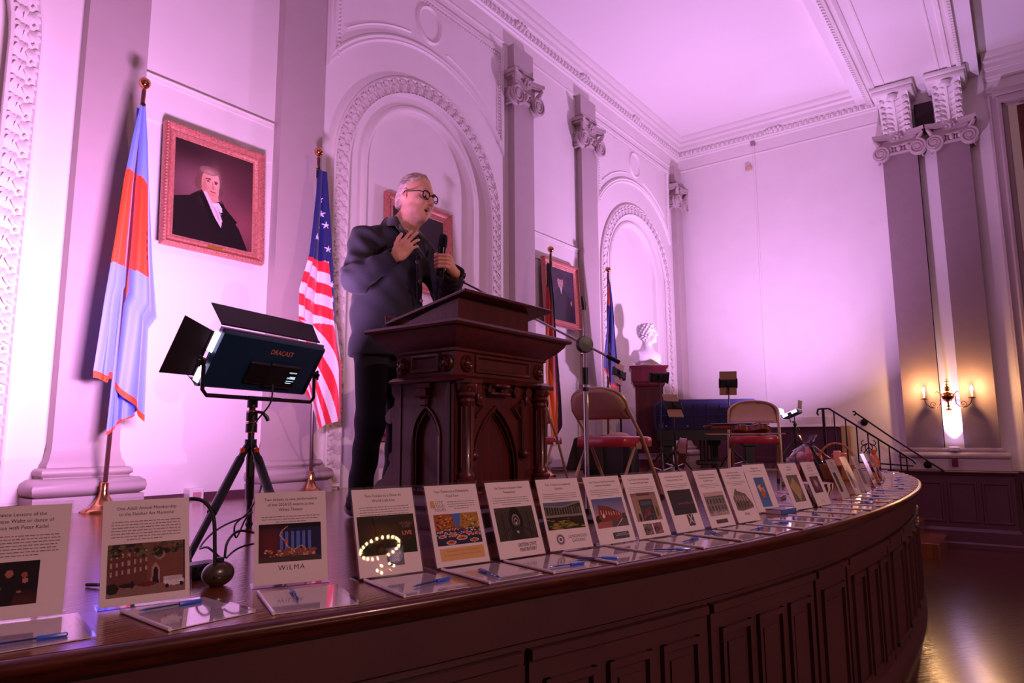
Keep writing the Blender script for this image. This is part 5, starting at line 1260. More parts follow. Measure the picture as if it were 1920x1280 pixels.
def photo_studio():
    p = Pic(60, 62, '#a0806c'); p.rect(0, 0, 1, .12, '#8a6a5a'); p.rect(.25, .02, .75, .09, '#5a2c28'); p.rect(.25, .25, .78, .98, '#2c2c30'); p.rect(.30, .30, .73, .45, '#4a5058'); p.ell(.5, .7, .12, .15, '#7a2c24'); p.ell(.35, .82, .05, .08, '#8a2c20'); p.speck(30, .3, .5, .73, .95, ['#5a6068', '#8a4a3c', '#202020'], .03); p.ell(.15, .85, .05, .15, '#2a2c18'); p.ell(.88, .7, .04, .2, '#4a5030'); return p.noise(.12)
def photo_dark():
    p = Pic(60, 56, '#231a1a'); 
    for i in range(7): x = .3 + i * .1; p.line(x, .5 + .03 * (i % 3), x + .05, .58, .01, '#9a7a78'); p.line(x + .03, .5, x + .02, .62, .008, '#7a2c2c')
    return p.noise(.2)
def photo_building():
    p = Pic(60, 62, '#cbb2ac'); p.rect(0, .2, 1, .95, '#8a8078'); p.rect(.0, .18, 1, .22, '#5a6060')
    for r in range(2):
        for c in range(6): p.rect(.06 + c * .16, .28 + r * .3, .14 + c * .16, .50 + r * .28, '#4a4c48')
    p.rect(0, .86, 1, 1, '#b0a098'); p.speck(40, .1, .75, .9, .95, ['#2c2824', '#e0d8d0'], .025); return p.noise(.2)
def photo_hall():
    p = Pic(64, 62, '#e9dedb'); p.poly([(.02, .95), (.0, .4), (.28, .0), (.34, .12), (.75, .28), (1, .75), (1, .9), (.3, 1)], '#756860')
    for i in range(5): p.poly([(.1 + i * .15, .30 + i * .03), (.17 + i * .15, .24 + i * .03), (.20 + i * .15, .5 + i * .02), (.12 + i * .15, .55 + i * .02)], '#a89890')
    for i in range(4): p.rect(.12 + i * .18, .62, .20 + i * .18, .85, '#463c38')
    return p.noise(.15)
def photo_flat(base, cols, kind=0):
    p = Pic(40, 60, base)
    if kind == 1: p.rect(0, 0, 1, .22, '#3c6c9c'); p.poly([(.1, .3), (.6, .22), (.75, .5), (.4, .6)], '#d8b088'); p.ell(.5, .55, .2, .15, '#c85a20'); p.ell(.55, .3, .1, .07, '#a02c18'); p.rect(0, .78, 1, 1, '#3c74ac')
    elif kind == 2: p.poly([(.05, .4), (.5, .08), (.95, .55), (.55, .98)], cols[0]); p.line(.05, .4, .55, .98, .01, '#d8c890')
    elif kind == 3: p.ell(.5, .5, .28, .35, cols[0], .7); p.ell(.5, .45, .12, .2, cols[1])
    else: p.speck(60, 0, 0, 1, 1, cols, .08)
    return p.noise(.15)
def words(name, parent, M, x0, x1, y, n, g, m=None, dy=.0078, centre_last=True, h=.0021):
    b = MB(M)
    for r in range(n):
        ww = (x1 - x0) * (1 if not (centre_last and r == n - 1) else .55); a = (x0 + x1) / 2 - ww / 2 + g.uniform(0, .004); e = (x0 + x1) / 2 + ww / 2 - g.uniform(0, .004)
        while a < e - .004:
            l = min(g.uniform(.004, .013), e - a); yy = y - r * dy
            b.add([(a, yy, 0), (a + l, yy, 0), (a + l, yy + h, 0), (a, yy + h, 0)], [(0, 1, 2, 3)]); a += l + .0022
    return b.build(name, m or M_inkg, parent, 0, fix=False)
PW, PH = .205, .266
def table_sign(bl, br, label, title, nbody, photo, box, extra=None, tilt=20, tsize=.0128, body_x=(.018, .187), seed=1):
    """acrylic slanted holder with a printed page. bl, br: floor points of the lower corners; box: photo rectangle on the page (x0, x1, y0, y1 from top, in metres)"""
    a, b_ = Vector(bl), Vector(br); d = (b_ - a).normalized(); c = (a + b_) / 2; ang = math.atan2(d.y, d.x)
    t = thing('table_sign', label, 'sign', (c.x, c.y, 0), ang, 'slanted table signs along the stage edge')
    g = random.Random(seed)
    RM = T(-PW / 2, 0, .004) @ Matrix.Rotation(R(90 - tilt), 4, 'X')      # page plane: x right, y up the page, z towards the reader
    hm = MB(RM).box(-.004, PW + .004, 0, PH + .012, -.0030, -.0018).box(-.004, PW + .004, 0, PH + .012, .0018, .0030).build('acrylic_holder', M_acr, t, 0)
    hb = MB().box(-PW / 2 - .004, PW / 2 + .004, -.002, .075, 0, .0025).build('acrylic_foot', M_acr, t, 0)
    pg = MB(RM).box(0, PW, .004, PH + .004, -.0005, .0005).build('page', M_page, t, 0)
    z = .0009
    if title:
        text_mesh('heading', title, tsize, M_ink, pg, RM @ T(PW / 2, PH - .022, z), squeeze=.92, line=1.25)
    nl = title.count('\n') + 1 if title else 0
    if nbody: words('body_text', pg, RM @ T(0, 0, z), body_x[0], body_x[1], PH - .024 - nl * tsize * 1.25, nbody, g)
    if photo is not None:
        x0, x1, y0, y1 = box
        pic_mesh('photo', photo, lambda u, v: tuple(RM @ Vector((x0 + u * (x1 - x0), PH + .004 - (y0 + v * (y1 - y0)), z))), M_print, pg)
    if extra: extra(pg, RM, z)
    return t
def P2(x, y, z=.0009): return T(x, PH + .004 - y, z)
def ex_box(col, x0, x1, y0, y1):
    def f(pg, RM, z): MB(RM).box(x0, x1, PH - y1, PH - y0, z, z + .0001).build('printed_block', mat('print_' + col.strip('#'), col, .5), pg, 0)
    return f
def ex_wilma(pg, RM, z): text_mesh('printed_name', 'WiLMA', .020, M_ink, pg, RM @ P2(PW / 2, .228), space=1.25)
def ex_wcl(pg, RM, z):
    ex_box('#2a2c3c', .092, .148, .182, .236)(pg, RM, z)
    M_ = RM @ P2(.12, .209, z + .0002); MB(M_).lathe([(.024, 0), (.024, .0001), (0, .0001)], (0, 0, 0), 28).build('round_emblem', mat('emblem_blue', '#7d8cb4', .5), pg)
    mw = mat('print_white', '#e8e4ea', .5)
    text_mesh('emblem_text', 'WORLD\nCAFE', .0105, mw, pg, M_ @ T(0, .001, .0003), bold=.02, line=.8); text_mesh('emblem_text', 'LIVE', .0125, mw, pg, M_ @ T(0, -.018, .0003), bold=.03)
    MB(M_).box(-.0025, .0025, .011, .021, .0002, .0004).build('emblem_microphone', mw, pg)
    text_mesh('photo_text', 'WORLD\nCAFE', .012, mat('print_rust', '#8a4a34', .5), pg, RM @ P2(.168, .118, z + .0002), line=.8); text_mesh('photo_text', 'LIVE', .018, mat('print_orange', '#c8643c', .5), pg, RM @ P2(.168, .150, z + .0002), bold=.02)
def ex_food(pg, RM, z):
    text_mesh('printed_name', 'CITY\nFOOD\nTOURS', .0145, mat('print_slate', '#5c4c58', .5), pg, RM @ P2(.046, .063), line=.85); MB(RM).box(.012, .026, PH - .072, PH - .048, z, z + .0002).build('orange_emblem', mat('print_amber', '#d88a30', .5), pg)
    ex_box('#d8a04a', .020, .190, .205, .245)(pg, RM, z)
    text_mesh('award_text', 'Voted the #1 Tour in Philadelphia\nby The Inquirer\'s Philly Favorites 2024', .0092, mat('print_brown', '#a06a20', .5), pg, RM @ P2(.105, .222, z + .0003), line=1.3)
def ex_esp(pg, RM, z): text_mesh('printed_name', 'EASTERN STATE\nPENITENTIARY', .0175, M_ink, pg, RM @ P2(.132, .232), bold=.015, squeeze=.66, line=.95)
def ex_long(pg, RM, z):
    text_mesh('printed_name', 'LONGWOOD\nGARDENS', .0165, mat('print_plum', '#3c2c3c', .5), pg, RM @ P2(.142, .226), align='CENTER', line=.95, squeeze=.88)
    b = MB(RM @ P2(.058, .228, z))
    for k in range(24):
        a = 2 * PI * k / 24; c_, s_ = math.cos(a), math.sin(a); b.add([(.009 * c_, .009 * s_, 0), (.015 * c_ - .002 * s_, .015 * s_ + .002 * c_, 0), (.022 * c_, .022 * s_, 0), (.015 * c_ + .002 * s_, .015 * s_ - .002 * c_, 0)], [(0, 1, 2, 3)])
    b.lathe([(.006, 0), (0, .0001)], (0, 0, 0), 16); b.build('flower_emblem', mat('print_plum'), pg, 0, fix=False)
def ex_mus(pg, RM, z): ex_box('#2c3044', .085, .175, .222, .248)(pg, RM, z); text_mesh('printed_name', 'MUSEUM OF THE\nAMERICAN REVOLUTION', .0065, mat('print_white'), pg, RM @ P2(.135, .234, z + .0003), line=1.0)
def ex_clay(pg, RM, z):
    pic_mesh('photo', photo_flat('#7a6a66', ['#4a3c3c', '#a09088', '#2c2424']), lambda u, v: tuple(RM @ Vector((.045 + u * .055, PH - (.205 + v * .045), z))), M_print, pg)
    pic_mesh('photo', photo_flat('#8a5a5c', ['#5a2c34', '#b08088', '#3c2024']), lambda u, v: tuple(RM @ Vector((.108 + u * .055, PH - (.205 + v * .045), z))), M_print, pg)
    text_mesh('photo_text', 'The Clay Studio', .011, mat('print_rust'), pg, RM @ P2(.10, .086, z + .0003))
def ex_x(pg, RM, z):
    ex_box('#2a2024', .105, .15, .19, .24)(pg, RM, z); mw = mat('print_white'); b = MB(RM @ P2(.128, .215, z + .0003))
    for s in (-1, 1): b.add([(-.014 * s - .003, -.018, 0), (-.014 * s + .003, -.018, 0), (.014 * s + .003, .018, 0), (.014 * s - .003, .018, 0)], [(0, 1, 2, 3)])
    b.build('cross_emblem', mw, pg, 0, fix=False)
def ex_bar(pg, RM, z): ex_box('#4a3c3c', .055, .150, .228, .246)(pg, RM, z)
def ex_arden(pg, RM, z): text_mesh('printed_name', 'Arden', .024, mat('print_slate'), pg, RM @ P2(.105, .235), squeeze=.75)
def ex_small(pg, RM, z): words('small_text', pg, RM @ T(0, 0, z), .08, .13, .035, 3, random.Random(3))
SG = [
 ((.538, 1.952), (.711, 1.881), 'acrylic sign with a photo of a dancing couple, first from the left', 'Dance Lessons of the\nViennese Waltz or dance of\nchoice with Peter Kadel', 7, photo_dance(), (.02, .150, .135, .235), None, .0128),
 ((.793, 1.86), (.987, 1.796), 'acrylic sign with a photo of a brick church and a white car', 'One Adult Annual Membership\nto the Fleisher Art Memorial', 7, photo_church(), (.014, .194, .115, .246), None, .0122),
 ((1.158, 1.772), (1.339, 1.675), 'acrylic sign with a blue night time theatre photo above large black capitals', 'Two tickets to one performance\nof the 2024/25 season at the\nWilma Theater', 3, photo_theatre(), (.012, .188, .095, .205), ex_wilma, .0125),
 ((1.403, 1.61), (1.596, 1.541), 'acrylic sign with a dark photo and a round blue emblem', 'Two Tickets to a Show At\nWorld Café Live.', 5, photo_sign(), (.008, .197, .085, .205), ex_wcl, .0125),
 ((1.653, 1.534), (1.851, 1.476), 'acrylic sign with a colourful street food photo above an orange strip', 'Two Tickets to a Philadelphia\nFood Tour', 4, photo_food(), (.016, .190, .098, .200), ex_food, .0125),
 ((1.885, 1.461), (2.086, 1.41), 'acrylic sign with a photo of a vaulted prison corridor', 'Six Tickets to Eastern State\nPenitentiary', 4, photo_prison(), (.016, .190, .092, .208), ex_esp, .0125),
 ((2.125, 1.413), (2.314, 1.35), 'acrylic sign with a photo of a lily pond above a flower emblem', 'Two Tickets to Longwood\nGardens', 4, photo_garden(), (.012, .190, .090, .192), ex_long, .0125),
 ((2.352, 1.339), (2.549, 1.288), 'acrylic sign with a photo of a red brick building under blue sky', 'Two Tickets to the Museum of the\nAmerican Revolution', 4, photo_museum(), (.014, .190, .090, .205), ex_mus, .0115),
 ((2.57, 1.282), (2.77, 1.235), 'acrylic sign with one shop front photo above two small square photos', 'Two Tickets to the Clay Studio\nfor one of the Date Nights', 4, photo_studio(), (.02, .182, .080, .198), ex_clay, .0118),
 ((2.823, 1.23), (3.018, 1.186), 'acrylic sign with a nearly black photo above a white cross emblem', 'Four Tickets to Koresh\'s 2025\nFestival at the Mann Center', 3, photo_dark(), (.022, .190, .082, .192), ex_x, .0118),
 ((3.051, 1.164), (3.25, 1.125), 'acrylic sign with a pale photo of a columned building above a dark strip', 'Two Tickets to a choice of show\nat the Walnut Street Theatre for\nthe 2024/25 season', 3, photo_building(), (.022, .186, .105, .215), ex_bar, .0112),
 ((3.30, 1.128), (3.50, 1.085), 'acrylic sign with a grey photo of a gabled hall, left of the tin bucket', 'Two Tickets to one of the\nTheatre Company Performances\nfor the 2024/25 season', 3, photo_hall(), (.03, .185, .100, .212), ex_arden, .0112),
 ((3.80, 1.19), (4.00, 1.13), 'acrylic sign with a blue and orange picture, right behind the tin bucket', 'Passage to the\nArts Academy Theatre', 1, photo_flat('#3c6c9c', ['#d8b088'], 1), (.06, .150, .075, .240), None, .0125),
 ((4.05, 1.065), (4.25, 1.02), 'acrylic sign with a picture of a yellow square set on its corner', 'An Evening\nwith Music', 1, photo_flat('#6a5c44', ['#b0985c'], 2), (.04, .165, .070, .225), None, .013),
 ((4.33, 1.01), (4.53, .98), 'acrylic sign with a dark red ornamental picture, left of the striped bowl', 'Two Tickets\nto a Performance\nof the Season', 2, photo_flat('#4a2428', ['#8a4a50', '#c8a090'], 3), (.04, .165, .090, .190), ex_small, .013),
]
SGFAR = [(4.98, '#4a5034', ['#8a8c50', '#303818', '#6a6c40'], 'first and nearest of the fanned far signs, with a green photo'), (5.38, '#4a5440', ['#7a8468', '#2c3424'], 'second of the fanned far signs, with a dark green photo'),
         (5.80, '#7a6470', ['#a08c98', '#4a3c48'], 'third of the fanned far signs, with a dusky mauve photo'), (6.25, '#5c4c80', ['#8a80b0', '#e0d8e0'], 'fourth of the fanned far signs, with a blue violet photo'),
         (6.75, '#b06a3c', ['#2c1818', '#e08a50'], 'fifth of the fanned far signs, with an orange photo'), (7.30, '#c89a88', ['#e0c0b0', '#8a5a50'], 'last and farthest of the fanned far signs')]
for i, (bl, br, lab, title, nb, ph, box, ex, ts) in enumerate(SG):
    bx = (.075, .187) if i == 4 else (.018, .187)
    if i == 12: pass
    table_sign(bl, br, lab, title, nb, ph, box, ex, 20, ts, bx, seed=i + 1)
for i, (x, c, cols, lab) in enumerate(SGFAR):
    p, d, nn = at_len(len_at_x(x)); c0 = p - nn * .27
    table_sign(tuple(c0 - d * .1), tuple(c0 + d * .1), lab, 'Two Tickets\nto the Season', 3, photo_flat(c, cols, 0), (.03, .10, .09, .22) if i < 2 else (.04, .165, .10, .22), None, 20, .0125, seed=40 + i)

# bid sheets in clear covers with a white slide-on spine, each with a blue pen
M_penb = mat('pen_blue', '#2f62d8', .25, coat=.5); M_pencl = thin_clear('pen_clear', (.75, .85, 1), .05, .05); M_pend = mat('pen_ink', '#141c4c', .4)
SHEETS = [((.545, 1.935), (.49, 1.70)), ((.821, 1.812), (.809, 1.555)), ((1.138, 1.721), (1.028, 1.487)), ((1.414, 1.607), (1.337, 1.365)), ((1.666, 1.532), (1.595, 1.275)), ((1.898, 1.46), (1.827, 1.214)),
          ((2.14, 1.38), (2.079, 1.13)), ((2.372, 1.332), (2.314, 1.083)), ((2.60, 1.262), (2.54, 1.02)), ((2.835, 1.213), (2.80, .968)), ((3.075, 1.156), (3.06, .905)), ((3.315, 1.107), (3.30, .86)),
          ((3.55, 1.076), (3.54, .825)), ((3.80, 1.045), (3.79, .795)), ((4.06, 1.031), (4.06, .775)), ((4.32, 1.0), (4.33, .757)), ((4.59, .992), (4.59, .745)), ((4.87, .99), (4.875, .74))]
s_run = len_at_x(5.15)
PENS = {0: ((.52, 1.72), (.64, 1.68)), 1: ((.845, 1.755), (.975, 1.735)), 2: ((1.13, 1.53), (1.20, 1.655)), 3: ((1.42, 1.405), (1.555, 1.40)), 4: ((1.655, 1.285), (1.715, 1.41)), 5: ((1.87, 1.255), (2.0, 1.205)), 6: ((2.06, 1.27), (2.14, 1.165)), 7: ((2.37, 1.13), (2.455, 1.04))}
while s_run < _seg[-1] - .15:
    p, d, nn = at_len(s_run); SHEETS.append((tuple(p - nn * .265), tuple(p - nn * .015))); s_run += .262 if s_run < len_at_x(8.6) else .34
g = random.Random(8)
names = 'second third fourth fifth sixth seventh eighth ninth tenth eleventh twelfth thirteenth fourteenth fifteenth'.split()
desc = ['in front of the dancing couple sign', 'in front of the brick church sign', 'in front of the blue theatre sign', 'in front of the round blue emblem sign', 'in front of the street food sign', 'in front of the prison corridor sign', 'in front of the lily pond sign', 'in front of the red brick building sign',
        'in front of the shop front photo sign', 'in front of the sign with the cross emblem', 'in front of the columned building sign', 'in front of the gabled hall sign', 'in front of the tin bucket', 'in front of the blue book', 'in front of the yellow square sign', 'in front of the dark red sign', 'in front of the striped bowl', 'left of the fanned far signs']
proto = None
for i, (a, b_) in enumerate(SHEETS):
    a, b_ = Vector(a), Vector(b_); d = (b_ - a).normalized(); a = a + d * .012; ang = math.atan2(d.y, d.x) + PI / 2
    far = i >= 18; k = i - 18
    if not far: lab = 'clear covered bid sheet lying ' + desc[i]
    else: lab = ('clear covered bid sheet %s past the nearest fanned sign' % (['first'] + names)[k]) if k < 15 else 'clear covered bid sheet at the far end of the curved stage edge'
    if proto is None:
        t = thing('bid_sheet', lab, 'document', (a.x, a.y, .001), ang, 'covered bid sheets along the stage edge')
        MB().box(.0, .205, -.252, 0, 0, .0015).build('page', M_page, t, 0)
        words('printed_lines', t, T(0, 0, .0018), .03, .19, -.03, 14, random.Random(2), dy=.015, centre_last=False)
        MB().box(.0, .215, -.256, .004, .0028, .0034).build('clear_cover', M_cover, t, 0)
        MB().tube([(0, .004, .004), (0, -.256, .004)], .0048, 8, flat=1.0).build('spine_bar', M_spine, t)
        proto = t
    else:
        t = copy_tree(proto); t.location = (a.x, a.y, .001); t.rotation_euler = (0, 0, ang); t['label'] = lab
    # pen
    if i in PENS: p0, p1 = [Vector(q) for q in PENS[i]]
    else:
        e = Vector((-d.y, d.x)); c = a + d * g.uniform(.10, .16) + e * g.uniform(.07, .11); th = ang + R(g.uniform(-28, 28)) if g.random() < .7 else ang + R(g.uniform(40, 80))
        v = Vector((math.cos(th), math.sin(th))); p0, p1 = c - v * .068, c + v * .068
    v = (p1 - p0).normalized(); pang = math.atan2(v.y, v.x)
    lab2 = 'blue ballpoint pen on the bid sheet ' + (desc[i] if not far else (('%s past the nearest fanned sign' % (['first'] + names)[k]) if k < 15 else 'at the far end of the curved stage edge'))
    if i == 0:
        pr = thing('ballpoint_pen', lab2, 'pen', (p0.x, p0.y, .0085), pang, 'blue pens on the bid sheets')
        MB().tube([(.0, 0, 0), (.012, 0, 0), (.095, 0, 0)], [.0012, .0042, .0042], 8).build('barrel', M_pencl, pr); MB().tube([(.008, 0, 0), (.09, 0, 0)], .0018, 6).build('ink_tube', M_pend, pr)
        MB().tube([(.088, 0, 0), (.140, 0, 0), (.143, 0, 0)], [.0052, .0048, .003], 8).box(.095, .142, .004, .0065, -.0015, .0015, .0005).build('cap', M_penb, pr); MB().tube([(-.004, 0, 0), (.012, 0, 0)], [.0008, .003], 8).build('tip', M_penb, pr)
    else: q = copy_tree(pr); q.location = (p0.x, p0.y, .0085); q.rotation_euler = (0, 0, pang); q['label'] = lab2
# loose papers and prizes behind the signs
t = thing('tin_bucket', 'round tin bucket gift with a dark picture label and clear wrapped top', 'bucket', (4.02, 1.34, 0))
MB().lathe([(.085, 0), (.088, .004), (.10, .17), (.104, .175), (.104, .182)], (0, 0, 0), 32).build('body', mat('tin_white', '#d8c8c8', .3, .3), t)
MB().lathe([(.105, .182), (.106, .19), (.098, .215), (.06, .235), (0, .24)], (0, 0, 0), 32).build('lid', mat('foil', '#d8ccd4', .15, .8, bump=.6, bscale=18), t)
MB().tube([(.106 * math.cos(2 * PI * k / 32), .106 * math.sin(2 * PI * k / 32), .165) for k in range(32)], .004, 6, closed=True).build('rim_band', mat('band_dark', '#3c2030', .4), t)
p = Pic(50, 34, '#1c1818'); p.ell(.3, .7, .35, .2, '#b8a8a8'); p.ell(.75, .35, .2, .15, '#5c4c50'); p.rect(.0, .0, 1, .12, '#2c3024'); p.noise(.2)
pic_mesh('picture_label', p, lambda u, v: (.0965 * math.cos(R(-175 + u * 95)) * (1.02 - .10 * v), .0965 * math.sin(R(-175 + u * 95)) * (1.02 - .10 * v), .140 - v * .105), M_print, t)
t = thing('gift_book', 'small blue boxed book lying between the tin bucket and the yellow square sign', 'book', (3.93, 1.07, 0), R(-12))
MB().box(-.08, .08, 0, .10, .0, .022, .002).build('pages', M_page, t); MB().box(-.082, .082, -.003, .10, .022, .025, .001).box(-.082, .082, -.004, -.001, 0, .025, .001).build('blue_cover', mat('book_blue', '#3c62a0', .3, coat=.4), t)
bw = thing('striped_bowl', 'wooden bowl with cream and brown diagonal stripes beside the fanned signs', 'bowl', (4.66, 1.11, .0))
n = 48; prof = [(.045, 0), (.05, .004), (.09, .045), (.115, .09), (.12, .12)]
pc = Pic(96, 24); rows_ = prof
for i in range(24):
    for j in range(96): pc.a[i, j] = hx('#e0cfae') if ((j / 96 * 16 + i / 24 * 1.3) % 1) < .5 else hx('#4a2c1c')
def bowlf(u, v):
    r, z = lerp_tab([(k / 4, *prof[4 - k]) for k in range(5)], v); a = -2 * PI * u; return (r * math.cos(a), r * math.sin(a), z)
pic_mesh('body', pc, bowlf, M_print, bw, solid=True)
MB().lathe([(.12, .12), (.116, .12), (.11, .09), (.085, .048), (0, .01)], (0, 0, 0), n).build('inner_surface', mat('bowl_wood', '#6a4226', .35), bw)
for i, (x_, y_, r_, lab) in enumerate(((4.75, 1.42, 8, 'stack of glossy magazines lying behind the striped bowl'), (5.35, 1.42, -10, 'open booklet lying behind the second fanned sign'), (4.45, 1.30, 25, 'sheet of paper lying between the dark red sign and the magazines'))):
    t = thing('magazine', lab, 'magazine', (x_, y_, 0), R(r_))
    for k in range(4 if i == 0 else 1): MB().box(-.15 + k * .006, .14 - k * .004, -.10, .11, .001 + k * .007, .006 + k * .007, .001).build('page_block', M_page, t)
    p = Pic(30, 20, '#c8b0b8'); p.speck(20, 0, 0, 1, 1, ['#3c2c48', '#e8dce4', '#7a5a8c', '#8a3c4c'], .12); zt_ = .007 + (3 if i == 0 else 0) * .007
    pic_mesh('cover', p, lambda u, v: (-.13 + u * .26, .10 - v * .19, zt_), M_print, t)

# gift baskets wrapped in cellophane
M_cello = thin_clear('cellophane', (.97, .95, .98), .0, .08)
def crinkle(mb, c, rings, n=28, seed=1, amp=.12):
    g = random.Random(seed); ph = [g.uniform(0, 6) for _ in range(5)]; rows = []
    for z, r in rings:
        row = []
        for k in range(n + 1):
            a = 2 * PI * (k % n) / n; q = r * (1 + amp * (math.sin(5 * a + ph[0] + z * 20) + .6 * math.sin(9 * a + ph[1] - z * 31) + .4 * math.sin(14 * a + ph[2])))
            row.append((c[0] + q * math.cos(a), c[1] + q * math.sin(a), c[2] + z))
        rows.append(row)
    mb.grid(rows); return mb
gb = thing('gift_basket', 'cellophane wrapped gift basket with red cloth and dark ribbon behind the fanned far signs', 'gift basket', (7.45, 1.80, 0))
MB().lathe([(.13, 0), (.14, .01), (.18, .11), (.185, .12), (.17, .12), (.12, .02)], (0, 0, 0), 28).build('basket', mat('red_wicker', '#9c2c34', .6, noise=.4, nscale=60, bump=.6, bscale=80), gb)
b = MB()
for k in range(14): a = 2 * PI * k / 14; b.tube([(.17 * math.cos(a), .17 * math.sin(a), .12), (.19 * math.cos(a + .2), .19 * math.sin(a + .2), .06 + .03 * (k % 2))], [.03, .022], 6, flat=.3)
b.build('red_cloth', mat('red_cloth', '#b8343c', .7), gb)
for k, (x_, y_, z_, r_, c_) in enumerate(((.06, -.05, .17, .07, '#d0482c'), (-.07, -.03, .18, .065, '#a82434'), (.0, .07, .20, .05, '#d8a088'), (-.02, -.08, .16, .035, '#3c2c5c'), (.09, .05, .17, .04, '#3c5c2c'))):
    MB().ball((x_, y_, z_), (r_, r_, r_ * 1.1), 14, 10).build('sweet', mat('sweet_' + c_[1:], c_, .35), gb)
MB().box(-.05, .05, -.02, .02, .15, .30, .004).build('gift_box', mat('gift_pink', '#d87a6c', .4), gb)
crinkle(MB(), (0, 0, 0), [(.01, .20), (.10, .23), (.18, .20), (.26, .13), (.32, .05), (.34, .028), (.37, .06), (.42, .085)], seed=2).build('cellophane_wrap', M_cello, gb, 60, fix=False)
b = MB().tube([(.032 * math.cos(2 * PI * k / 16), .032 * math.sin(2 * PI * k / 16), .335) for k in range(16)], .008, 6, closed=True)
for s in (-1, 1): b.tube([(0, -.03, .335), (s * .05, -.05, .36), (s * .07, -.05, .33), (s * .02, -.035, .335)], .007, 6, flat=2); b.tube([(0, -.03, .335), (s * .05, -.07, .27), (s * .07, -.09, .18)], .006, 6, flat=2)
b.build('ribbon', mat('dark_ribbon', '#3c1424', .35), gb)
g2 = thing('handled_basket', 'tall handled wicker gift basket with a bottle, standing behind the fanned signs', 'gift basket', (7.15, 1.48, 0))
MB().lathe([(.11, 0), (.12, .01), (.15, .13), (.155, .14), (.14, .14), (.10, .02)], (0, 0, 0), 24, sx=1.2).build('basket', mat('wicker', '#b07848', .6, noise=.35, nscale=60, bump=.6, bscale=80), g2)
MB().tube([(.02, .165 * math.cos(a), .13 + .21 * math.sin(a)) for a in [PI * k / 16 for k in range(17)]], .010, 8).build('handle', mat('wicker'), g2)
MB().lathe([(.035, 0), (.036, .01), (.036, .13), (.03, .15), (.014, .19), (.013, .25), (.016, .255), (.016, .27), (0, .27)], (.0, .12, .06), 16, rot('X', -22)).build('wine_bottle', mat('bottle_dark', '#0e0c10', .1, coat=.6), g2)
for k, (x_, y_, z_, c_) in enumerate(((0, -.06, .20, '#e07a4c'), (.05, .02, .19, '#c84c34'), (-.04, -.02, .22, '#e8a090'))): MB().box(x_ - .035, x_ + .035, y_ - .03, y_ + .03, z_ - .09, z_ + .05, .008).build('gift_packet', mat('packet_' + c_[1:], c_, .4), g2)
g3 = thing('bottle_bag', 'slim orange and brown wrapped bottle gift standing behind the fifth fanned sign', 'gift', (7.75, 1.25, 0))
MB().lathe([(.05, 0), (.052, .01), (.05, .16), (.02, .22), (.03, .27), (.0, .26)], (0, 0, 0), 16).build('wrapping', mat('orange_wrap', '#d86a3c', .4, bump=.5), g3); MB().lathe([(.053, .05), (.053, .10)], (0, 0, 0), 16).build('band', mat('band_dark'), g3)
# ================================================================ CHANDELIER IN THE HALL BEHIND THE CAMERA (its bulbs light and mirror in the signs)
def chandelier(loc, label, power):
    t = thing('chandelier', label, 'chandelier', loc)
    MB().tube([(0, 0, .3), (0, 0, ZC - loc[2])], .012, 8).lathe([(0, -.5), (.03, -.45), (.06, -.35), (.03, -.25), (.05, -.1), (.09, .0), (.04, .1), (.03, .3)], (0, 0, 0), 16).build('stem', M_brass, t)
    for r, z, n in ((.29, .05, 22), (.12, -.28, 6)):
        MB().tube([(r * math.cos(2 * PI * k / 32), r * math.sin(2 * PI * k / 32), z - .06) for k in range(32)], .012, 6, closed=True).build('ring', M_brass, t)
        for k in range(n):
            a = 2 * PI * k / n; c = (r * math.cos(a), r * math.sin(a), z)
            if k % 4 == 0: MB().tube([(0, 0, z - .12), (r * .5 * math.cos(a), r * .5 * math.sin(a), z - .16), (c[0], c[1], z - .06)], .008, 6).build('arm', M_brass, t)
            MB().ball(c, (.013, .013, .022), 8, 6).build('bulb', mat('chandelier_bulb', '#ffffff', .4, emit=(1, .62, .28), estr=90), t)
    lamp('chandelier_light', 'SPOT', (loc[0], loc[1], loc[2] - .60), power, (1, .51, .50), .035, (loc[0], loc[1] + 1.5, 0), spot=150)
chandelier((2.28, -5.8, 4.0), 'brass ring chandelier of many candle bulbs hanging in the hall behind the viewer', 860)
# ================================================================ SOFT BODIES: distance fields turned into one continuous surface
def V3(*a): return np.array(a, float)
def f_cone(P, a, b, ra, rb, sc=None):
    a = np.array(a, float); b = np.array(b, float)
    if sc is not None: sc = np.array(sc, float); P = P / sc; a = a / sc; b = b / sc
    d = b - a; t = np.clip(((P - a) @ d) / (d @ d + 1e-12), 0, 1)
    q = np.linalg.norm(P - a - t[..., None] * d, axis=-1) - (ra + (rb - ra) * t)
    return q * (1 if sc is None else float(sc.min()))
def f_ell(P, c, r, Rm=None):
    q = P - np.array(c, float)
    if Rm is not None: q = q @ Rm
    r = np.array(r, float); k0 = np.linalg.norm(q / r, axis=-1); k1 = np.linalg.norm(q / (r * r), axis=-1) + 1e-9
    return k0 * (k0 - 1) / k1
def f_box(P, c, h, rd=0.0, Rm=None):
    q = P - np.array(c, float)
    if Rm is not None: q = q @ Rm
    d = np.abs(q) - (np.array(h, float) - rd)
    return np.linalg.norm(np.maximum(d, 0), axis=-1) + np.minimum(d.max(axis=-1), 0) - rd
def smin(a, b, k):
    h = np.clip(.5 + .5 * (b - a) / k, 0, 1); return b + (a - b) * h - k * h * (1 - h)
def smax(a, b, k): return -smin(-a, -b, k)
def uni(L, k):
    r = L[0]
    for x in L[1:]: r = smin(r, x, k)
    return r
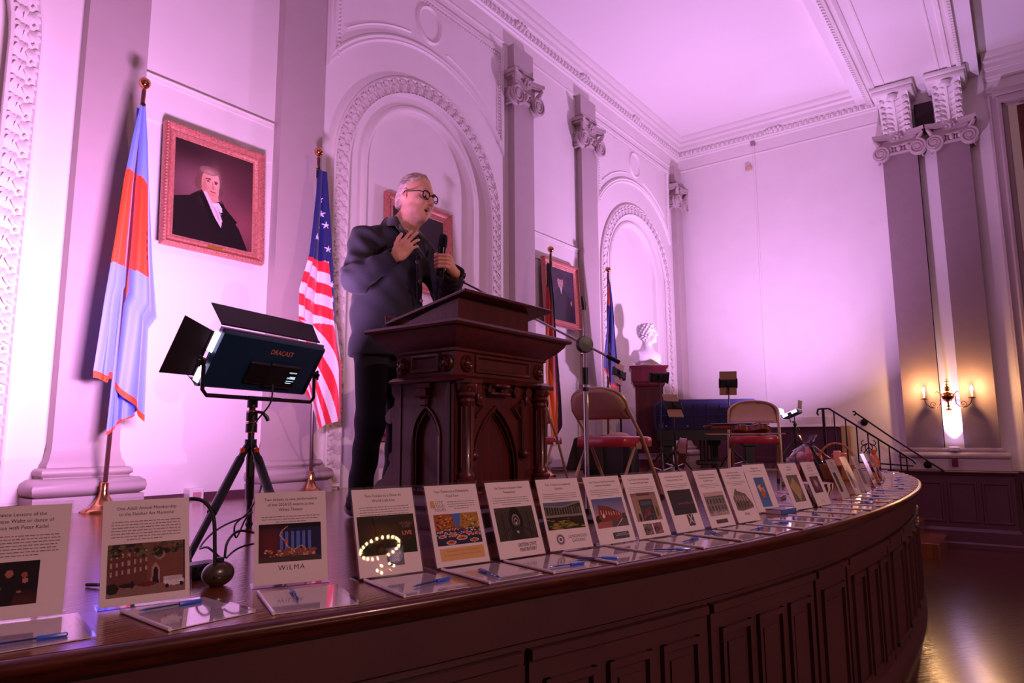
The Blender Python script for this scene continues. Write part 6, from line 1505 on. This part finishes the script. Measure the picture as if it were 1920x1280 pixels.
def surface(fn, lo, hi, h):
    """surface nets on a regular grid"""
    lo = np.array(lo, float); hi = np.array(hi, float); n = np.ceil((hi - lo) / h).astype(int) + 1
    ax = [lo[i] + h * np.arange(n[i]) for i in range(3)]
    F = np.empty(n, np.float32)
    for i0 in range(0, n[0], 24):
        G = np.stack(np.meshgrid(ax[0][i0:i0 + 24], ax[1], ax[2], indexing='ij'), -1); F[i0:i0 + 24] = fn(G)
    F[0] = F[-1] = 1; F[:, 0] = F[:, -1] = 1; F[:, :, 0] = F[:, :, -1] = 1
    S = F < 0
    c = [S[:-1, :-1, :-1], S[1:, :-1, :-1], S[:-1, 1:, :-1], S[1:, 1:, :-1], S[:-1, :-1, 1:], S[1:, :-1, 1:], S[:-1, 1:, 1:], S[1:, 1:, 1:]]
    cnt = sum(x.astype(np.int8) for x in c); act = (cnt > 0) & (cnt < 8)
    idx = -np.ones(act.shape, int); I = np.argwhere(act); idx[act] = np.arange(len(I))
    acc = np.zeros((len(I), 3)); m = np.zeros(len(I))
    offs = [(x, y, z) for z in (0, 1) for y in (0, 1) for x in (0, 1)]
    val = {o: F[I[:, 0] + o[0], I[:, 1] + o[1], I[:, 2] + o[2]] for o in offs}
    for o in offs:
        for d in range(3):
            if o[d]: continue
            o2 = list(o); o2[d] = 1; o2 = tuple(o2); a, b = val[o], val[o2]; cr = (a < 0) != (b < 0); t = np.where(cr, a / (a - b + 1e-12), 0)
            p = np.tile(np.array(o, float), (len(I), 1)); p[:, d] = t; acc += p * cr[:, None]; m += cr
    vs = lo + (I + acc / m[:, None]) * h
    fs = []
    for d in range(3):
        e = [slice(None)] * 3; e2 = [slice(None)] * 3; e[d] = slice(0, -1); e2[d] = slice(1, None)
        cr = S[tuple(e)] != S[tuple(e2)]; sgn = S[tuple(e)]
        u, v = (d + 1) % 3, (d + 2) % 3; Q = np.argwhere(cr)
        ok = (Q[:, u] > 0) & (Q[:, v] > 0) & (Q[:, u] < n[u] - 1) & (Q[:, v] < n[v] - 1); Q = Q[ok]
        def g_(du, dv):
            R_ = Q.copy(); R_[:, u] += du; R_[:, v] += dv; return idx[R_[:, 0], R_[:, 1], R_[:, 2]]
        q = np.stack([g_(-1, -1), g_(0, -1), g_(0, 0), g_(-1, 0)], 1); sg = sgn[Q[:, 0], Q[:, 1], Q[:, 2]]
        q[~sg] = q[~sg][:, ::-1]; fs.append(q)
    return vs, np.concatenate(fs)
def skin_obj(name, fn, lo, hi, h, m, parent, M=None, smooth=2):
    vs, fs = surface(fn, lo, hi, h)
    for _ in range(smooth):     # relax a little
        acc = np.zeros_like(vs); k = np.zeros(len(vs))
        for a, b in ((0, 1), (1, 2), (2, 3), (3, 0)):
            np.add.at(acc, fs[:, a], vs[fs[:, b]]); np.add.at(acc, fs[:, b], vs[fs[:, a]]); np.add.at(k, fs[:, a], 1); np.add.at(k, fs[:, b], 1)
        vs = vs * .5 + .5 * acc / np.maximum(k, 1)[:, None]
    me = bpy.data.meshes.new(name); me.from_pydata(vs.tolist(), [], fs.tolist()); me.update()
    if M is not None: me.transform(M)
    me.polygons.foreach_set('use_smooth', [True] * len(me.polygons)); me.materials.append(m)
    o = bpy.data.objects.new(name, me); COL.objects.link(o); o.parent = parent
    return o
def head_field(P, mouth=1.0, neck=True):
    e = lambda c, r: f_ell(P, c, r); K = lambda a, b, ra, rb: f_cone(P, a, b, ra, rb)
    s = smin(e((0, .012, .035), (.077, .099, .090)), e((0, -.028, -.028), (.063, .074, .092)), .03)
    s = smin(s, e((0, -.034, -.078), (.052, .056, .042)), .025); s = smin(s, e((0, -.080, -.108), (.022, .017, .018)), .02)
    s = smin(s, K((-.036, -.086, .024), (.036, -.086, .024), .010, .010), .016)
    for q in (-1, 1):
        s = smin(s, e((q * .042, -.070, -.030), (.022, .022, .020)), .025); s = smin(s, e((q * .050, -.045, -.075), (.018, .03, .022)), .025)
    if neck:
        s = smin(s, K((0, .025, -.08), (0, .050, -.19), .054, .062), .03); s = smin(s, K((0, -.05, -.115), (0, -.01, -.17), .028, .03), .035)
    for q in (-1, 1): s = smax(s, -e((q * .032, -.104, .002), (.019, .018, .011)), .012)
    for q in (-1, 1): s = smin(s, K((q * .018, -.089, .010), (q * .046, -.083, .009), .0035, .0035), .004); s = smin(s, K((q * .018, -.090, -.010), (q * .044, -.083, -.010), .0035, .003), .004)
    s = smin(s, K((0, -.090, .018), (0, -.116, -.026), .0075, .0115), .012); s = smin(s, e((0, -.114, -.031), (.012, .012, .010)), .008)
    for q in (-1, 1): s = smin(s, e((q * .0125, -.103, -.034), (.009, .011, .008)), .006); s = smax(s, -e((q * .007, -.112, -.043), (.004, .006, .003)), .003)
    s = smin(s, K((-.019, -.092, -.058), (.019, -.092, -.058), .0055, .0055), .006); s = smin(s, K((-.016, -.088, -.080 - .008 * mouth), (.016, -.088, -.080 - .008 * mouth), .0065, .0065), .007)
    s = smax(s, -e((0, -.102, -.069 - .003 * mouth), (.019, .022, .0025 + .0065 * mouth)), .004)
    for q in (-1, 1):
        R_ = np.array(Matrix.Rotation(q * .35, 3, 'Z')) @ np.array(Matrix.Rotation(-.15, 3, 'X'))
        er = f_ell(P, (q * .079, .014, .000), (.008, .019, .032), R_); er = smin(er, f_ell(P, (q * .077, .006, -.022), (.007, .010, .012)), .006); er = smax(er, -f_ell(P, (q * .086, .010, .004), (.006, .010, .018), R_), .004)
        s = smin(s, er, .005)
        s = smax(s, -K((q * .026, -.098, -.036), (q * .034, -.09, -.066), .002, .003), .006)
    return s
def hand_field(P, spread, bends, thumb, scale=1.0):
    """right hand, wrist at the origin, fingers along +z, palm towards -y, thumb on +x"""
    K = lambda a, b, ra, rb: f_cone(P, a, b, ra, rb)
    s = smin(K((0, 0, -.012), (0, 0, .01), .027, .027), f_box(P, (0, 0, .05), (.040, .013, .047), .012), .025)
    s = smin(s, f_ell(P, (.026, -.008, .035), (.018, .015, .03)), .015); s = smin(s, f_ell(P, (-.028, -.006, .04), (.014, .013, .035)), .012)
    xs = (.031, .0105, -.0105, -.030); ln = ((.042, .025, .020), (.046, .029, .021), (.043, .027, .020), (.034, .020, .018)); rd = (.0095, .0098, .0093, .0083)
    for i in range(4):
        p = np.array([xs[i], 0.0, .090 - .006 * abs(i - 1)]); a = 0.0; sx = spread[i]
        s = smin(s, f_ell(P, p + np.array([0, .006, -.004]), (.0105, .0095, .012)), .006)
        for j in range(3):
            a += bends[i][j]; d = np.array([math.sin(sx) * math.cos(a), -math.sin(a), math.cos(sx) * math.cos(a)]); q = p + d * ln[i][j]
            s = smin(s, K(p, q, rd[i] * (1 - .08 * j), rd[i] * (1 - .08 * (j + 1))), .003); p = q
    for j in range(len(thumb) - 1): s = smin(s, K(thumb[j], thumb[j + 1], (.0135, .0115, .0105, .009)[j], (.0118, .0108, .009, .008)[j]), .005)
    return s

M_skin = mat('skin', '#e6ac94', .48, noise=.06, nscale=20, sss=.08, bump=.08, bscale=120)
M_hair = mat('grey_blond_hair', '#b5a298', .6, noise=.35, nscale=60, stretch=(1, .25, 1), bump=.6, bscale=90)
M_coat = mat('grey_wool', '#1f1f27', .9, noise=.25, nscale=260, bump=.25, bscale=300, sheen=.05)
M_collar = mat('dark_collar_velvet', '#121016', .8, sheen=.4); M_trous = mat('navy_trousers', '#12131c', .85, noise=.1, nscale=100)
man = thing('person', 'person in dark wool jacket and glasses speaking behind the lectern with one hand raised', 'person', (2.56, 2.86, 0))
O = np.array([2.56, 2.86, 0.0]); W = lambda *p: np.array(p, float) - O
# body: head, neck and both hands belong to one continuous skin; clothes are parts over it
HC = Vector(W(2.668, 2.665, 1.762)); HM = Matrix.Translation(HC) @ Matrix.Rotation(R(4), 4, 'Z') @ Matrix.Rotation(R(5), 4, 'Y') @ Matrix.Rotation(R(9), 4, 'X') @ Matrix.Scale(1.05, 4)
HMi = np.array(HM.inverted()); 
def to_local(P, Mi): return P @ Mi[:3, :3].T + Mi[:3, 3]
RW = W(2.385, 2.515, 1.345)
Zf = Vector((.50, -.42, .74)).normalized(); Yb = Vector((-.66, -.72, .10)); Yb = (Yb - Zf * Yb.dot(Zf)).normalized(); Xt = Yb.cross(Zf)
RM_ = Matrix((Xt, Yb, Zf)).transposed().to_4x4(); RM_.translation = Vector(RW); RMi = np.array(RM_.inverted())
rr = np.array([.6, -.8, 0]); cc = np.array([-.76, -.65, 0]); zz = np.array([0, 0, 1.])
MC = W(2.640, 2.445, 1.345)     # the hand grips the microphone here
def left_hand(P):
    A = lambda r, c, z: MC + rr * r + cc * c + zz * z; K = lambda a, b, ra, rb: f_cone(P, a, b, ra, rb)
    s = smin(K(A(.055, -.004, -.028), A(.045, .0, .018), .024, .022), K(A(.060, -.01, -.035), A(.078, -.021, -.050), .025, .027), .02)
    for k in range(4):
        z = .034 - k * .0205; q = (1, 1.05, 1.0, .9)[k]
        p = [A(.052, .006, z - .004), A(.032 * q, .034, z), A(-.008, .034, z + .001), A(-.029 * q, .010, z + .002), A(-.024, -.010, z + .001)]
        for j in range(4): s = smin(s, K(p[j], p[j + 1], (.0115, .0098, .0092, .0085)[j], (.0102, .0095, .0086, .0078)[j]), .003)
    p = [A(.050, -.012, .018), A(.022, -.032, .046), A(-.010, -.026, .056), A(-.030, -.008, .052)]
    for j in range(3): s = smin(s, K(p[j], p[j + 1], (.015, .012, .0105)[j], (.012, .0105, .0085)[j]), .005)
    return s
bend = ((.30, .25, .15), (.22, .30, .2), (.40, .35, .2), (.55, .45, .3))
thumb = [(.026, -.004, .022), (.047, -.010, .045), (.060, -.012, .078), (.064, -.008, .105)]
el_R, el_L = W(2.305, 2.735, 1.24), W(2.94, 2.66, 1.21); sh_R, sh_L = W(2.415, 2.81, 1.485), W(2.82, 2.77, 1.50)
LWr = MC + rr * .078 + cc * -.021 + zz * -.050
def body(P):
    s = head_field(to_local(P, HMi), 1.0)
    s = smin(s, f_cone(P, W(2.625, 2.75, 1.60), W(2.615, 2.79, 1.35), .062, .11, (1, .8, 1)), .04)
    for a, e, wv in ((sh_R, el_R, RW), (sh_L, el_L, LWr)):
        s = smin(s, f_cone(P, W(2.615, 2.79, 1.45), a, .09, .05), .04); s = smin(s, f_cone(P, a, e, .05, .042), .03); s = smin(s, f_cone(P, e, wv, .042, .026), .02)
    s = np.minimum(s, hand_field(to_local(P, RMi), (.16, .06, -.03, -.14), bend, thumb))
    s = smin(s, f_cone(P, RW + (el_R - RW) * .2, RW, .03, .026), .015)
    return np.minimum(s, left_hand(P))
skin_obj('body', body, W(2.2, 2.33, 1.12), W(3.0, 2.92, 1.93), .0034, M_skin, man, smooth=1)
def hair(P):
    Q = to_local(P, HMi); x, y, z = Q[..., 0], Q[..., 1], Q[..., 2]
    s = smin(f_ell(Q, (0, .017, .046), (.087, .106, .096)), f_ell(Q, (0, .058, -.02), (.074, .066, .074)), .03)
    s = s + .0022 * np.sin(x * 160 + 3 * np.sin(y * 40)) + .0018 * np.sin(y * 130 + z * 60)
    line = np.maximum(-(y + .042 + .35 * np.maximum(0, .09 - z) * .9 - .25 * (np.abs(x) * .4)), -(z - .055 + 1.15 * (y - .0)))   # hairline over the temples
    line2 = -(z + .075)
    ear = f_ell(Q, (0, .004, -.02), (.12, .026, .045))
    s = smax(smax(s, line, .008), line2, .006); return smax(s, -ear, .004)
skin_obj('hair', hair, W(2.5, 2.5, 1.6), W(2.84, 2.84, 1.93), .0035, M_hair, man, smooth=1)
fm = lambda x, y, z: tuple(HM @ Vector((x, y, z)))
for q in (-1, 1):
    e = MB().ball(fm(q * .032, -.079, .001), .0135, 14, 10).build('eye', mat('eye_white', '#d8c8c4', .2), man)
    MB().ball(fm(q * .032 + .003, -.0905, -.001), (.0055, .0025, .0055), 10, 8, HM.to_3x3()).build('iris', mat('iris_dark', '#1c1410', .2), e)
    MB().tube([fm(q * .016, -.100, .024), fm(q * .032, -.101, .030), fm(q * .050, -.090, .024)], [.002, .0035, .0015], 6).build('eyebrow', mat('brow', '#7a6458', .8), man)
MB().ball(fm(0, -.080, -.072), (.017, .010, .009), 12, 8, HM.to_3x3()).build('mouth_inside', mat('mouth_dark', '#3a1014', .6), man)
MB().box(-.012, .012, -.092, -.088, -.0665, -.062, .001, M=HM).build('upper_teeth', mat('teeth', '#cfc0b8', .3), man)
MB().tube([fm(-.018, -.0965, -.060), fm(-.006, -.1005, -.057), fm(0, -.0995, -.0585), fm(.006, -.1005, -.057), fm(.018, -.0965, -.060)], [.001, .003, .003, .003, .001], 6).tube([fm(-.016, -.093, -.087), fm(0, -.0975, -.0895), fm(.016, -.093, -.087)], [.001, .004, .001], 6).build('lips', mat('lip', '#a8584e', .4), man)
gl = thing('glasses'); gl.parent = man
M_gl = mat('glasses_black', '#0c0b0d', .2, coat=.5)
for q in (-1, 1):
    P_ = [fm(q * (.034 + .0255 * c_), -.107 + .006 * abs(c_), .003 + .0185 * s_) for c_, s_ in [(math.copysign(abs(math.cos(a)) ** .55, math.cos(a)), math.copysign(abs(math.sin(a)) ** .6, math.sin(a))) for a in [2 * PI * k / 28 for k in range(28)]]]
    MB().tube(P_, .0036, 6, closed=True).build('lens_rim', M_gl, gl)
    MB().add(P_, [tuple(range(28))]).build('lens', thin_clear('spectacle_lens', (.95, .95, .97), .02, .02), gl, 0)
    MB().tube([fm(q * .060, -.102, .012), fm(q * .078, -.085, .012), fm(q * .083, -.02, .010), fm(q * .083, .008, .012), fm(q * .080, .03, -.005)], .0030, 6).build('temple_arm', M_gl, gl)
MB().tube([fm(-.0095, -.107, .008), fm(0, -.112, .012), fm(.0095, -.107, .008)], .0026, 6).build('bridge', M_gl, gl)
# jacket
def jacket(P):
    s = f_cone(P, W(2.62, 2.80, 1.45), W(2.62, 2.83, 1.10), .165, .175, (1.22, .86, 1)); s = smin(s, f_cone(P, W(2.62, 2.835, 1.12), W(2.63, 2.85, .83), .178, .195, (1.18, .86, 1)), .05)
    s = smin(s, f_cone(P, sh_R, sh_L, .062, .062), .07); s = smin(s, f_cone(P, W(2.62, 2.785, 1.50), W(2.628, 2.770, 1.60), .12, .083), .05)
    for a, e, wv, sg in ((sh_R, el_R, RW + (el_R - RW) * .03, 1), (sh_L, el_L, MC + rr * .072 + cc * -.02 + zz * -.046, -1)):
        arm = smin(f_cone(P, a, e, .078, .070), f_cone(P, e, wv, .070, .050), .05); d = (e - a) / np.linalg.norm(e - a); t = (P - a) @ d
        arm = arm + .0035 * np.sin(t * 70 + 2.2 * np.sin(P[..., 0] * 30)) * np.clip((t - .12) * 8, 0, 1) + .003 * np.sin(((P - e) @ (wv - e)) * 260 + P[..., 2] * 25)
        s = smin(s, arm, .035)
        hole = f_cone(P, wv + (wv - e) * .25, wv - (wv - e) * .10, .040, .038); s = smax(s, -hole, .004)
        cut = (P - wv) @ ((wv - e) / np.linalg.norm(wv - e)); near = np.linalg.norm(P - wv, axis=-1) < .12; s = np.where(near, smax(s, cut, .006), s)
    s = s + .004 * np.sin(P[..., 2] * 22 + P[..., 0] * 16) * np.clip((1.4 - P[..., 2]) * 2, 0, 1) + .003 * np.sin((P[..., 0] + P[..., 2]) * 45)
    hd = to_local(P, HMi)
    s = smax(s, -f_cone(P, W(2.625, 2.755, 1.54), W(2.63, 2.73, 1.72), .067, .078), .01)
    v = f_box(P, W(2.655, 2.575, 1.555), (.055, .10, .055), .0, np.array(Matrix.Rotation(R(45), 3, 'Y')) ); s = smax(s, -v, .006)
    s = smax(s, P[..., 2] * -1 + .862, .006)
    return s
jk = skin_obj('jacket', jacket, W(2.15, 2.30, .84), W(3.08, 3.10, 1.66), .0058, M_coat, man, smooth=1)
def shirt(P):
    s = f_cone(P, W(2.625, 2.76, 1.50), W(2.632, 2.745, 1.625), .070, .066); s = smin(s, f_cone(P, W(2.63, 2.76, 1.5), W(2.63, 2.79, 1.33), .075, .08, (1, .75, 1)), .03)
    return smax(smax(s, -f_cone(P, W(2.625, 2.76, 1.57), W(2.64, 2.73, 1.70), .060, .064), .003), P[..., 2] - 1.626 + .15 * (2.72 - 2.86 - P[..., 1]) * -1, .004)
skin_obj('shirt', shirt, W(2.45, 2.58, 1.28), W(2.80, 2.92, 1.66), .004, mat('pale_shirt', '#c9c4da', .7), man, smooth=1)
b = MB()        # standing collar and lapels, an open band round the neck
rows = []
for i in range(25):
    a = R(-150 + 300 * i / 24) + PI / 2; ca, sa = math.cos(a), math.sin(a); fr = max(0, -sa)
    c = Vector(W(2.628, 2.752, 0)); drop = .0 if fr < .55 else (fr - .55) * .22
    rows.append([tuple(c + Vector((ca * r, sa * r * 1.02, z - drop))) for r, z in ((.118, 1.575), (.104, 1.605), (.090, 1.632), (.082, 1.642), (.075, 1.632), (.076, 1.60))])
b.grid(rows); b.build('collar', M_collar, jk, 60)
for s, xx in ((-1, 2.63), (1, 2.675)):
    lp = [(W(2.64 + s * .066, 2.70, 1.585)), (W(2.645 + s * .072, 2.645, 1.52)), (W(2.650 + s * .05, 2.60, 1.455)), (W(2.655 + s * .012, 2.585, 1.40))]
    rows = [[tuple(p + np.array([s * -.018, -.012, .0])), tuple(p + np.array([s * .012, -.020, .004])), tuple(p + np.array([s * .034 * (1 - k * .22), -.006, -.01]))] for k, p in enumerate(lp)]
    o = MB().grid(rows).build('lapel', M_collar, jk, 60); md = o.modifiers.new('s', 'SOLIDIFY'); md.thickness = .006
fy = lambda z: 2.635 + (1.5 - z) * .02
for (x_, y_, z_) in ((2.648, 2.655, 1.385), (2.658, 2.640, 1.275), (2.668, 2.640, 1.165), (2.675, 2.655, 1.05)):
    MB().lathe([(0, .006), (.007, .006), (.010, .004), (.0115, .006), (.012, .002), (.012, 0)], tuple(W(x_, y_ - .022, z_)), 16, rot('X', 90)).build('button', mat('horn_button', '#8a6a70', .3, .3), jk)
MB().tube([tuple(W(2.655 + .012 * i / 6, 2.640 + (.0 if i < 5 else .01), 1.42 - .09 * i)) for i in range(7)], .0035, 6).build('front_edge', M_coat, jk)
MB().box(*[v for v in (W(2.46, 0, 0)[0], W(2.58, 0, 0)[0], W(0, 2.655, 0)[1], W(0, 2.70, 0)[1], 1.0, 1.012)], .004).build('pocket_flap', M_coat, jk)
def trousers(P):
    L = []
    for hx_, kx, ax, ky, ay in ((2.53, 2.52, 2.50, 2.84, 2.90), (2.70, 2.715, 2.72, 2.81, 2.87)):
        L.append(smin(f_cone(P, W(hx_, 2.85, .93), W(kx, ky, .50), .100, .076), f_cone(P, W(kx, ky, .50), W(ax, ay, .07), .076, .062), .04))
    s = smin(L[0], L[1], .03); s = smin(s, f_cone(P, W(2.54, 2.85, .95), W(2.70, 2.85, .95), .12, .12, (1, .9, 1)), .05)
    s = s + .004 * np.sin(P[..., 2] * 38 + P[..., 0] * 30) * np.clip((.6 - P[..., 2]) * 3, 0, 1)
    return smax(s, .035 - P[..., 2], .005)
skin_obj('trousers', trousers, W(2.34, 2.62, .02), W(2.9, 3.05, 1.10), .007, M_trous, man, smooth=1)
for x_, y_, a in ((2.50, 2.90, 8), (2.72, 2.87, -14)):
    def shoe(P):
        s = smin(f_ell(P, (0, -.10, .035), (.048, .10, .035)), f_ell(P, (0, .02, .045), (.038, .07, .048)), .03); s = smin(s, f_cone(P, (0, .02, .05), (0, .03, .10), .04, .042), .02)
        return smax(s, .0015 - P[..., 2], .004)
    skin_obj('shoe', shoe, (-.07, -.22, -.01), (.07, .12, .15), .006, mat('shoe_leather', '#0a0809', .25, coat=.4), man, Matrix.Translation(Vector(W(x_, y_, 0))) @ Matrix.Rotation(R(a), 4, 'Z'))
# microphone in the left hand (a thing of its own)
mic = thing('handheld_microphone', 'black handheld microphone in the left hand of the speaker', 'microphone', tuple(MC + O))
mz = Vector((.10, -.03, 1)).normalized(); Mq = mz.to_track_quat('Z', 'Y').to_matrix()
MB().lathe([(0, -.075), (.015, -.074), (.0165, -.07), (.0175, .0), (.0205, .075), (.021, .085)], (0, 0, 0), 20, Mq).build('handle', mat('mic_body', '#1a1a22', .25, .6), mic, 40)
MB().lathe([(.021, .085), (.024, .09), (.025, .10), (.0245, .135), (.0225, .150), (.018, .160), (.0, .163)], (0, 0, 0), 20, Mq).build('grille', mat('mic_grille', '#08080a', .5, .5, bump=.8, bscale=500), mic, 40)

# marble bust
bu = thing('marble_bust', 'white marble bust of a curly haired person on the carved reddish pedestal', 'sculpture', (9.0, 4.28, 1.405), R(-22))
BM = Matrix.Translation(Vector((0, -.02, .485))) @ Matrix.Rotation(R(62), 4, 'Z') @ Matrix.Rotation(R(-4), 4, 'X') @ Matrix.Scale(1.22, 4); BMi = np.array(BM.inverted())
def bustf(P):
    Q = to_local(P, BMi); s = head_field(Q, .0, False) * 1.22
    for k in range(90):
        a = k * 2.39996; u = k / 90; z = .105 - u * .19; r_ = math.sqrt(max(.001, 1 - ((z - .03) / .115) ** 2)) ; ang = a
        x_, y_ = .083 * r_ * math.cos(ang), .02 + .100 * r_ * math.sin(ang)
        if y_ < -.050 and z < .075: continue
        if y_ < -.005 and z < .03: continue
        s = smin(s, f_ell(Q, (x_, y_, z), (.019, .019, .013)) * 1.22, .006)
    s = smin(s, f_cone(P, (0, .01, .33), (0, .03, .22), .064, .09), .05)
    sh = f_cone(P, (-.19, .04, .15), (.19, .04, .15), .085, .085); sh = smin(sh, f_ell(P, (0, .0, .10), (.23, .13, .16)), .05)
    sh = smax(sh, np.abs(P[..., 0]) - .215, .01); s = smin(s, sh, .06)
    return smax(s, -P[..., 2], .004)
skin_obj('carving', bustf, (-.26, -.24, -.01), (.26, .24, .76), .0065, mat('white_marble', '#e8e2e4', .35, noise=.03, nscale=6, sss=.05), bu, smooth=1)
MB().box(-.19, .19, -.12, .14, -.001, .03, .006).build('socle', mat('white_marble'), bu)
